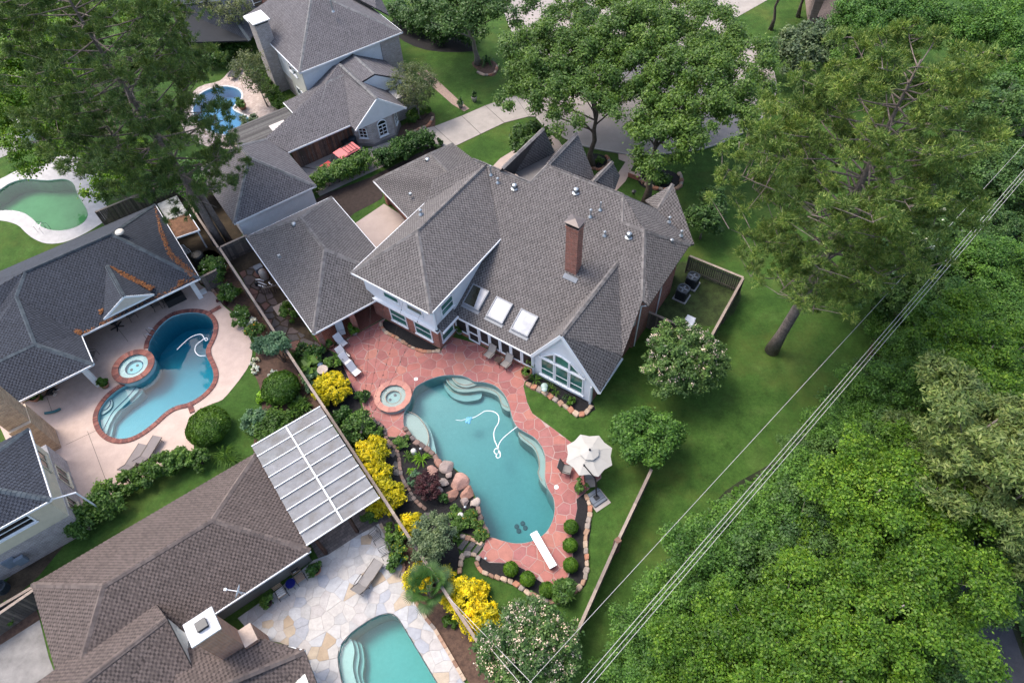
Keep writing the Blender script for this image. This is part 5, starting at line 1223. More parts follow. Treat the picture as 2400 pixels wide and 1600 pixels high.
fence(LOT(17.4, 11.2), LOT(12.55, 8.98), 'back lawn board fence next to the small tree by the parasol', side=-1); fence(LOT(12.5, 8.96), LOT(6.6, 6.1), 'back lawn board fence nearest the flowering crape myrtle', side=-1)
pc = LOT(12.52, 8.97); tag(MB().box(pc + zs * .98, .34, .34, 1.96, (mdir(LOT, 1, 0), mdir(LOT, 0, 1), zs)).build('fence_pillar', brickmat('pillar brick', ((.17, .09, .065), (.12, .065, .05)), (.2, .15, .13), deg=33)), 'short brown pillar midway along the back lawn fence', 'pillar')
fence(MAIN(-10.6, 38.95), MAIN(-6.0, 38.98), 'slatted dark fence behind the two air conditioners', side=-1, gap=.05, pw=.12); fence(MAIN(-6.0, 38.9), MAIN(-5.75, 32.0), 'side fence of the air conditioner yard facing the big pine', side=1)
fence(MAIN(-10.8, 31.93), MAIN(-5.8, 31.95), 'front fence of the air conditioner yard behind the crape myrtle', side=1)
fence(LOT(12.9, 56.75), LOT(19.35, 56.75), 'tall red stained board fence behind the red car', h=2.05, mat=wood_red, pw=.2, side=1, cap=False)
fence(LOT(-20.5, 28.1), LOT(-17.6, 28.1), 'weathered gate fence behind the grey house corner', h=1.8); fence(LOT(-22, 27.4), LOT(-17.4, 27.9), 'dark board fence left of the brown roof', h=1.8)
fence(LOT(-.2, 46.6), LOT(1.2, 46.6), 'short board fence between dark roof and planting bed', h=1.7)
fence(LOT(-5, 60.5), LOT(2.2, 60.3), 'weathered fence behind the small shed', h=1.8)
# ------------------------------------------------------------------ plants
def unit(v): return v / (np.linalg.norm(v, axis=-1, keepdims=True) + 1e-9)
def leaf_quads(C, Nrm, size, asp=1.6, jit=.3, rng=RNG):
    """one small diamond-shaped leaf per centre"""
    n = len(C); t = unit(np.cross(Nrm, unit(rng.normal(size=(n, 3))))); b = np.cross(Nrm, t)
    s = size * rng.uniform(1 - jit, 1 + jit, (n, 1)); L = t * s * .5 * asp; W = b * s * .5
    return np.stack([C - L, C + W - L * .1, C + L, C - W - L * .1], 1).reshape(-1, 3)
def clump_leaves(cen, rad, n, size, flat=.75, asp=1.6, up=.7, inner=.55, rng=RNG, droop=0.0):
    """leaves on the shells of many small clumps; cen (k,3), rad (k,)"""
    k = len(cen); idx = rng.choice(k, n, p=(rad ** 2) / (rad ** 2).sum())
    g = rng.normal(size=(n, 3)) * .40; g[:, 2] += .1; d = unit(g + np.array([0, 0, .15])); r = rad[idx][:, None] * 1.25
    P = cen[idx] + g * r * np.array([1, 1, flat]); P[:, 2] -= droop * r[:, 0] * rng.random(n)
    N = unit(d * .6 + np.array([0, 0, up]) + rng.normal(size=(n, 3)) * .55)
    return leaf_quads(P, N, size, asp, .35, rng)
def scatter_clumps(lobes, k, rmin, rmax, rng=RNG, shell=.45, low=-.35):
    """clump centres spread through ellipsoids; lobes: (x, y, z, rx, ry, rz)"""
    L = np.array(lobes, float); w = L[:, 3] * L[:, 4] * L[:, 5]; idx = rng.choice(len(L), k, p=w / w.sum())
    d = unit(rng.normal(size=(k, 3))); d[:, 2] = np.where(d[:, 2] < low, -d[:, 2] * .5, d[:, 2])
    r = rng.uniform(shell, 1.0, (k, 1)) ** .6
    return L[idx, :3] + d * r * L[idx, 3:], rng.uniform(rmin, rmax, k)
def limbs(m, base, top, targets, r0, rng=RNG, n=5, bend=.12):
    """tapered trunk from base to top and limbs out to some of the clumps"""
    base = np.asarray(base, float); top = np.asarray(top, float); H = top - base; q = [base + H * t + np.array([rng.normal() * bend * r0 * 4, rng.normal() * bend * r0 * 4, 0]) * (t > 0) * 1.0 for t in np.linspace(0, 1, 7)]
    m.tube(q, [r0 * (1.5 if i == 0 else 1.0) * (1 - .8 * i / 6) for i in range(7)], 8)
    for t in targets:
        f = min(.95, max(.25, .75 * (t[2] - base[2]) / (H[2] + 1e-6) * rng.uniform(.75, 1.0))); s = base + H * f
        mid = s * .55 + t * .45 + np.array([rng.normal() * .2, rng.normal() * .2, -.05 * np.linalg.norm(t - s) + .1]); rr = r0 * (.42 - .25 * f)
        m.tube([s, mid, t], [rr, rr * .65, rr * .25], n, cap=False)
bark_grey = plain('grey bark', (.17, .15, .13), .95, .35, 6, .8)
bark_brown = plain('brown bark', (.10, .078, .062), .95, .4, 5, .8)
bark_pine = plain('pine bark', (.15, .12, .105), .95, .45, 4, 1.0, fine=14)
LM = {
 'oak': leafmat('oak leaves', [(0.046, .098, .018), (0.068, .137, .023), (0.096, .176, .031), (0.131, .215, .044)], .3),
 'oak_dark': leafmat('dark oak leaves', [(.040, .089, .021), (.062, .127, .029), (.091, .169, .043)], .25),
 'gum': leafmat('sweetgum leaves', [(.042, .108, .010), (.068, .158, .013), (.102, .209, .018), (.162, .266, .033)], .38),
 'maple': leafmat('maple leaves', [(0.057, .142, .011), (0.084, .190, .013), (0.123, .237, .017), (0.179, .285, .024)], .4),
 'forest': leafmat('woodland leaves', [(0.037, .101, .017), (0.058, .144, .023), (0.084, .187, .031), (0.119, .237, .043)], .3),
 'forest_dark': leafmat('dark woodland leaves', [(.034, .082, .022), (.056, .120, .029), (.085, .168, .043)], .22),
 'olive': leafmat('willow oak leaves', [(.065, .115, .03), (.095, .15, .042), (.135, .19, .06), (.19, .235, .09)], .3),
 'grey': leafmat('grey green leaves', [(.06, .10, .05), (.085, .13, .065), (.115, .165, .09), (.16, .21, .125)], .28),
 'sparse': leafmat('sparse olive leaves', [(.07, .10, .04), (.10, .13, .055), (.14, .165, .075)], .3),
 'crape': leafmat('crape myrtle leaves', [(0.035, .084, .024), (0.057, .120, .034), (0.085, .162, .048), (0.127, .210, .072)], .3),
 'pink': leafmat('pink blossom', [(.55, .43, .43), (.66, .55, .55), (.74, .65, .64), (.46, .35, .36)], .25, .7),
 'yellow': leafmat('golden leaves', [(.34, .30, .006), (.55, .46, .008), (.70, .58, .012), (.80, .68, .03)], .35),
 'yellow_in': leafmat('green under golden leaves', [(.03, .08, .012), (.06, .12, .014), (.12, .17, .016)], .3),
 'box': leafmat('boxwood leaves', [(0.029, .085, .006), (0.047, .12, .008), (0.071, .16, .012), (0.106, .20, .018)], .3),
 'shrub': leafmat('shrub leaves', [(0.040, .098, .018), (0.061, .138, .023), (0.088, .172, .032), (0.122, .218, .046)], .3),
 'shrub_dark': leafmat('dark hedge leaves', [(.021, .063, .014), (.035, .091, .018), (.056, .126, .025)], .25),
 'hedge': leafmat('bright hedge leaves', [(0.035, .09, .010), (0.059, .13, .014), (0.088, .17, .02)], .3),
 'blue': leafmat('blue green leaves', [(.06, .13, .07), (.09, .18, .10), (.13, .23, .14)], .3),
 'lime': leafmat('lime leaves', [(.14, .30, .02), (.20, .38, .03), (.26, .45, .05)], .4),
 'white': leafmat('white blossom', [(.6, .6, .56), (.72, .72, .68), (.5, .52, .46)], .2, .7),
 'orange': leafmat('orange blossom', [(.7, .30, .01), (.75, .42, .02), (.6, .2, .02)], .2, .7),
 'red_leaf': leafmat('dark red leaves', [(.035, .012, .016), (.055, .016, .022), (.08, .022, .03)], .25),
 'pine': leafmat('pine needles', [(.06, .125, .026), (.09, .165, .034), (.14, .22, .045), (.21, .28, .065), (.30, .34, .11)], .25, .55),
 'pine_shaded': leafmat('shaded pine needles', [(.046, .092, .028), (.069, .127, .034), (.101, .167, .044), (.161, .218, .063)], .22, .55)}  # shade on the backlit pine's near side is put into these darker needle colours

def tree(name, base, top, lobes, k, rc, nleaf, size, leaf, label, cat='tree', bark=None, r0=.25, nl=14, asp=1.6, group=None, extra=None, flat=.75, shell=.45, low=-.35, droop=0., inner=.55, seed=None):
    """a thing with trunk and crown; lobes in world coordinates"""
    rng = np.random.default_rng(seed if seed is not None else abs(hash((round(float(base[0]), 2), round(float(base[1]), 2)))) % 10 ** 6)
    t = thing(name, base, label, cat, group)
    cen, rad = scatter_clumps(lobes, k, rc[0], rc[1], rng, shell, low)
    m = MB(); pick = cen[rng.choice(len(cen), min(nl, len(cen)), replace=False)]
    limbs(m, base, top, pick, r0, rng); m.build('trunk', bark or bark_grey, t, True)
    mkfast('crown', clump_leaves(cen, rad, nleaf, size, flat, asp, rng=rng, droop=droop, inner=inner), 4, LM[leaf], t)
    if extra:
        kind, n, s, frac = extra; hi = cen[np.argsort(cen[:, 2])[int(len(cen) * (1 - frac)):]]; e = []
        idx = rng.choice(len(hi), n // 10 + 1)
        for i in idx:
            d = unit(rng.normal(size=3) + np.array([0, 0, .9])); c = hi[i] + d * rad.mean() * 1.0
            P = c + rng.normal(size=(10, 3)) * np.array([.08, .08, .13]); e.append(leaf_quads(P, unit(rng.normal(size=(10, 3)) + np.array([0, 0, .8])), s, 1.2, .3, rng))
        mkfast('blossom', np.concatenate(e), 4, LM[kind], t)
    return t
def shrub(name, px, py, r, h, leaf, n, size, label, cat='shrub', lobes=None, group=None, extra=None, ball=False, k=None, asp=1.6, z0=0.0, rc=None, sx=1.0, sy=1.0, rz=0.0, under=None):
    """bush at a ground pixel, stems and foliage"""
    b = at(px, py, z0); rng = np.random.default_rng(int(px * 7 + py)); t = thing(name, b, label, cat, group)
    if ball:
        d = unit(rng.normal(size=(n, 3))); d[:, 2] = np.abs(d[:, 2]) * np.where(rng.random(n) < .75, 1, -.55)
        rr = rng.uniform(.93, 1.02, (n, 1)) * (1 + .03 * np.sin(d[:, :1] * 9 + d[:, 1:2] * 7)); P = b + np.array([0, 0, h * .5]) + d * rr * np.array([r, r, h * .5])
        Q = leaf_quads(P, unit(d + rng.normal(size=(n, 3)) * .45), size, asp, .35, rng)
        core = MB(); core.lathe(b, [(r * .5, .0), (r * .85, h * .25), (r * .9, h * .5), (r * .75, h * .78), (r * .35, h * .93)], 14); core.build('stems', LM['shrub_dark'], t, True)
    else:
        L = lobes and [(b[0] + l[0], b[1] + l[1], b[2] + l[2], *l[3:]) for l in lobes] or [(b[0], b[1], b[2] + h * .5, r * sx, r * sy, h * .5)]
        cen, rad = scatter_clumps(L, k or max(12, int(26 * r * r)), *(rc or (r * .16, r * .3)), rng, .5)
        Q = clump_leaves(cen, rad, n, size, .85, asp, rng=rng, inner=.5)
        m = MB()
        for i in range(min(8, len(cen))): m.tube([b + np.array([rng.normal() * .08, rng.normal() * .08, 0]), (b + cen[i]) / 2 + rng.normal(size=3) * .05, cen[i]], [.035, .025, .01], 5, cap=False)
        m.build('stems', bark_brown, t)
        if under: mkfast('inner_leaves', clump_leaves(cen - np.array([0, 0, .06]), rad * .8, int(n * .5), size * 1.1, .85, asp, rng=rng), 4, LM[under], t)
        if extra:
            kind, ne, s = extra; i = rng.choice(len(cen), ne); P = cen[i] + unit(rng.normal(size=(ne, 3)) + np.array([0, 0, 1.2])) * rad[i][:, None] * 1.05
            mkfast('blossom', leaf_quads(P, unit(rng.normal(size=(ne, 3)) * .5 + np.array([0, 0, 1])), s, 1.1, .3, rng), 4, LM[kind], t)
    mkfast('foliage', Q, 4, LM[leaf], t)
    return t
def hedge(name, line, w, h, leaf, n, size, label, z0=0.0, bumpy=.12):
    """clipped or loose hedge along ground pixels"""
    P = resample(smooth_loop(AT(line), 4, False), .35); rng = np.random.default_rng(int(line[0][0])); t = thing(name, at(*line[0]), label, 'hedge')
    cen = []; 
    for p in P:
        for _ in range(5): cen.append((p[0] + rng.uniform(-w, w) * .42, p[1] + rng.uniform(-w, w) * .42, z0 + h * rng.uniform(.35, .92)))
    cen = np.array(cen); rad = rng.uniform(.7, 1.2, len(cen)) * w * .22
    mkfast('foliage', clump_leaves(cen, rad, n, size, .9, rng=rng), 4, LM[leaf], t)
    m = MB()
    for p in P[::3]: m.tube([(p[0], p[1], 0), (p[0] + rng.normal() * .1, p[1] + rng.normal() * .1, h * .6)], [.04, .02], 5, cap=False)
    m.build('stems', bark_brown, t); return t

# pines ---------------------------------------------------------------
def pine(name, base, lean, H, z0, prof, nb, leaf, label, r0, rng, tufts=26, need=15, tl=.42, bare=0, split=None, az_w=None):
    """tall pine: trunk, boughs, tufts of needles at the twig ends; prof(t) = bough length by height"""
    base = np.asarray(base, float); t = thing(name, base, label, 'pine tree'); m = MB()
    q = [base + np.array([lean[0] * s, lean[1] * s, H * s]) + np.array([sin(s * 5) * .25, cos(s * 4) * .2 - .2, 0]) * (s > .02) for s in np.linspace(0, 1, 12)]
    m.tube(q, [r0 * (1.35 if i == 0 else 1) * (1 - .88 * (i / 11) ** 1.2) for i in range(12)], 9)
    if split is not None: m.tube([base + np.array(split), base + np.array(split) * .8 + np.array([lean[0] * .2, lean[1] * .2, H * .22]), q[4]], [r0 * .85, r0 * .7, r0 * .45], 8)
    def trunk(s): i = min(10, int(s * 11)); f = s * 11 - i; return q[i] * (1 - f) + q[i + 1] * f
    C = []; D = []
    for b in range(nb):
        s = z0 + (1 - z0) * ((b + .5) / nb) ** .9; s = min(.985, s + rng.uniform(-.012, .012)); a = b * 2.39996 + rng.uniform(-.4, .4); ln = prof((s - z0) / (1 - z0)) * rng.uniform(.72, 1.12)
        if az_w is not None: ln *= az_w(a)
        o = trunk(s); d = np.array([cos(a), sin(a), 0]); rise = rng.uniform(.05, .35) + .5 * max(0, (s - .75))
        pts = [o, o + d * ln * .35 + np.array([0, 0, ln * rise * .15]), o + d * ln * .7 + np.array([0, 0, ln * rise * .45]), o + d * ln + np.array([0, 0, ln * rise])]
        m.tube(pts, [.11 * (1.1 - s) + .03, .07 * (1.1 - s) + .02, .035, .012], 5, cap=False)
        k = max(3, int(tufts * ln / 50))
        for j in range(k):
            f = rng.uniform(.4, 1.03) ** .8; p = pts[0] + d * ln * f + np.array([0, 0, ln * rise * f * f]); side = np.array([-sin(a), cos(a), 0]); sp = rng.normal() * .27 * ln * (1.15 - f * .6)
            e = p + side * sp + np.array([0, 0, rng.uniform(-.05, .35) + abs(sp) * .12]) + d * rng.normal() * .25
            m.tube([p, (p + e) / 2 + np.array([0, 0, .04]), e], [.03, .02, .01], 4, cap=False); rp = rng.uniform(.34, .6)
            for q_ in range(rng.integers(9, 16)):
                o_ = unit(rng.normal(size=3) + np.array([0, 0, .3])); C.append(e + o_ * rp * rng.uniform(.35, 1) * np.array([1, 1, .65])); D.append(unit(o_ + np.array([0, 0, .35])))
    for j in range(bare):
        s = rng.uniform(z0 * .75, z0 * 1.15); a = rng.uniform(0, 6.28); o = trunk(s); d = np.array([cos(a), sin(a), rng.uniform(.1, .5)]); l = rng.uniform(1, 2.6)
        m.tube([o, o + d * l * .5, o + d * l + np.array([0, 0, rng.uniform(-.3, .3)])], [.05, .035, .01], 5, cap=False)
    m.build('trunk', bark_pine, t, True)
    C = np.array(C); D = np.array(D); n = len(C); idx = np.repeat(np.arange(n), need)
    dirs = unit(D[idx] * .8 + rng.normal(size=(len(idx), 3)) * .55); L = tl * rng.uniform(.65, 1.15, (len(idx), 1)); w = unit(np.cross(dirs, rng.normal(size=(len(idx), 3)))) * .024
    root = C[idx] + rng.normal(size=(len(idx), 3)) * .07
    V = np.stack([root - w, root + w, root + dirs * L], 1).reshape(-1, 3)
    mkfast('crown', V, 3, LM[leaf], t); return t
r_ = np.random.default_rng(5)
pine('pine_tree', at(1808, 822), (1.2, .6), 23.5, .33, lambda t: (2.9 + 3.7 * sin(pi * min(1, .1 + t * .88))) * (1 - .35 * max(0, t - .8) / .2), 96, 'pine', 'tall pine with pale green crown on the back lawn beside the power lines',  .4, r_, 100, 24, .25, 16, az_w=lambda a: 1.0 + .12 * cos(a - 2.6))
# its two low boughs
pine('pine_tree', at(516, 572), (-1.0, .6), 24, .27, lambda t: (3.8 + 3.2 * sin(pi * min(1, .1 + t * .85))), 90, 'pine_shaded', 'tall dark pine with forked trunk behind the dark slate roof', .36, r_, 96, 24, .25, 12, split=(.75, .35, 0))

# street oaks -----------------------------------------------------------
def T(px, py, z): return at(px, py, z)
def lob(px, py, z, r, rz=None, ry=None): c = at(px, py, z); return (c[0], c[1], c[2], r, ry or r, rz or r * .6)
tree('oak_tree', at(1386, 388), T(1400, 200, 9), [lob(1385, 190, 7.5, 4.6, 2.6), lob(1290, 130, 8, 4.6, 2.6), lob(1300, 210, 7, 3.6, 2), lob(1420, 90, 9, 4.4, 2.6), lob(1480, 250, 7.5, 3.2, 2), lob(1245, 235, 6.5, 3, 1.8), lob(1340, 285, 6, 2.6, 1.6), lob(1445, 160, 8.5, 3.6, 2), lob(1235, 120, 7.5, 3, 2), lob(1350, 60, 9, 4, 2)], 330, (.4, .85), 88000, .14, 'oak', 'spreading street oak with twin upright trunks behind the roof gables', bark=bark_brown, r0=.3, nl=22)
tree('oak_tree', at(1512, 478), T(1560, 250, 8.5), [lob(1640, 200, 8.5, 5.2, 2.6), lob(1570, 130, 9, 5, 2.8), lob(1680, 290, 7.5, 4, 2.2), lob(1550, 330, 7, 3.0, 1.8), lob(1500, 60, 10, 4.2, 2.4), lob(1720, 140, 8, 4, 2.2), lob(1540, 390, 5.5, 1.8, 1.3), lob(1740, 215, 7.5, 3, 1.8), lob(1600, 250, 8, 4, 2.2), lob(1650, 70, 9, 4, 2.2), lob(1600, 345, 6.5, 2.4, 1.4)], 380, (.4, .85), 100000, .14, 'oak', 'broad street oak with one leaning dark trunk beside the lamp post', bark=bark_brown, r0=.34, nl=26)
m = MB(); tb = at(1378, 392); m.tube([tb, T(1362, 330, 2.8), T(1368, 270, 5.5)], [.26, .2, .14], 8)
tree('oak_tree', at(1120, 150), T(1100, 40, 6), [lob(1080, 30, 6.5, 4.6, 2.4), lob(1000, 10, 6.5, 3.6, 2.2), lob(1180, 15, 7, 3.8, 2.2), lob(1090, -50, 8, 4.5, 2.5)], 170, (.5, .9), 44000, .15, 'oak_dark', 'grey trunked oak on the lawn by the street at the top', bark=bark_grey, r0=.32)
tree('oak_tree', at(1330, 40), T(1330, -40, 8), [lob(1400, -20, 8, 5, 2.5), lob(1500, -20, 8, 5, 2.5), lob(1600, 30, 8, 4, 2.2)], 120, (.5, .9), 32000, .15, 'oak', 'oak at the top edge behind the broad street oaks', r0=.3)
# maple over the green pool
tree('maple_tree', at(366, 478), T(200, 220, 12), [lob(60, 200, 10, 4.2, 3), lob(110, 110, 11.5, 4.2, 3), lob(30, 290, 8, 3.4, 2.2), lob(150, 330, 7, 3.4, 2), lob(250, 410, 4.6, 2.8, 1.6), lob(110, 390, 5.2, 2.8, 1.2), lob(310, 380, 5, 2.6, 1.8), lob(220, 460, 3.2, 1.5, 1.3), lob(250, 60, 11, 3, 2), lob(0, 190, 9, 3.4, 2.4), lob(130, 190, 10, 3.6, 2.6), lob(60, 330, 7, 3, 2), lob(20, 120, 11, 3, 2.2)], 420, (.4, .7), 62000, .145, 'maple', 'bright green maple spreading over the cloudy green pool', bark=bark_brown, r0=.22, nl=30)
tree('maple_tree', at(90, 60), T(120, -60, 10), [lob(130, 40, 11, 3.4, 2.6), lob(60, 10, 10, 4, 2.5), lob(190, 10, 10, 3, 2)], 80, (.5, .9), 12000, .26, 'gum', 'lime topped maple at the top left edge', r0=.2)
tree('shade_tree', at(20, 110), T(20, -20, 7), [lob(20, 40, 6, 3.6, 2.4), lob(70, 20, 7, 3.4, 2.2), lob(-30, 0, 7, 4, 2.5)], 90, (.5, .9), 12000, .24, 'forest_dark', 'dark leafy tree in the top left corner', r0=.25)
tree('shade_tree', at(420, 430), T(430, 380, 3), [lob(420, 400, 2.6, 2.0, 1.4), lob(460, 430, 2.2, 1.6, 1.2)], 50, (.3, .6), 6000, .2, 'forest', 'small leafy tree at the foot of the forked pine', r0=.1)
# sparse trees by the grey house
for px, py, zz, rr, lb in ((628, 250, 4.2, 1.9, 'sparse olive tree against the cream wall of the grey house'), (590, 120, 4.4, 2.2, 'sparse olive tree behind the paver deck chair'), (548, 90, 4.6, 2.2, 'sparse yellowish tree in front of the slate roof')):
    b = at(px, py); tree('sparse_tree', b, b + np.array([-.6, .5, zz]), [(b[0] - .7, b[1] + .6, zz, rr, rr, 1.7), (b[0] - .4, b[1] + .3, zz * .6, rr * .7, rr * .7, 1.2)], 110, (.25, .5), 3600, .11, 'sparse', lb, r0=.07, nl=30)
b = at(985, 280); tree('sparse_tree', b, b + np.array([-.2, .6, 4.2]), [(b[0] - .2, b[1] + .8, 3.9, 2.6, 2.6, 1.6), (b[0] - .1, b[1] + .5, 2.6, 2.0, 2.0, 1.2)], 170, (.25, .55), 6500, .1, 'sparse', 'wispy grey olive tree in front of the grey house bay', r0=.09, nl=46)
b = at(1245, 375); tree('small_tree', b, b + zs * 2.6, [(b[0], b[1], 2.5, 1.9, 1.9, 1.2)], 60, (.3, .5), 6000, .17, 'forest_dark', 'small dark green tree behind the first roof gable', r0=.08)
b = at(1880, 190); tree('privet_tree', b, b + zs * 4.0, [(b[0], b[1], 3.6, 3.8, 3.8, 2.2), (b[0] + 3.2, b[1] - .3, 3.2, 2.6, 2.6, 1.8), (b[0] - 2.6, b[1], 2.8, 2.4, 2.4, 1.6)], 150, (.5, .8), 15000, .2, 'grey', 'pale grey green rounded tree at the top right by the street', r0=.14)
for px, py, lf, lb in ((1806, 70, 'forest_dark', 'dark trunked tree left of the pale grey green tree'), (1870, 40, 'forest_dark', 'dark tree behind the pale grey green tree'), (1975, 45, 'grey', 'tree beside the brick house corner at the top')):
    b = at(px, py); tree('shade_tree', b, b + zs * 8, [(b[0], b[1], 7, 3, 3, 2.2), (b[0] + .8, b[1] - .5, 5.2, 2.2, 2.2, 1.5)], 80, (.5, .8), 8000, .24, lf, lb, bark=bark_brown, r0=.2)
# dark plants by the house's far corner
b = at(1640, 560); tree('holly_tree', b, b + zs * 3.8, [(b[0], b[1], 2.4, 1.6, 1.6, 2.1), (b[0] + .8, b[1] + 1.6, 2.2, 1.4, 1.4, 1.8)], 60, (.3, .5), 9000, .14, 'forest_dark', 'dark narrow holly at the far corner of the brick house', r0=.08)
# crape myrtles and small trees on the lawn
b = at(1598, 850, 3.0); b[2] = 0; tree('crape_myrtle', b, b + np.array([.1, .1, 4.8]), [(b[0], b[1] + .3, 3.9, 2.5, 2.5, 1.5), (b[0] - .6, b[1] - .5, 2.8, 2.5, 2.5, 1.4), (b[0] + .8, b[1] + .1, 2.9, 2.5, 2.5, 1.3)], 420, (.16, .36), 38000, .105, 'crape', 'crape myrtle with pale pink blossom beside the gable roof', r0=.09, nl=26, extra=('pink', 1900, .085, .6))
b = at(1515, 1030, 1.9); b[2] = 0; tree('bay_tree', b, b + zs * 3.2, [(b[0], b[1], 2.2, 2.0, 2.0, 1.4), (b[0] - .9, b[1] + .6, 1.8, 1.4, 1.4, 1.1), (b[0] + 1.0, b[1] + .2, 2.0, 1.4, 1.4, 1.1)], 160, (.26, .48), 24000, .12, 'forest', 'rounded leafy tree right of the white parasol', r0=.09, nl=22)
b = at(1240, 1512, 3.6); b[2] = 0; tree('crape_myrtle', b, b + np.array([0, .1, 4.6]), [(b[0], b[1] + .3, 4.1, 2.0, 1.8, 1.0), (b[0] - 1.3, b[1] - .3, 3.2, 1.6, 1.6, 1.0), (b[0] + 1.4, b[1], 3.4, 1.6, 1.6, 1.0), (b[0], b[1] + 1.0, 3.8, 1.7, 1.4, 1.0), (b[0], b[1] - 1.2, 3.0, 2.2, 1.6, 1.2)], 300, (.2, .38), 40000, .1, 'crape', 'large crape myrtle full of pink blossom at the bottom by the fence', r0=.1, nl=40, extra=('pink', 4600, .075, .8))
b = at(1795, 1290); tree('crape_myrtle', b, b + zs * 4.2, [(b[0] + .3, b[1] + .6, 3.4, 2.2, 2.2, 1.4), (b[0] + 1.2, b[1] + 1.3, 3.2, 1.8, 1.8, 1.2)], 110, (.3, .5), 12000, .14, 'forest_dark', 'dark crape myrtle with pale blossom beneath the power lines', r0=.1, extra=('pink', 900, .075, .6))
b = at(2050, 720); tree('magnolia', b, b + zs * 6, [(b[0] + .2, b[1] + 1.2, 4.6, 3.8, 3.8, 2.6), (b[0] + 1.6, b[1] + 2.4, 5.2, 3.2, 3.2, 2.4), (b[0] - 2.2, b[1] - .3, 2.8, 2.2, 2.2, 1.8)], 170, (.5, .85), 20000, .2, 'oak_dark', 'dark evergreen with whitish blossom behind the tall pine', r0=.18, extra=('white', 700, .12, .5))

# the woods along the lane: a few kinds, each tree placed on its own
def wood_proto(kind, seed, R, H, k, n, size, leaf, rc, bark=bark_grey, nl=34, flat=.7, asp=1.6):
    rng = np.random.default_rng(seed); L = [(0, 0, H * .68, R * .62, R * .62, R * .5)]
    for j in range(11):
        a = j * 2.4 + rng.uniform(-.4, .4); d = R * rng.uniform(.5, .95); q = R * rng.uniform(.22, .42); L.append((d * cos(a), d * sin(a), H * rng.uniform(.46, .9), q * rng.uniform(.9, 1.4), q * rng.uniform(.9, 1.4), q * .7))
    cen, rad = scatter_clumps(L, k, *rc, rng, .5); t = empty(kind, (0, 0, 0)); m = MB()
    limbs(m, (0, 0, 0), (rng.normal() * .3, rng.normal() * .3, H * .85), cen[rng.choice(len(cen), nl, replace=False)], R * .055, rng); m.build('trunk', bark, t, True)
    mkfast('crown', clump_leaves(cen, rad, n, size, flat, asp, rng=rng), 4, LM[leaf], t); return t
PROTO = {'gum': [wood_proto('sweetgum_tree', 11, 3.6, 11, 230, 58000, .098, 'gum', (.3, .62)), wood_proto('sweetgum_tree', 12, 3.8, 10, 230, 58000, .098, 'gum', (.3, .62))],
         'forest': [wood_proto('woodland_tree', 21, 3.4, 8, 190, 42000, .095, 'forest', (.28, .58)), wood_proto('woodland_tree', 22, 3.0, 7, 170, 38000, .095, 'forest', (.28, .56))],
         'dark': [wood_proto('woodland_tree', 31, 3.4, 8, 220, 32000, .1, 'forest_dark', (.24, .5))],
         'olive': [wood_proto('willow_oak', 41, 3.6, 10, 210, 40000, .075, 'olive', (.26, .5), asp=3.2)],
         'under': [wood_proto('woodland_shrub', 51, 1.8, 2.6, 80, 13000, .095, 'forest', (.3, .5), nl=10), wood_proto('woodland_shrub', 52, 1.6, 2.2, 70, 12000, .095, 'forest_dark', (.3, .5), nl=10)]}
USED = set()
def wood(kind, px, py, s, label, zc=None, var=0, rz=None, group='trees of the wood'):
    """crown centre pixel at height zc, trunk straight below it"""
    p = PROTO[kind][var % len(PROTO[kind])]; H = {'gum': 8, 'forest': 5.8, 'dark': 5.8, 'olive': 7.2, 'under': 1.8}[kind] * s; c = at(px, py, zc if zc is not None else H)
    o = place(p, p.name in USED, (c[0], c[1], 0 if zc is None else max(-.1, zc - H)), rz if rz is not None else (px * 3.7 + py) % 6.28, label, (s, s, s)); USED.add(p.name)
    tag(o, label, 'shrub' if kind == 'under' else 'tree', 'undergrowth of the wood' if kind == 'under' else group); return o
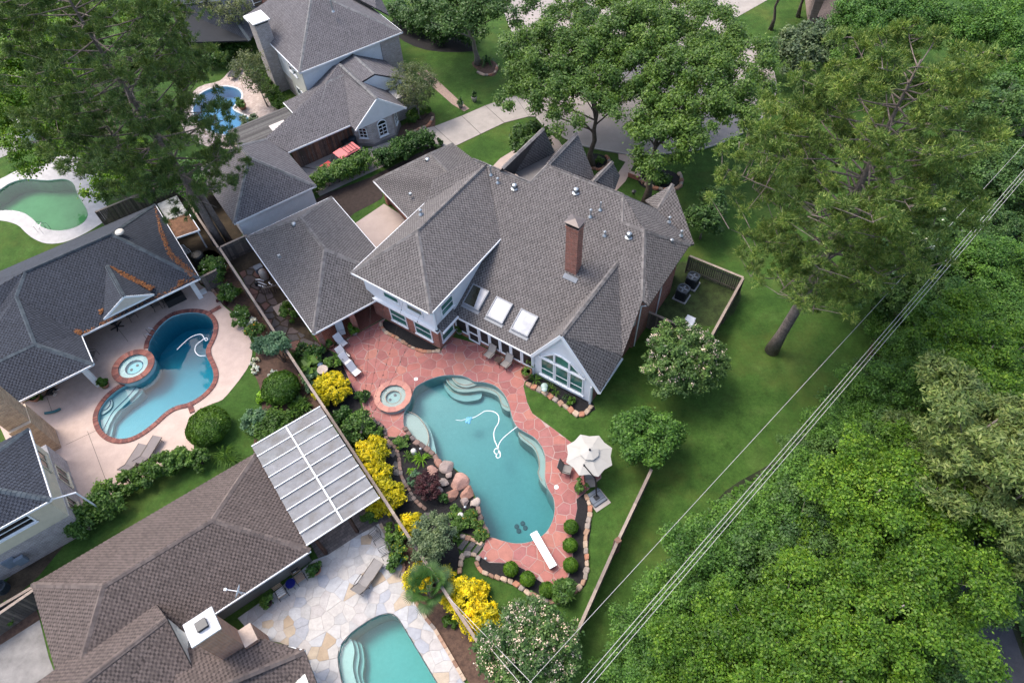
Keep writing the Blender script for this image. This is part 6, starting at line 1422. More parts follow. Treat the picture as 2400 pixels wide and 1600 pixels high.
W = [('gum', 2060, 1175, 1.02, 0, 'bright star-leaved sweetgum in the middle of the wood'), ('gum', 2190, 1290, .95, 1, 'bright sweetgum beside the dark asphalt lane'), ('gum', 2110, 1430, 1.0, 0, 'sweetgum between the lane and the bottom edge of the wood'), ('gum', 1840, 1510, 1.0, 1, 'bright sweetgum at the bottom edge nearest the power lines'), ('gum', 1960, 1590, .9, 0, 'sweetgum cut by the bottom edge right of the brightest one'),
     ('gum', 2310, 830, 1.05, 1, 'bright rounded sweetgum at the right edge halfway up'), ('gum', 2140, 1120, .8, 1, 'small bright sweetgum top of the group below the olive tree'), ('gum', 1700, 1600, .9, 0, 'sweetgum at the bottom edge left of the brightest one'),
     ('olive', 2320, 1030, 1.25, 0, 'pale olive willow oak at the right edge'), ('olive', 2200, 1060, .8, 0, 'small olive willow oak left of the larger one'), ('olive', 2390, 1180, 1.05, 0, 'olive willow oak over the lane at the right edge'),
     ('forest', 2050, 40, 1.25, 0, 'bright green tree at the top edge behind the tall pine'), ('forest', 2190, 20, 1.3, 1, 'mid green tree at the top edge right of the pine crown'), ('forest', 2330, 60, 1.3, 0, 'mid green tree in the top right corner'), ('forest', 2390, 170, 1.2, 1, 'green tree at the right edge above the power lines'),
     ('dark', 2340, 260, 1.2, 0, 'dark tree at the right edge behind the power lines'), ('dark', 2290, 380, 1.1, 0, 'dark tree behind the pine crown on the right'), ('dark', 2390, 420, 1.1, 0, 'dark tree beside the wires at the right edge'), ('dark', 2250, 250, 1.1, 0, 'shaded tree just right of the pine top'), ('dark', 2330, 520, .9, 0, 'dark low tree below the wires at the right'),
     ('forest', 2380, 600, 1.0, 1, 'green tree at the right edge below the lane'), ('forest', 2290, 620, .95, 0, 'green tree where the lane leaves the wood'), ('dark', 2190, 690, .8, 0, 'dark small tree at the lane edge of the wood'), ('forest', 2370, 720, 1.05, 1, 'mid green tree above the rounded sweetgum'), ('forest', 2240, 750, .9, 0, 'mid green tree left of the rounded sweetgum'), ('forest', 2150, 800, .75, 1, 'small tree at the wood edge beside the wires'),
     ('forest', 2180, 900, .95, 0, 'leafy tree below the rounded sweetgum'), ('forest', 2070, 930, .8, 1, 'leafy tree at the wood edge halfway up'), ('forest', 1990, 1010, .75, 0, 'leafy tree at the wood edge above the dark crape myrtle'), ('dark', 2100, 1020, .9, 0, 'dark tree left of the small olive oak'), ('dark', 1930, 1100, .7, 0, 'dark tree behind the dark crape myrtle'),
     ('forest', 1900, 1200, .95, 1, 'mid green tree left of the middle sweetgum'), ('forest', 1790, 1260, .8, 0, 'mid green tree below the dark crape myrtle'), ('dark', 1890, 1310, 1.0, 0, 'dark tree left of the lane sweetgums'), ('forest', 1700, 1330, .9, 1, 'leafy tree beside the wires in the lower wood'), ('forest', 1620, 1430, .85, 0, 'leafy tree nearest the wires near the bottom'), ('forest', 1740, 1420, .9, 1, 'leafy tree above the bottom sweetgum'),
     ('forest', 1540, 1540, .75, 0, 'leafy tree at the bottom edge beside the wires'), ('dark', 1980, 1380, 1.0, 0, 'dark tree between the two sweetgum groups'), ('dark', 2300, 1180, .9, 0, 'dark tree under the olive oak'), ('dark', 2395, 1300, .9, 0, 'dark tree right of the lane'), ('dark', 2080, 1560, .9, 0, 'dark tree between bottom sweetgums')]
for i, (k, px, py, s, v, lb) in enumerate(W): wood(k, px, py, s, lb, None, v)
rngw = np.random.default_rng(99); edge = [(2230, 580), (2150, 690), (2090, 780), (2050, 870), (1990, 950), (1930, 1030), (1860, 1130), (1760, 1190), (1690, 1260), (1630, 1330), (1560, 1420), (1500, 1500), (1460, 1580)]
names = ['uppermost', 'second', 'third', 'fourth', 'fifth', 'sixth', 'seventh', 'eighth', 'ninth', 'tenth', 'eleventh', 'twelfth', 'lowest']
for i, (px, py) in enumerate(edge):
    wood('under', px, py, rngw.uniform(.8, 1.15), names[i] + ' low shrub along the lawn edge of the wood, counted from the top', None, i)
    wood('under', px + 90, py + 40, rngw.uniform(.9, 1.3), names[i] + ' shrub of the second row inside the wood edge, counted from the top', None, i + 1)
for k in PROTO:
    for p in PROTO[k]:
        if p.name not in USED:
            for c in list(p.children): bpy.data.objects.remove(c)
            bpy.data.objects.remove(p)
# ferns and seedlings that cover the floor of the wood
def cover(name, loop, n, size, leaf, h=.25):
    P = px_loop(loop, 0, 2); x0, y0 = np.min(P, 0); x1, y1 = np.max(P, 0); C = []
    while len(C) < n:
        q = (rngw.uniform(x0, x1), rngw.uniform(y0, y1))
        if inside(q, P) and min(np.hypot(q[0] - w[0], q[1] - w[1]) for w in path) > 1.5: C.append((q[0], q[1], rngw.uniform(.03, h)))
    C = np.array(C); return tag(mkfast(name, leaf_quads(C, unit(rngw.normal(size=(n, 3)) * .5 + np.array([0, 0, 1])), size, 1.8), 4, LM[leaf]), kind='stuff')
cover('ground_cover', [(2320, 400), (2235, 530), (2140, 680), (2060, 800), (1990, 930), (1900, 1030), (1800, 1100), (1700, 1160), (1640, 1240), (1560, 1340), (1480, 1450), (1420, 1560), (1400, 1650), (2480, 1650), (2560, 900), (2560, 300)], 26000, .26, 'forest')
# ------------------------------------------------------------------ garden shrubs
def S(*a, **k): return shrub(*a, **k)
for i, (px, py, r, h, lb) in enumerate([(782, 915, 1.35, 1.7, 'largest golden shrub beside the white lounge chairs'), (878, 1062, 1.15, 1.6, 'golden shrub beside the patio cover corner, topmost of the column of three'), (885, 1112, 1.0, 1.4, 'golden shrub in the middle of the column beside the patio cover'), (905, 1165, 1.25, 1.5, 'golden shrub lowest in the column beside the patio cover'), (970, 1228, .8, 1.2, 'golden shrub partly hidden by the small grey green tree'),
        (985, 1350, .8, 1.2, 'golden shrub above the fan palm'), (1092, 1402, 1.3, 1.6, 'golden shrub right of the fan palm on the fence'), (1132, 1452, 1.15, 1.5, 'golden shrub beside the large pink crape myrtle'), (1045, 1345, .55, .9, 'small golden shrub between the palm and the grey green tree'), (1125, 1360 + 20, .5, .8, 'small golden tuft at the lawn edge above the crape myrtle')]):
    shrub('golden_shrub', px, py + 10, r, h, 'yellow', int(7500 * r * r), .085, lb, group='golden shrubs along the fence', asp=2.6, k=int(60 * r * r) + 14, rc=(.12, .24), under='yellow_in')
G_ = 'clipped green balls round the diving board'
for px, py, lb in ((1338, 1240, 'clipped ball topmost of the three beside the lawn'), (1336, 1283, 'clipped ball in the middle of the three beside the lawn'), (1337, 1329, 'clipped ball lowest of the three beside the lawn'), (1198, 1338, 'clipped ball leftmost below the diving board'), (1237, 1361, 'clipped ball second from the left below the diving board'), (1282, 1386, 'clipped ball next to the feathery bush')):
    shrub('clipped_ball', px, py, .47, .85, 'box', 3600, .06, lb, ball=True, group=G_, asp=1.8)
shrub('feathery_bush', 1322, 1392, .62, 1.1, 'shrub', 3500, .11, 'feathery upright green bush at the tip of the red patio', asp=3.4, k=26, rc=(.14, .22))
shrub('round_shrub', 668, 925, 1.4, 1.9, 'hedge', 9000, .11, 'big rounded shrub left of the fence beside the golden shrub', ball=True)
shrub('clipped_shrub', 500, 1012, 1.55, 1.7, 'hedge', 12000, .10, 'dense clipped dark green shrub at the edge of the pink deck', ball=True)
shrub('spreading_shrub', 650, 1015, 1.3, 1.3, 'hedge', 6500, .12, 'spreading green shrub above the patio cover'); shrub('blue_shrub', 605, 995, .95, 1.2, 'blue', 3800, .11, 'pale blue green shrub above the patio cover corner')
shrub('blue_shrub', 622, 822, .85, 1.3, 'blue', 3600, .11, 'pale blue green shrub beside the deck arc'); shrub('blue_shrub', 668, 845, 1.0, 2.6, 'blue', 4200, .11, 'pale blue green shrub on bare stems leaning on the fence', lobes=[(-.1, .1, 2.1, .95, .95, .55), (.35, -.3, 1.9, .7, .7, .5)], k=30, rc=(.2, .34))
shrub('lime_plant', 615, 935, .45, .6, 'lime', 700, .14, 'lime green plant beside the rounded shrub')
shrub('gardenia', 510, 650, 1.15, 1.9, 'shrub', 5200, .12, 'gardenia with white flowers at the short board fence', extra=('white', 34, .13)); shrub('gardenia', 545, 705, .95, 1.5, 'hedge', 4000, .12, 'light green gardenia halfway along the planting bed', extra=('white', 14, .12))
shrub('gardenia', 570, 755, .9, 1.3, 'shrub', 3600, .12, 'gardenia with pale blossom beside the deck', extra=('white', 40, .12)); shrub('rose_bush', 602, 785, .75, 1.0, 'shrub', 2200, .11, 'rose bush with white and red flowers in the planting bed', extra=('orange', 24, .12)); shrub('rose_bush', 596, 762, .5, .7, 'white', 420, .12, 'low white flowering bush beside the roses')
for px, py, lb in ((598, 850, 'white edged plant at the widest point of the deck'), (640, 880, 'white edged plant above the rounded shrub'), (600, 870, 'low white plant at the lawn tip'), (530, 690, 'white leaved plant by the border stones')): shrub('variegated_plant', px, py, .35, .4, 'white', 160, .11, lb, under='shrub')
shrub('low_plant', 640, 955, .4, .5, 'shrub', 500, .12, 'small bush below the rounded shrub'); shrub('low_plant', 705, 955, .55, .5, 'shrub', 700, .2, 'strappy plant beside the fence above the patio cover', asp=4.5); shrub('purple_bush', 525, 710, .5, .6, 'red_leaf', 700, .1, 'dark purple bush beside the pale border stones')
# garden by the porch
shrub('porch_bush', 693, 745, .9, 1.7, 'hedge', 4000, .1, 'bright bush under the garage eave'); shrub('dark_shrub', 742, 838, .9, .9, 'shrub_dark', 3200, .13, 'dark shrub beside the porch steps', extra=('orange', 20, .1)); shrub('dark_shrub', 785, 860, .75, .9, 'shrub', 2600, .12, 'dark shrub behind the lounge chairs'); shrub('dark_shrub', 715, 828, .6, .8, 'shrub_dark', 1800, .12, 'dark shrub beside the side path')
shrub('elephant_ear', 728, 872, .95, 1.0, 'shrub', 26, .75, 'elephant ear plant with huge leaves beside the birdbath', asp=1.3, k=14, rc=(.25, .35))
shrub('leafy_shrub', 740, 900, .8, .8, 'blue', 2600, .14, 'leafy plant between the elephant ear and the golden shrub')
shrub('leafy_shrub', 838, 1012, 1.15, 1.4, 'shrub', 5200, .13, 'leafy shrub round the timber post'); shrub('leafy_shrub', 875, 1015, .7, .8, 'shrub', 2000, .14, 'leafy shrub at the patio tip'); shrub('leafy_shrub', 805, 985, .8, 1.0, 'shrub_dark', 2600, .14, 'dark shrub below the largest golden shrub'); shrub('leafy_shrub', 822, 1045, .7, .8, 'shrub', 1600, .16, 'broad leaved plant above the golden column'); shrub('leafy_shrub', 850, 935, .5, .8, 'shrub_dark', 1300, .13, 'dark plant at the patio edge below the lounge chairs')
b = at(1022, 1282); tree('smoke_tree', b, b + zs * 2.3, [(b[0], b[1] + .1, 1.9, 1.35, 1.35, .95), (b[0] - .3, b[1] - .6, 1.4, 1.0, 1.0, .8)], 100, (.16, .3), 11000, .085, 'grey', 'small grey green tree overhanging the fence', r0=.05, nl=24)
b = at(1008, 1150); tree('red_maple', b, b + zs * .9, [(b[0], b[1], .85, .95, .95, .5)], 60, (.12, .24), 4200, .07, 'red_leaf', 'dwarf dark red maple beside the pool boulders', r0=.035, nl=30)
for px, py, r, lf, lb in ((946, 1040, .55, 'orange', 'yellow flowering bush at the sun shelf'), (1105, 1222, .6, 'orange', 'yellow flowering bush halfway along the pool rim'), (1128, 1258, .42, 'orange', 'yellow flowering bush at the stepping stones'), (1122, 1232, .35, 'orange', 'small yellow flowering bush on the rock rim'), (1065, 1200, .45, 'orange', 'yellow flowering bush below the boulders')): shrub('flowering_bush', px, py, r, r * 1.1, 'shrub', int(3600 * r), .1, lb, extra=(lf, int(90 * r), .05), group='yellow flowering bushes')
def blades(name, px, py, n, L, w, leaf, label, arch=.6, cat='plant', z0=0.0):
    """rosette of strap leaves"""
    b = at(px, py, z0); rng = np.random.default_rng(int(px)); t = thing(name, b, label, cat); V = []
    for i in range(n):
        a = rng.uniform(0, 6.28); l = L * rng.uniform(.6, 1.1); d = np.array([cos(a), sin(a), 0]); s = np.array([-sin(a), cos(a), 0]) * w / 2; e = rng.uniform(.45, .95)
        p0, p1, p2 = b, b + d * l * .5 + zs * l * e * .7, b + d * l + zs * l * (e * .7 - arch * rng.uniform(.4, 1))
        V += [p0 - s * .6, p0 + s * .6, p1 + s, p1 - s, p1 - s, p1 + s, p2 + s * .15, p2 - s * .15]
    mkfast('leaves', np.array(V), 4, LM[leaf], t); MB().lathe(b, [(w * .8, 0), (w * .9, .04), (w * .3, .12)], 8).build('crown_base', bark_brown, t); return t
blades('daylily', 990, 1078, 40, .8, .06, 'lime', 'lime strap leaved clump at the rock rim'); blades('daylily', 955, 1070, 24, .6, .05, 'shrub', 'green strap leaved clump behind the lime one'); blades('variegated_hosta', 965, 1105, 20, .4, .1, 'lime', 'pale variegated plant on the black mulch')
blades('iris_clump', 1255, 892, 30, .8, .05, 'shrub', 'strappy plant beside the terracotta pot'); blades('iris_clump', 1290, 910, 26, .6, .05, 'shrub', 'strappy plant beside the pale green jar'); blades('iris_clump', 1302, 922, 20, .5, .05, 'shrub', 'low strappy plant below the gable window'); shrub('low_plant', 1338, 944, .35, .5, 'box', 700, .1, 'small round bush in the gable window bed'); blades('iris_clump', 1326, 930, 14, .4, .05, 'shrub_dark', 'thin strappy plant in the gable window bed')
blades('cycad', 1143, 148, 36, 1.2, .14, 'shrub_dark', 'cycad beside the grey trunked oak', .8); blades('strap_plant', 530, 1072, 60, 1.2, .05, 'hedge', 'tall grass clump above the brown roof corner', .5); blades('strap_plant', 545, 1080, 40, 1.1, .05, 'shrub', 'second grass clump beside the brown roof corner', .5)
shrub('cactus_plant', 1040, 1170, .28, .6, 'shrub_dark', 60, .3, 'dark cactus pads below the red maple', asp=1.3); shrub('fern_plant', 972, 1128, .5, .7, 'blue', 900, .09, 'feathery green plant left of the red maple'); shrub('fern_plant', 1065, 1252, .5, .5, 'hedge', 900, .09, 'fine green plant above the stepping stones'); shrub('leafy_shrub', 1078, 1232, .6, .7, 'shrub', 1500, .12, 'leafy plant left of the yellow flowering bush')
shrub('leafy_shrub', 925, 1255, .7, .9, 'shrub', 1800, .12, 'leafy shrub outside the fence by the wicker chairs'); shrub('leafy_shrub', 940, 1300, .7, .8, 'shrub', 1800, .11, 'yellow flecked shrub outside the fence', extra=('yellow', 220, .07)); shrub('leafy_shrub', 870, 1215, .5, .9, 'shrub', 1200, .14, 'green plant at the corner of the paver floor'); shrub('low_plant', 1055, 1458, .4, .5, 'hedge', 400, .14, 'small green plant in the brown mulch')
# fan palm
pb = at(1012, 1392); PT = thing('fan_palm', pb, 'fan palm between the golden shrubs on the fence', 'palm'); rng = np.random.default_rng(3)
m = MB(); m.tube([pb, pb + zs * .9, pb + zs * 1.5], [.2, .16, .14], 9); m.build('trunk', bark_brown, PT); V = []
for i in range(17):
    a = i * 2.4; tilt = .25 + .85 * (i / 17); d = np.array([cos(a) * sin(tilt * 1.5), sin(a) * sin(tilt * 1.5), cos(tilt * 1.5)]); o = pb + zs * 1.5; c = o + d * (.7 + .35 * tilt); s = np.cross(d, zs); s /= np.linalg.norm(s); n_ = np.cross(s, d)
    w = s * .012; V += [o - w, o + w, c + w, c - w]
    for k in range(22):
        f = (k / 21 - .5) * 3.6; dd = d * cos(f) + s * sin(f); dd = dd - n_ * -.15 - zs * .12; ww = (s * cos(f) - d * sin(f)) * .035; l = .78 * (1 - .25 * abs(f) / 1.8); p1 = c + dd * l * .6; V += [c, p1 - ww, c + dd * l - zs * .08, p1 + ww]
mkfast('fronds', np.array(V), 4, leafmat('palm fronds', [(.035, .09, .02), (.055, .125, .03), (.085, .165, .05)], .3), PT)
# hedges and rows
hedge('clipped_hedge', [(893, 390), (930, 372), (965, 352), (1000, 338)], 1.9, 1.7, 'shrub_dark', 16000, .12, 'clipped hedge along the driveway beside the wing roof')
hedge('loose_hedge', [(748, 445), (790, 430), (830, 412), (870, 395)], 1.9, 1.9, 'shrub', 13000, .14, 'loose hedge hiding part of the red car'); shrub('leafy_shrub', 1025, 345, .6, .8, 'shrub_dark', 1300, .13, 'dark bush at the end of the clipped hedge')
hedge('dark_hedge', [(935, 45), (985, 75), (1040, 95), (1090, 105)], 3.0, 2.2, 'shrub_dark', 16000, .16, 'dark hedge at the top lawn'); hedge('low_hedge', [(618, 190), (632, 215), (650, 240), (668, 262)], 1.6, 1.3, 'hedge', 7000, .13, 'green hedge between the pavers and the grey house'); hedge('low_hedge', [(590, 165), (600, 180), (612, 188)], 1.4, 1.2, 'shrub_dark', 3500, .13, 'short hedge above the paver deck'); hedge('dark_hedge', [(500, 165), (540, 140), (580, 125)], 2.2, 2.0, 'shrub_dark', 7000, .15, 'dark hedge behind the black deck chair')
for px, py, r, lb in ((200, 1232, 1.2, 'leafy shrub nearest the corner of the cream house'), (268, 1185, 1.25, 'bright shrub second along the back of the brown roof'), (315, 1140, .9, 'shrub third along the back of the brown roof'), (385, 1112, 1.1, 'shrub fourth along the back of the brown roof'), (430, 1092, 1.0, 'shrub fifth along the back of the brown roof'), (475, 1085, .8, 'shrub nearest the grass clumps'), (350, 1135, .7, 'low shrub beside the lounge chairs')): shrub('leafy_shrub', px, py, r, r * 1.5, 'hedge' if px % 2 else 'shrub', int(3800 * r), .13, lb, group='row of shrubs behind the brown roof')
shrub('leafy_shrub', 970, 285, .9, 1.2, 'hedge', 2600, .12, 'green shrub at the brick bay'); shrub('leafy_shrub', 1000, 270, .7, .9, 'hedge', 1800, .12, 'second green shrub at the brick bay'); shrub('leafy_shrub', 1405, 382, .5, .5, 'shrub', 900, .12, 'low plant at the foot of the twin trunked oak'); shrub('leafy_shrub', 1545, 425, .9, .7, 'shrub_dark', 1500, .12, 'dark plant in the stone ringed bed')
shrub('leafy_shrub', 15, 1455, .8, 1.0, 'shrub', 1800, .13, 'leafy shrub at the left edge below the dark fence'); shrub('leafy_shrub', 600, 320, 1.1, 2.4, 'grey', 3500, .12, 'grey green bush beside the blue pool')

# ------------------------------------------------------------------ chairs and tables
sling_grey = plain('grey sling', (.20, .185, .175), .7, .1); sling_pale = plain('pale sling', (.58, .57, .58), .65, .06); brown_frame = plain('brown frame', (.035, .026, .022), .45, .2, metal=.3)
def sling_chair(name, fab, label, w=.6, recl=.35, arms=True):
    t = thing(name, (0, 0, 0), label, 'chair'); O = lambda *p: np.array(p, float)
    MB().add([O(-w / 2, -.28, .42), O(w / 2, -.28, .42), O(w / 2, .24, .37), O(-w / 2, .24, .37), O(-w / 2, -.28, .405), O(w / 2, -.28, .405), O(w / 2, .24, .355), O(-w / 2, .24, .355)], [(0, 1, 2, 3), (7, 6, 5, 4), (0, 4, 5, 1), (1, 5, 6, 2), (2, 6, 7, 3), (3, 7, 4, 0)]).build('seat', fab, t)
    y1 = .24 + recl; MB().add([O(-w / 2, .24, .38), O(w / 2, .24, .38), O(w / 2, y1, .98), O(-w / 2, y1, .98), O(-w / 2, .265, .37), O(w / 2, .265, .37), O(w / 2, y1 + .02, .97), O(-w / 2, y1 + .02, .97)], [(0, 1, 2, 3), (7, 6, 5, 4), (0, 4, 5, 1), (1, 5, 6, 2), (2, 6, 7, 3), (3, 7, 4, 0)]).build('backrest', fab, t)
    for s in (-1, 1):
        x = s * w / 2; MB().tube([O(x, -.33, 0), O(x, -.3, .42)], .016, 6).build('leg', brown_frame, t); MB().tube([O(x, .34, 0), O(x, .2, .38)], .016, 6).build('leg', brown_frame, t)
        MB().tube([O(x, -.3, .43), O(x, .24, .38), O(x, y1, .99)], .018, 6).build('frame_rail', brown_frame, t)
        if arms: MB().tube([O(x, -.3, .42), O(x * 1.05, -.3, .62), O(x * 1.05, .1, .64), O(x, .36, .6)], .02, 6).build('armrest', brown_frame, t)
    return t
def facing(a, b): d = at(*b) - at(*a); return atan2(d[1], d[0]) + pi / 2
P_ = sling_chair('lounge_chair', sling_pale, 'x', .62, .42); P_['group'] = 'pale lounge chairs beside the golden shrub'
for i, (px, py, rz, lb) in enumerate([(803, 786, .3, 'pale reclined chair in front of the porch pier'), (806, 812, .75, 'pale chair second from the porch'), (811, 842, .75, 'pale chair in the middle of the row of five'), (819, 857, .75, 'pale chair second from the golden shrub'), (837, 879, .75, 'pale chair nearest the golden shrub')]): place(P_, i, at(px, py, .04), rz, lb, 1.05)
P_ = sling_chair('patio_chair', sling_grey, 'x', .62, .3); P_['group'] = 'grey sling chairs on the red patio'
for i, (px, py, rz, lb) in enumerate([(1147, 838, -.72, 'grey sling chair left of the little side table'), (1186, 860, -.72, 'grey sling chair right of the little side table'), (1328, 1106, 1.2, 'grey sling chair under the left rim of the parasol'), (1383, 1138, .1, 'grey sling chair under the front rim of the parasol')]): place(P_, i, at(px, py, .04), rz, lb, 1.1)
def table(name, px, py, w, d, h, top, label, round_=False, rz=0.0, legs=4, z=.04):
    c = at(px, py, z); t = thing(name, c, label, 'table'); X, Y = np.array([cos(rz), sin(rz), 0]), np.array([-sin(rz), cos(rz), 0])
    if round_: MB().lathe(c + zs * (h - .03), [(w / 2 * .96, 0), (w / 2, .01), (w / 2, .03), (w / 2 * .97, .04)], 24).build('table_top', top, t)
    else: MB().box(c + zs * (h - .02), w, d, .04, (X, Y, zs)).build('table_top', top, t)
    for k in range(legs):
        a = pi / 4 + k * pi / 2; p = c + X * cos(a) * w * .5 + Y * sin(a) * d * .5; MB().tube([p + zs * 0, p * .8 + c * .2 + zs * (h - .03)], .016, 6).build('leg', brown_frame, t)
    return t
table('side_table', 1168, 849, .5, .5, .42, plain('brown glass top', (.05, .035, .03), .25), 'small dark side table between the grey sling chairs', rz=-.72)
table('patio_table', 1375, 1100, 1.15, 1.15, .72, plain('table glass', (.06, .06, .06), .2), 'round table in the shade of the white parasol', True); table('blue_table', 686, 1372, .62, .62, .5, plain('blue enamel', (.004, .008, .11), .3, .05), 'small round blue table between two folding chairs', True)
def chaise(name, fab, label, back=.5, frame=None, arms=False):
    t = thing(name, (0, 0, 0), label, 'lounger'); O = lambda *p: np.array(p, float); f = frame or brown_frame; y0 = .35; y1 = y0 + .62 * cos(back * 1.2); z1 = .36 + .72 * sin(back * 1.2)
    MB().box(O(0, -.4, .36), .6, 1.5, .03).build('seat', fab, t)
    MB().add([O(-.3, y0, .365), O(.3, y0, .365), O(.3, y1, z1), O(-.3, y1, z1), O(-.3, y0, .34), O(.3, y0, .34), O(.3, y1 + .02, z1 - .02), O(-.3, y1 + .02, z1 - .02)], [(0, 1, 2, 3), (7, 6, 5, 4), (0, 4, 5, 1), (1, 5, 6, 2), (2, 6, 7, 3), (3, 7, 4, 0)]).build('backrest', fab, t)
    for s in (-1, 1):
        MB().beam(O(s * .31, -1.15, .36), O(s * .31, .4, .36), .035, .05).build('side_rail', f, t); MB().tube([O(s * .31, y0, .37), O(s * .31, y1, z1)], .018, 6).build('back_rail', f, t)
        for y in (-.95, .3): MB().tube([O(s * .31, y, .35), O(s * .31, y - .06, 0)], .018, 6).build('leg', f, t)
        if arms: MB().tube([O(s * .31, -.1, .37), O(s * .36, -.05, .6), O(s * .36, .45, .62), O(s * .31, y1 * .8 + .07, .6)], .02, 6).build('armrest', f, t)
        MB().tube([O(s * .25, y1 * .95, z1 - .03), O(s * .25, .75, .0)], .014, 5).build('prop', f, t)
    return t
ck = chaise('chaise_lounge', sling_grey, 'grey chaise lounge on the pale flagstones', .5, arms=True); ck.location = at(862, 1362, .04); ck.rotation_euler = (0, 0, facing((838, 1395), (885, 1325)) + 2 * pi)
ck['group'] = 'chaise lounges'; ck.scale = (1.15, 1.15, 1.1)
P_ = chaise('deck_lounger', plain('taupe sling', (.17, .145, .14), .7, .08), 'x', .45); P_['group'] = 'loungers on the pink deck'
for i, (px, py, lb) in enumerate([(318, 1085, 'taupe lounger nearer the shrubs on the pink deck'), (352, 1066, 'taupe lounger nearer the pool on the pink deck')]): place(P_, i, at(px, py, .02), facing((300, 1110), (335, 1055)), lb, 1.15)
ck = chaise('black_lounger', plain('black strap', (.02, .022, .024), .5), 'black lounger on the paver deck by the blue pool', .6, darkmetal); ck.location = at(556, 172, .02); ck.rotation_euler = (0, 0, -.2); ck.scale = (1.3, 1.3, 1.3)
# folding chairs and metal chairs on the pale patio
wood_slat = plain('slat wood', (.24, .17, .12), .7, .2, 5)
def slat_chair(px, py, rz, label, cushion=None):
    t = thing('slat_chair', (0, 0, 0), label, 'chair', 'chairs on the pale patio'); O = lambda *p: np.array(p, float)
    for k in range(5): MB().box(O(0, -.2 + k * .095, .43), .5, .075, .02).build('seat_slat', wood_slat, t)
    for k in range(3): MB().box(O(0, .3 + k * .03, .58 + k * .12), .5, .02, .09).build('back_slat', wood_slat, t)
    for s in (-1, 1):
        MB().tube([O(s * .27, -.25, 0), O(s * .27, .3, .5), O(s * .27, .38, .92)], .015, 6).build('leg', darkmetal, t); MB().tube([O(s * .27, .3, 0), O(s * .27, -.22, .43)], .015, 6).build('leg', darkmetal, t)
    if cushion == 'seat':
        c = MB().box(O(0, .02, .5), .46, .44, .09, taper=.88).build('cushion', plain('pale cushion', (.5, .49, .47), .8, .05), t)
        cu = bpy.data.curves.new('words', 'FONT'); cu.body = 'WOW\nWOW\nWOW'; cu.size = .16; cu.align_x = 'CENTER'; cu.space_line = .8; ob = bpy.data.objects.new('tmp', cu); COL.objects.link(ob); bpy.context.view_layer.update()
        me = bpy.data.meshes.new_from_object(ob); bpy.data.objects.remove(ob); me.materials.append(black); w = bpy.data.objects.new('printed_words', me); COL.objects.link(w); w.parent = c; w.location = (0, .09, .549)
    if cushion == 'back':
        c = MB().box(O(0, .36, .72), .46, .1, .3, taper=.95).build('cushion', black, t); MB().box(O(-.06, .3, .74), .16, .012, .03).build('printed_mark', white, c)
    t.location = at(px, py, .04); t.rotation_euler = (0, 0, rz); t.scale = (1.1, 1.1, 1.1); return t
slat_chair(664, 1394, .58, 'wooden slat chair with a lettered cushion beside the blue table', 'seat'); slat_chair(707, 1358, .58, 'wooden slat chair with a black back cushion beside the blue table', 'back')
def wire_chair(px, py, rz, label, col, n=7):
    t = thing('metal_chair', (0, 0, 0), label, 'chair', 'metal chairs'); O = lambda *p: np.array(p, float)
    m = MB()
    for k in range(n): x = (k / (n - 1) - .5) * .48; m.tube([O(x, -.24, .42), O(x, .22, .4), O(x, .34, .85)], .012, 5)
    m.build('slats', col, t)
    for s in (-1, 1): MB().tube([O(s * .27, -.26, 0), O(s * .27, -.26, .62), O(s * .27, .2, .64), O(s * .27, .32, .88)], .016, 6).build('armrest', col, t); MB().tube([O(s * .27, .3, 0), O(s * .27, .22, .42)], .016, 6).build('leg', col, t)
    MB().tube([O(-.27, .33, .88), O(0, .36, .93), O(.27, .33, .88)], .018, 6).build('top_rail', col, t); t.location = at(px, py, .04); t.rotation_euler = (0, 0, rz); t.scale = (1.15, 1.15, 1.15)
wire_chair(883, 1262, -.9, 'dark metal garden chair at the upper corner of the pale patio', darkmetal); wire_chair(905, 1298, -1.1, 'dark metal garden chair next to the blue pot', darkmetal); wire_chair(441, 601, .9, 'white metal garden chair beside the dark roof', white, 9)
for px, py, rz, lb in ((370, 722, 2.2, 'dark porch chair under the dark roof right of the gable'), (312, 745, 2.4, 'dark porch chair under the dark roof below the gable'), (395, 712, 2.0, 'dark porch chair nearest the black storage box'), (222, 838, 1.6, 'dark porch chair at the inner corner of the dark roof')): wire_chair(px, py, rz, lb, black, 9)
fan = thing('outdoor_stand', at(275, 765), 'black low stand with splayed feet under the dark roof eave', 'stand')
for k in range(5): a = k * 1.257; MB().beam(at(275, 765, .1), at(275, 765, .06) + np.array([cos(a), sin(a), 0]) * .55, .07, .07).build('foot', black, fan)
MB().lathe(at(275, 765, .1), [(.08, 0), (.06, .5), (.3, .55), (.3, .7)], 12).build('column', black, fan)
tag(MB().box(at(410, 700, .35), 1.6, .7, .7, (mdir(LOT, 1, 0), mdir(LOT, 0, 1), zs), taper=.97).build('storage_box', black), 'black storage box under the dark roof near the white post', 'box')

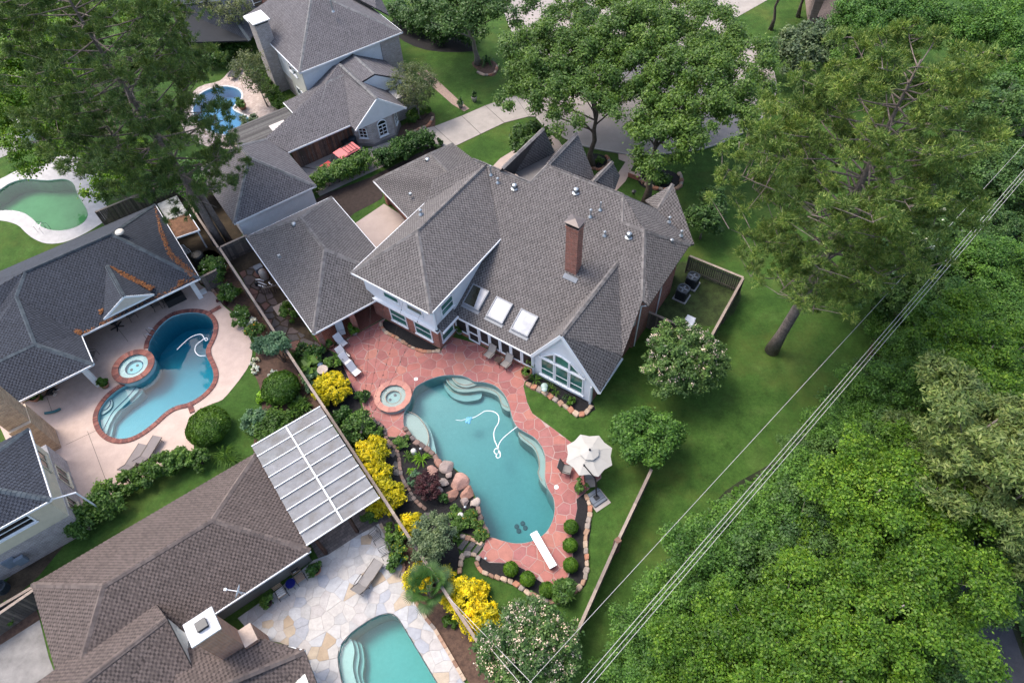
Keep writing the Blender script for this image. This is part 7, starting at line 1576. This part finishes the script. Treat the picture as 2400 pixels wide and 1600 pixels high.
# parasol
UB = thing('parasol', at(1398, 1168), 'white octagonal cantilever parasol with grey base at the patio corner', 'parasol')
uc = at(1382, 1057, 2.75); canv = plain('canvas', (.36, .345, .315), .8, .05, 2); n = 8; ru = 1.62
V = [uc + zs * .02] ; ring1 = []; ring2 = []
for k in range(n):
    a = 2 * pi * k / n + .25; ring1.append(uc + np.array([cos(a) * ru, sin(a) * ru, -.55]))
    a2 = a + pi / n; ring2.append(uc + np.array([cos(a2) * ru * .86, sin(a2) * ru * .86, -.53]))
for k in range(n):
    p, q, mm = ring1[k], ring1[(k + 1) % n], ring2[k]; top = uc + zs * .0
    f = [top, p * .5 + top * .5 + zs * .02, p, mm, q, q * .5 + top * .5 + zs * .02]
    mk('canopy_panel', f + [v - zs * .012 for v in f], [(0, 1, 2, 3), (0, 3, 4, 5), (9, 8, 7, 6), (11, 10, 9, 6), (2, 8, 9, 3), (3, 9, 10, 4)], canv, UB)
V = [uc + zs * .2] + [uc + np.array([cos(2 * pi * k / n + .25) * .64, sin(2 * pi * k / n + .25) * .64, -.06]) for k in range(n)]
mk('vent_cap', V + [v - zs * .03 for v in V[1:]], [(0, 1 + k, 1 + (k + 1) % n) for k in range(n)] + [(1 + k, 9 + k, 9 + (k + 1) % n, 1 + (k + 1) % n) for k in range(n)], canv, UB)
MB().lathe(uc + zs * .17, [(.07, 0), (.08, .04), (.06, .12), (.02, .15)], 12).build('finial', darkmetal, UB)
pb_ = at(1398, 1164, .1); MB().tube([pb_, at(1396, 1122, 2.0), at(1369, 1090, 2.95)], [.05, .045, .04], 8).build('mast', darkmetal, UB)
MB().box(at(1369, 1090, 2.97), .12, .12, .12).build('mast_cap', darkmetal, UB)
base_m = plain('grey base plastic', (.11, .13, .16), .5, .12); bdir = mdir(LOT, 1, -.05); bcr = np.cross(zs, bdir)
MB().box(at(1398, 1165, .1), 1.05, 1.05, .14, (bdir, bcr, zs), taper=.94).build('base', base_m, UB); MB().box(at(1398, 1165, .19), .34, .34, .06, (bdir, bcr, zs)).build('socket', darkmetal, UB)
for s in (-.27, .27): MB().box(at(1398, 1165, .175) + bcr * s, 1.0, .03, .02, (bdir, bcr, zs)).build('base_groove', darkmetal, UB)
tag(MB().box(at(1402, 1172, .02), 1.2, 1.2, .04, (bdir, bcr, zs)).build('paving_slab', concrete), 'pale paving slab under the grey parasol base', 'slab')

# pots, jars and small garden things
terra = plain('terracotta', (.26, .12, .07), .8, .2)
def pot(name, px, py, r, h, mat, label, plant=None, n=400, z=.03, lsz=.1, cat='pot'):
    c = at(px, py, z); t = thing(name, c, label, cat); MB().lathe(c, [(r * .65, 0), (r * .95, h * .55), (r, h * .85), (r * 1.06, h), (r * .9, h), (r * .85, h * .85)], 18).build('pot_body', mat, t, True)
    MB().lathe(c + zs * h * .8, [(r * .85, 0), (r * .8, .03)], 14).build('soil', mulch, t)
    if plant: rng = np.random.default_rng(int(px)); cen = c + np.array([0, 0, h + r * .5]) + rng.normal(size=(10, 3)) * r * .5; mkfast('foliage', clump_leaves(cen, np.full(10, r * .45), n, lsz, rng=rng), 4, LM[plant], t)
pot('terracotta_pot', 1233, 880, .42, .6, terra, 'large terracotta pot beside the sunroom corner', 'shrub', 150); pot('brown_pot', 1357, 1150, .34, .45, plain('brown glaze', (.07, .045, .035), .4), 'brown pot with spiky plant beside the parasol', 'shrub', 400); pot('blue_pot', 931, 1316, .36, .5, plain('teal glaze', (.02, .13, .2), .3), 'blue glazed pot on the pale patio', 'shrub', 500); pot('dark_pot', 920, 1332, .3, .4, plain('dark glaze', (.03, .045, .05), .4), 'dark pot beside the blue glazed pot', 'shrub', 420)
pot('fern_pot', 832, 782, .3, .4, plain('grey pot', (.25, .25, .24)), 'potted fern at the middle porch pier', 'hedge', 900); pot('flower_pot', 777, 812, .3, .4, terra, 'potted bush at the first porch pier', 'shrub', 700); pot('fern_pot', 1078, 780, .28, .4, plain('grey pot', (.25, .25, .24)), 'potted spiky plant at the sunroom inner corner', 'shrub', 500, lsz=.16); pot('patio_pot', 250, 905, .3, .35, terra, 'potted sago at the white post beside the spa', 'hedge', 900, lsz=.15); pot('planter', 86, 935, .4, .4, terra, 'potted bush beside the lying dog', 'hedge', 1100); pot('wall_pot', 160, 1130, .25, .35, terra, 'potted plant against the cream wall', 'shrub', 350); pot('patio_pot', 630, 1415, .3, .4, plain('plum pot', (.05, .02, .02)), 'dark pot with trailing plant at the grey wall', 'shrub', 700); pot('patio_pot', 742, 1338, .38, .45, terra, 'potted round bush at the grey wall', 'shrub_dark', 900); pot('deck_pot', 570, 255, .45, .5, terra, 'potted bush between the blue pool and the pavers', 'shrub', 1200, lsz=.14); pot('small_pot', 712, 1545, .2, .25, plain('red pot', (.4, .04, .02)), 'small red pot at the low roof corner', 'lime', 220)
for px, py, lb in ((810, 232, 'left stone urn at the brick garden walk'), (1112, 238, 'right stone urn at the brick garden walk')): pot('urn', 1080 if px < 900 else 1112, 252 if px < 900 else 238, .3, .6, plain('stone urn', (.3, .28, .25)), lb, 'shrub_dark', 400)
jar = thing('jar', at(1276, 912, .02), 'pale green lidded jar in the gable window bed', 'jar'); jm = plain('pale green glaze', (.32, .42, .38), .4); MB().lathe(at(1276, 912, .02), [(.2, 0), (.26, .1), (.27, .45), (.2, .58)], 18).build('body', jm, jar, True); MB().lathe(at(1276, 912, .6), [(.22, 0), (.2, .05), (.05, .1)], 16).build('lid', jm, jar, True)
bbm = plain('bath stone', (.38, .31, .26), .8, .2); bb = thing('birdbath', at(757, 868), 'tan birdbath on a blue pedestal behind the lounge chairs', 'birdbath'); MB().lathe(at(757, 868), [(.26, 0), (.2, .1), (.16, .5), (.22, .8)], 14).build('pedestal', plain('blue pedestal', (.09, .13, .19), .4, .4, 9), bb, True); MB().lathe(at(757, 868, .8), [(.15, 0), (.4, .1), (.42, .16), (.36, .15), (.1, .08)], 18).build('bowl', bbm, bb, True)
for px, py, r, lb in ((975, 888, .15, 'white round skimmer lid beside the raised spa'), (1304, 1141, .15, 'white round skimmer lid beside the parasol patio')): tag(MB().lathe(at(px, py, .04), [(r, 0), (r, .012), (r * .9, .02)], 20).build('skimmer_lid', plain('lid white', (.8, .8, .8), .5, .03)), lb, 'lid')
for px, py, lb in ((971, 1062, 'pale round garden speaker behind the rock rim'), (1081, 1212, 'grey garden speaker among the yellow flowers')): tag(MB().lathe(at(px, py, .02), [(.18, 0), (.2, .2), (.19, .42), (.12, .48)], 16).build('garden_speaker', plain('speaker grey', (.42, .42, .39), .6)), lb, 'speaker')
for px, py, lb in ((987, 1056, 'small path light at the rock rim'), (1091, 1192, 'small path light below the white streaked boulder'), (1139, 1312, 'small path light at the patio tip')): tag(MB().lathe(at(px, py, .0), [(.02, 0), (.02, .3), (.1, .32), (.08, .36), (.03, .38)], 12).build('path_light', galv), lb, 'lamp')
tag(MB().beam(at(846, 1012), at(846, 1012, 2.9), .14, .14).build('timber_post', plain('dark post', (.055, .045, .04), .8, .2)), 'dark timber post carrying the string lights', 'post')

# string lights over the patio
slm = plain('string wire', (.02, .02, .02), .6); post_top = at(846, 1012, 2.85)
for k, (px, py, z, lb) in enumerate([(870, 640, 2.9, 'leftmost string of lights over the red patio'), (900, 700, 2.7, 'second string of lights from the left'), (945, 705, 4.0, 'third string of lights from the left'), (985, 735, 3.6, 'rightmost string of lights over the red patio')]):
    a = at(px, py, z); t = thing('string_lights', a, lb, 'string lights'); P = [a * (1 - s) + post_top * s - zs * 1.1 * 4 * s * (1 - s) * .6 for s in np.linspace(0, 1, 13)]; MB().tube(P, .008, 4).build('wire', slm, t)
    for s in np.linspace(.06, .96, 12):
        p = a * (1 - s) + post_top * s - zs * 1.1 * 4 * s * (1 - s) * .6; MB().lathe(p - zs * .11, [(.015, 0), (.035, .03), (.03, .07), (.015, .11)], 8).build('bulb', black, t)
# pool cleaners and their hoses
hose_m = plain('hose white', (.72, .74, .74), .5, .04)
def hose(name, pts, z, label):
    P = [np.array([p[0], p[1], z]) for p in smooth_loop(AT(pts, z), 6, False)]; t = tag(MB().tube(P, .035, 6).build(name, hose_m), label, 'hose'); return t
c6 = lambda L: [(1000 + x / 4.704, 840 + y / 4.704) for x, y in L]
hose('cleaner_hose', c6([(1000, 750), (920, 810), (840, 880), (800, 940), (790, 990), (810, 1040), (810, 1080), (785, 1095), (765, 1075), (780, 1050), (800, 1030), (790, 1000), (765, 990), (745, 1015), (755, 1045), (780, 1050), (795, 1020), (780, 970), (750, 900), (740, 830), (755, 770), (790, 710), (795, 640), (760, 595), (700, 577), (640, 580), (600, 605), (540, 640), (480, 665)]), -.09, 'white looping cleaner hose in the large grey green pool')
cl = thing('pool_cleaner', at(1098, 984, -.1), 'pale blue pool cleaner floating in the grey green pool', 'pool cleaner'); clm = plain('cleaner blue', (.12, .34, .5), .4)
MB().lathe(at(1098, 984, -.16), [(.16, 0), (.2, .05), (.2, .1), (.1, .14)], 14).build('body', clm, cl)
for px, py in ((1094, 989), (1100, 991), (1104, 981)): MB().lathe(at(px, py, -.15), [(.1, 0), (.11, .08), (.04, .12)], 10).build('wheel', clm, cl)
tag(MB().tube([np.array([p[0], p[1], -.09]) for p in smooth_loop(AT(c6([(480, 665), (430, 660), (380, 675), (320, 668)])), 4, False)], .02, 5).build('cleaner_tail', hose_m), 'short white tail hose behind the pool cleaner', 'hose')
hose('cleaner_hose', z4([(1205, 840), (1245, 800), (1300, 755), (1365, 735), (1390, 760), (1400, 780), (1415, 770), (1400, 760), (1370, 780), (1335, 810), (1328, 850), (1355, 880), (1400, 880)]), -.09, 'white curling cleaner hose in the brick edged blue pool')
for i, (a, lb) in enumerate([((1020, 735), 'upper pool ladder rail at the brick edge'), ((1005, 775), 'lower pool ladder rail at the brick edge')]):
    p = at(*z4([a])[0], .05); q = p + np.array([.55, .0, 0]); tag(MB().tube([p - zs * .04, p + zs * .75, (p + q) / 2 + zs * .85, q + zs * .6, q - zs * .5], .024, 8).build('ladder_rail', plain('steel', (.55, .57, .58), .25, metal=.9)), lb, 'rail')
for i, (px, py, lb) in enumerate([(90, 545, 'left chrome handrail of the cloudy green pool'), (102, 548, 'right chrome handrail of the cloudy green pool'), (572, 212, 'bronze handrail of the small bright blue pool')]):
    p = at(px, py, .02); q = p + np.array([.2, .9, 0]); tag(MB().tube([p, p + zs * .8, (p + q) / 2 + zs * .9, q + zs * .5, q - zs * .3], .025, 8).build('hand_rail', MATS['steel'] if i < 2 else plain('bronze rail', (.2, .13, .07), .4, metal=.5)), lb, 'rail')

# machines -------------------------------------------------------------
acm = plain('ac casing', (.022, .028, .034), .5, .15); padm = plain('ac pad', (.3, .31, .32), .8)
for px, py, lb in ((1620, 668, 'air conditioner nearer the slatted fence'), (1597, 697, 'air conditioner nearer the brick wall')):
    c = at(px, py); t = thing('air_conditioner', c, lb, 'air conditioner', 'air conditioners'); X, Y = mdir(MAIN, 1, 0), mdir(MAIN, 0, 1)
    MB().box(c + zs * .05, 1.15, 1.15, .1, (X, Y, zs)).build('pad', padm, t)
    sq = lambda r, z, k=.82: [c + X * r * sx + Y * r * sy + zs * z for sx, sy in ((1, k), (k, 1), (-k, 1), (-1, k), (-1, -k), (-k, -1), (k, -1), (1, -k))]
    m = MB(); m.prism([p[:2] for p in sq(.47, 0)], .1, 1.08); m.build('casing', acm, t)
    for k in range(28):
        a = 2 * pi * k / 28; d = X * cos(a) + Y * sin(a); r = .475 / max(abs(cos(a)), abs(sin(a))) ** .75; MB().box(c + d * r * .985 + zs * .6, .03, .02, .86, (np.cross(zs, d), d, zs)).build('louvre', darkmetal, t)
    m = MB(); m.lathe(c + zs * 1.08, [(.5, 0), (.5, .06), (.4, .07), (.4, 0)], 16, rot=.2); m.build('top_rim', plain('ac rim', (.055, .07, .08), .5), t)
    MB().lathe(c + zs * 1.05, [(.39, 0), (.39, .036)], 20).build('fan_well', black, t)
    for k in range(4): a = k * pi / 2; MB().box(c + zs * 1.105 + (X * cos(a) + Y * sin(a)) * .2, .3, .14, .012, (X * cos(a) + Y * sin(a), Y * cos(a) - X * sin(a), zs)).build('fan_blade', plain('fan grey', (.14, .16, .18)), t)
gen = thing('generator', at(1612, 760), 'white generator box behind the crape myrtle', 'generator'); X, Y = mdir(MAIN, 1, 0), mdir(MAIN, 0, 1); MB().box(at(1612, 760, .38), 1.2, .7, .75, (Y, X, zs)).build('case', plain('white casing', (.6, .62, .64), .4), gen); MB().box(at(1612, 760, .79), 1.26, .76, .08, (Y, X, zs), taper=.9).build('lid', MATS['white casing'], gen)
eq = thing('pool_filter', at(620, 645), 'tan pool filter tank with white pipes under the garage eave', 'pool filter'); tank = plain('tan tank', (.34, .30, .26), .5, .08); c = at(622, 652); MB().lathe(c, [(.32, 0), (.34, .1), (.34, .7), (.3, .92), (.14, 1.05), (.06, 1.1)], 18).build('tank', tank, eq, True)
for pts in ([(600, 655, .1), (600, 655, .6), (610, 655, .75), (618, 658, .5)], [(608, 668, .1), (606, 668, .7), (620, 672, .7), (622, 674, .1)], [(632, 660, .1), (630, 662, .8), (636, 668, .8), (636, 672, .1)], [(604, 660, .25), (625, 668, .25)]): MB().tube([at(*p) for p in pts], .05, 8).build('pipe', plain('pvc', (.66, .68, .7), .4), eq)
MB().box(at(607, 630, .4), .7, .55, .6, (mdir(LOT, 1, 0), mdir(LOT, 0, 1), zs)).build('heater', plain('heater grey', (.13, .15, .18)), eq); MB().lathe(at(603, 668, .05), [(.16, 0), (.16, .35), (.1, .4)], 12).build('pump', black, eq)
lt = thing('slat_screen', at(640, 690), 'dark slatted screen beside the pool filter', 'screen')
for k in range(7): p = at(618 + k * 5.2, 692 - k * 1.0); MB().beam(p, p + zs * 1.15, .11, .03).build('slat', wood_grey, lt)
MB().beam(at(614, 676, 1.1), at(648, 668, 1.1), .1, .06).build('rail', wood_grey, lt)
tag(MB().box(at(665, 720, .06), 1.5, 1.1, .1, (mdir(LOT, 1, 0), mdir(LOT, 0, 1), zs)).build('equipment_pad', court_c), 'beige concrete pad beside the garage wall', 'pad')
# small shed and lean-to
sh = thing('garden_shed', LOT(.6, 56.5), 'small grey shed behind the needle covered lean-to roof', 'shed'); m = MB(); m.prism([LOT(u, v) for u, v in ((.0, 54.9), (1.6, 54.9), (1.6, 57.6), (0, 57.6))], 0, 1.9); m.build('wall', plain('grey shed', (.13, .145, .13), .7), sh); m = MB(); m.prism([LOT(u, v) for u, v in ((-.1, 54.8), (1.75, 54.8), (1.75, 57.7), (-.1, 57.7))], 1.9, 2.0); m.build('roof', plain('stained sheet', (.33, .33, .31), .7, .3, 3), sh)
ln_ = thing('lean_to', LOT(.6, 53), 'low lean-to roof covered with brown needles', 'lean-to'); mk('roof', [LOT(-.2, 51.6, 2.5), LOT(1.75, 51.6, 2.25), LOT(1.75, 54.3, 2.25), LOT(-.2, 54.3, 2.5), LOT(-.2, 51.6, 2.42), LOT(1.75, 51.6, 2.17), LOT(1.75, 54.3, 2.17), LOT(-.2, 54.3, 2.42)], [(0, 1, 2, 3), (7, 6, 5, 4), (0, 4, 5, 1), (1, 5, 6, 2), (2, 6, 7, 3)], plain('needle litter', (.17, .085, .045), .95, .45, 3, .8, fine=30), ln_)
for p, q in ((LOT(1.78, 51.5, 2.22), LOT(1.78, 54.4, 2.22)), (LOT(-.2, 51.55, 2.45), LOT(1.8, 51.55, 2.2))): MB().beam(p, q, .08, .12).build('gutter', trim, ln_)
MB().beam(LOT(1.6, 51.8, 0), LOT(1.6, 51.8, 2.15), .1, .1).build('post', trim, ln_)
tag(MB().lathe(LOT(.5, 50.2), [(.5, 0), (.55, .1), (.55, 1.0), (.45, 1.15), (.2, 1.2)], 18).build('water_tank', black), 'black water tank below the lean-to roof', 'tank')
bx = plain('meter grey', (.16, .19, .23), .5)
for i, (px, py, z, w, h, lb) in enumerate([(25, 1316, 1.3, .7, .9, 'left grey meter box on the pale brick wall'), (50, 1312, 1.3, .55, .7, 'right grey meter box on the pale brick wall')]): tag(MB().box(at(px, py, z), w, .25, h, (mdir(LOT, 1, 0), mdir(LOT, 0, 1), zs)).build('meter_box', bx), lb, 'meter box')
tag(MB().lathe(at(10, 1380), [(.4, 0), (.42, .6), (.36, .65), (.3, .3)], 14).build('tub', plain('dark tub', (.03, .04, .05))), 'dark round tub beside the meter boxes', 'tub')
# bins
for px, py, r, h, lb in ((815, 352, .34, 1.0, 'black square wheelie bin beside the fence'), (831, 345, .38, 1.05, 'round blue grey bin beside the brick bay')):
    c = at(px, py, .04); t = thing('bin', c, lb, 'bin'); bm_ = plain('bin black', (.012, .013, .015), .5) if px < 820 else plain('bin blue', (.02, .028, .04), .5)
    if px < 820: MB().box(c + zs * h / 2, r * 1.6, r * 1.7, h, (mdir(LOT, 1, 0), mdir(LOT, 0, 1), zs), taper=1.15).build('bin_body', bm_, t); MB().box(c + zs * (h + .04), r * 1.95, r * 2.1, .08, (mdir(LOT, 1, 0), mdir(LOT, 0, 1), zs), taper=.9).build('lid', bm_, t)
    else: MB().lathe(c, [(r * .8, 0), (r, h * .95), (r * 1.08, h)], 18).build('bin_body', bm_, t); MB().lathe(c + zs * h, [(r * 1.1, 0), (r * 1.05, .06), (r * .5, .12)], 18).build('lid', bm_, t)
# lamp post by the street
lp = thing('lamp_post', at(1485, 455), 'black lamp post on the front lawn beside the leaning oak', 'lamp'); MB().tube([at(1485, 455), at(1485, 455, 1.9)], .045, 8).build('post', black, lp); MB().lathe(at(1485, 455, 1.9), [(.06, 0), (.14, .06), (.16, .3), (.22, .33), (.06, .44)], 8).build('lantern', black, lp)
tag(MB().box(at(1487, 412, .25), 1.2, .35, .5, (mdir(MAIN, 1, 0), mdir(MAIN, 0, 1), zs)).build('brick_pier', red_brick), 'short brick wall end beside the front walk', 'wall')
# trellis panels and garden wall
for i, (px, py, lb) in enumerate([(1075, 1455, 'upper brown trellis panel below the golden shrub'), (1092, 1480, 'lower brown trellis panel below the golden shrub')]):
    t = thing('trellis', at(px, py), lb, 'trellis'); X = mdir(LOT, 0, -1)
    for k in range(6): p = at(px, py) + X * (k * .15 - .4); MB().beam(p + zs * .1, p + zs * 1.5 + mdir(LOT, 1, 0) * .1, .035, .02).build('slat', wood_grey, t)
    for z in (.3, .7, 1.1, 1.4): p = at(px, py, z); MB().beam(p - X * .45, p + X * .4, .02, .035).build('cross_slat', wood_grey, t)
bw = thing('stone_kerb', at(920, 1290), 'low tan stone kerb along the right side of the pale patio', 'kerb'); kp = resample(AT([(892, 1228), (915, 1272), (950, 1330), (940, 1352), (956, 1380), (998, 1448), (1022, 1478), (1090, 1595)]), .42)
for i in range(len(kp) - 1):
    a, b2 = np.append(kp[i], .07), np.append(kp[i + 1], .07); MB().beam(a, b2 - (b2 - a) * .05, .2, .14).build('kerb_stone', edge_stone, bw)
# red car -------------------------------------------------------------
CAR = thing('red_car', at(800, 392), 'old red wagon with black roof rack parked on the driveway', 'car'); cy = atan2(*(at(846, 365, 1) - at(765, 410, 1))[[1, 0]]); cc_ = at(806, 393, .04); X = np.array([cos(cy), sin(cy), 0]); Y = np.array([-sin(cy), cos(cy), 0])
paint = plain('faded red paint', (.36, .035, .035), .35, .08, 1.5, coat=.5); rpaint = plain('sun faded roof paint', (.48, .12, .115), .4, .06, 1.5)
def cpt(x, y, z): return cc_ + X * x + Y * y + zs * z
def loft(sec, mat, name, parent, close=True):
    V = []; F = []; k = len(sec[0])
    for s in sec: V += [cpt(*p) for p in s]
    for i in range(len(sec) - 1):
        for j in range(k): F.append((i * k + j, i * k + (j + 1) % k, (i + 1) * k + (j + 1) % k, (i + 1) * k + j))
    F.append(tuple(range(k))[::-1]); F.append(tuple(range((len(sec) - 1) * k, len(sec) * k))); return mk(name, V, F, mat, parent)
def sect(x, w, z0, z1, cr=.1): return [(x, -w, z0), (x, w, z0), (x, w * 1.0, z1 - cr), (x, w - cr, z1), (x, -w + cr, z1), (x, -w, z1 - cr)]
loft([sect(-2.3, .8, .42, .82), sect(-2.2, .9, .35, .92), sect(-.95, .92, .33, .98), sect(-.5, .92, .33, 1.0), sect(2.15, .92, .35, 1.02), sect(2.3, .86, .45, .95)], paint, 'body', CAR)
loft([sect(-1.0, .80, .97, 1.0, .01), sect(-.35, .72, .97, 1.60), sect(1.9, .73, .97, 1.63), sect(2.25, .8, .97, 1.05, .02)], glassmat('car glass', (.02, .022, .025)), 'glasshouse', CAR)
loft([sect(-.38, .74, 1.56, 1.64, .05), sect(.6, .76, 1.58, 1.70, .06), sect(1.95, .75, 1.56, 1.67, .05)], rpaint, 'car_roof', CAR)
for x in (.62, .95, 1.3, 1.62): MB().box(cpt(x, 0, 1.74), .05, 1.25, .03, (X, Y, zs)).build('rack_bar', black, CAR)
for s in (-1, 1): MB().box(cpt(1.12, s * .62, 1.73), 1.2, .04, .04, (X, Y, zs)).build('rack_rail', black, CAR)
for x in (-1.45, 1.4):
    for s in (-1, 1):
        c = cpt(x, s * .86, .33); w_ = MB(); w_.tube([c - Y * s * .1, c + Y * s * .1], .33, 16); o = w_.build('wheel', black, CAR); h_ = MB(); h_.tube([c + Y * s * .09, c + Y * s * .115], .19, 12); h_.build('hub_cap', MATS['steel'], o)
MB().box(cpt(-2.36, 0, .5), .12, 1.75, .14, (X, Y, zs)).build('bumper', MATS['steel'], CAR); MB().box(cpt(2.36, 0, .5), .12, 1.75, .14, (X, Y, zs)).build('bumper', MATS['steel'], CAR)
for s in (-1, 1): MB().box(cpt(-2.32, s * .62, .7), .06, .3, .16, (X, Y, zs)).build('headlight', plain('lamp glass', (.6, .6, .58), .15), CAR); MB().box(cpt(2.31, s * .75, .75), .05, .16, .25, (X, Y, zs)).build('tail_light', plain('tail glass', (.3, .01, .01), .2), CAR)
# utility lines ----------------------------------------------------------
wire_m = plain('bare wire', (.42, .40, .38), .5, .1)
for i, (pa, pb2, z, lb) in enumerate([((2400, 340), (1240, 1600), 9.0, 'single power line left of the others'), ((2400, 398), (1362, 1600), 9.2, 'leftmost of the three bundled power lines'), ((2400, 408), (1376, 1600), 9.0, 'middle of the three bundled power lines'), ((2400, 419), (1390, 1600), 8.8, 'rightmost of the three bundled power lines')]):
    a, b2 = at(*pa, z), at(*pb2, z); d = (b2 - a); P = [a + d * s + zs * -.0 for s in np.linspace(-.6, 1.6, 12)]; tag(MB().tube(P, .014 if i else .012, 5, cap=True).build('power_line', wire_m), lb, 'cable', 'power lines over the back lawn')
for a, b2, lb in ((at(1050, 1398, 2.0), at(1300, 1655, 6.5), 'upper service cable running to the fence'), (at(1084, 1440, 2.0), at(1265, 1655, 6.5), 'lower service cable running to the fence')): tag(MB().tube([a, b2], .016, 5).build('service_cable', wire_m), lb, 'cable')
# the dog: one continuous body grown from a skeleton ---------------------
dog = thing('dog', at(118, 924), 'black and white dog lying on its side on the pink deck', 'dog')
sk = [((0, 0, .14), .13), ((.22, .02, .15), .145), ((.42, .06, .15), .13), ((.55, .12, .16), .085), ((.66, .14, .15), .085), ((.78, .12, .12), .05), ((.40, -.14, .07), .05), ((.42, -.32, .05), .035), ((.52, -.45, .04), .03), ((.30, -.16, .12), .045), ((.34, -.34, .1), .033), ((.45, -.46, .08), .028), ((-.10, -.14, .08), .075), ((.02, -.34, .06), .045), ((-.06, -.5, .05), .032), ((.06, -.56, .04), .028), ((-.02, -.16, .14), .07), ((.1, -.36, .11), .042), ((.04, -.52, .09), .03), ((.14, -.58, .08), .027), ((-.18, .04, .1), .05), ((-.38, .14, .05), .025), ((-.52, .1, .04), .018)]
ed = [(0, 1), (1, 2), (2, 3), (3, 4), (4, 5), (2, 6), (6, 7), (7, 8), (2, 9), (9, 10), (10, 11), (0, 12), (12, 13), (13, 14), (14, 15), (0, 16), (16, 17), (17, 18), (18, 19), (0, 20), (20, 21), (21, 22)]
me = bpy.data.meshes.new('dog_body'); me.from_pydata([s[0] for s in sk], ed, []); body = bpy.data.objects.new('dog_body', me); COL.objects.link(body); body.parent = dog
md = body.modifiers.new('skin', 'SKIN'); 
for i, s in enumerate(sk): me.skin_vertices[0].data[i].radius = (s[1], s[1] * .9)
me.skin_vertices[0].data[0].use_root = True; body.modifiers.new('sub', 'SUBSURF').levels = 1; body.modifiers['sub'].render_levels = 1
dm, nt, N, L, Pn = nodes_of('dog coat'); tc = N.new('ShaderNodeTexCoord'); sp = N.new('ShaderNodeSeparateXYZ'); L.new(tc.outputs['Object'], sp.inputs[0]); fz = tex(nt, 6, 3, .5); ad = N.new('ShaderNodeMath'); ad.operation = 'ADD'; L.new(sp.outputs[1], ad.inputs[0]); mu = N.new('ShaderNodeMath'); mu.operation = 'MULTIPLY'; mu.inputs[1].default_value = .16; L.new(fz, mu.inputs[0]); L.new(mu.outputs[0], ad.inputs[1])
L.new(ramp(nt, ad.outputs[0], [(0.0, (.55, .5, .47)), (.001, (.012, .011, .011))], 'CONSTANT'), Pn.inputs['Base Color']); Pn.inputs['Roughness'].default_value = .8
mp = N.new('ShaderNodeMath'); mp.operation = 'ADD'; mp.inputs[1].default_value = .3
L.new(sp.outputs[1], mp.inputs[0]); L.new(mp.outputs[0], ad.inputs[0]); me.materials.append(dm)
for s in (-1, 1): e = MB(); e.add([(.62, .14 + s * .05, .2), (.68, .14 + s * .04, .22), (.60, .14 + s * .13, .2)], [(0, 1, 2), (2, 1, 0)]); o = mk('ear', np.array(e.V) + ORG[dog.name], e.F, black, dog)
dog.rotation_euler = (0, 0, 1.15); dog.scale = (1.15, 1.15, 1.15); dog.location = at(116, 922, .02)
tag(MB().tube(smooth_loop(AT([(105, 968), (118, 966), (130, 963), (142, 957)], .15), 4, False), [.1] * 12 + [.06], 8).build('pool_float', plain('teal foam', (.02, .10, .12), .6)), 'teal foam float on the pink deck below the dog', 'float')
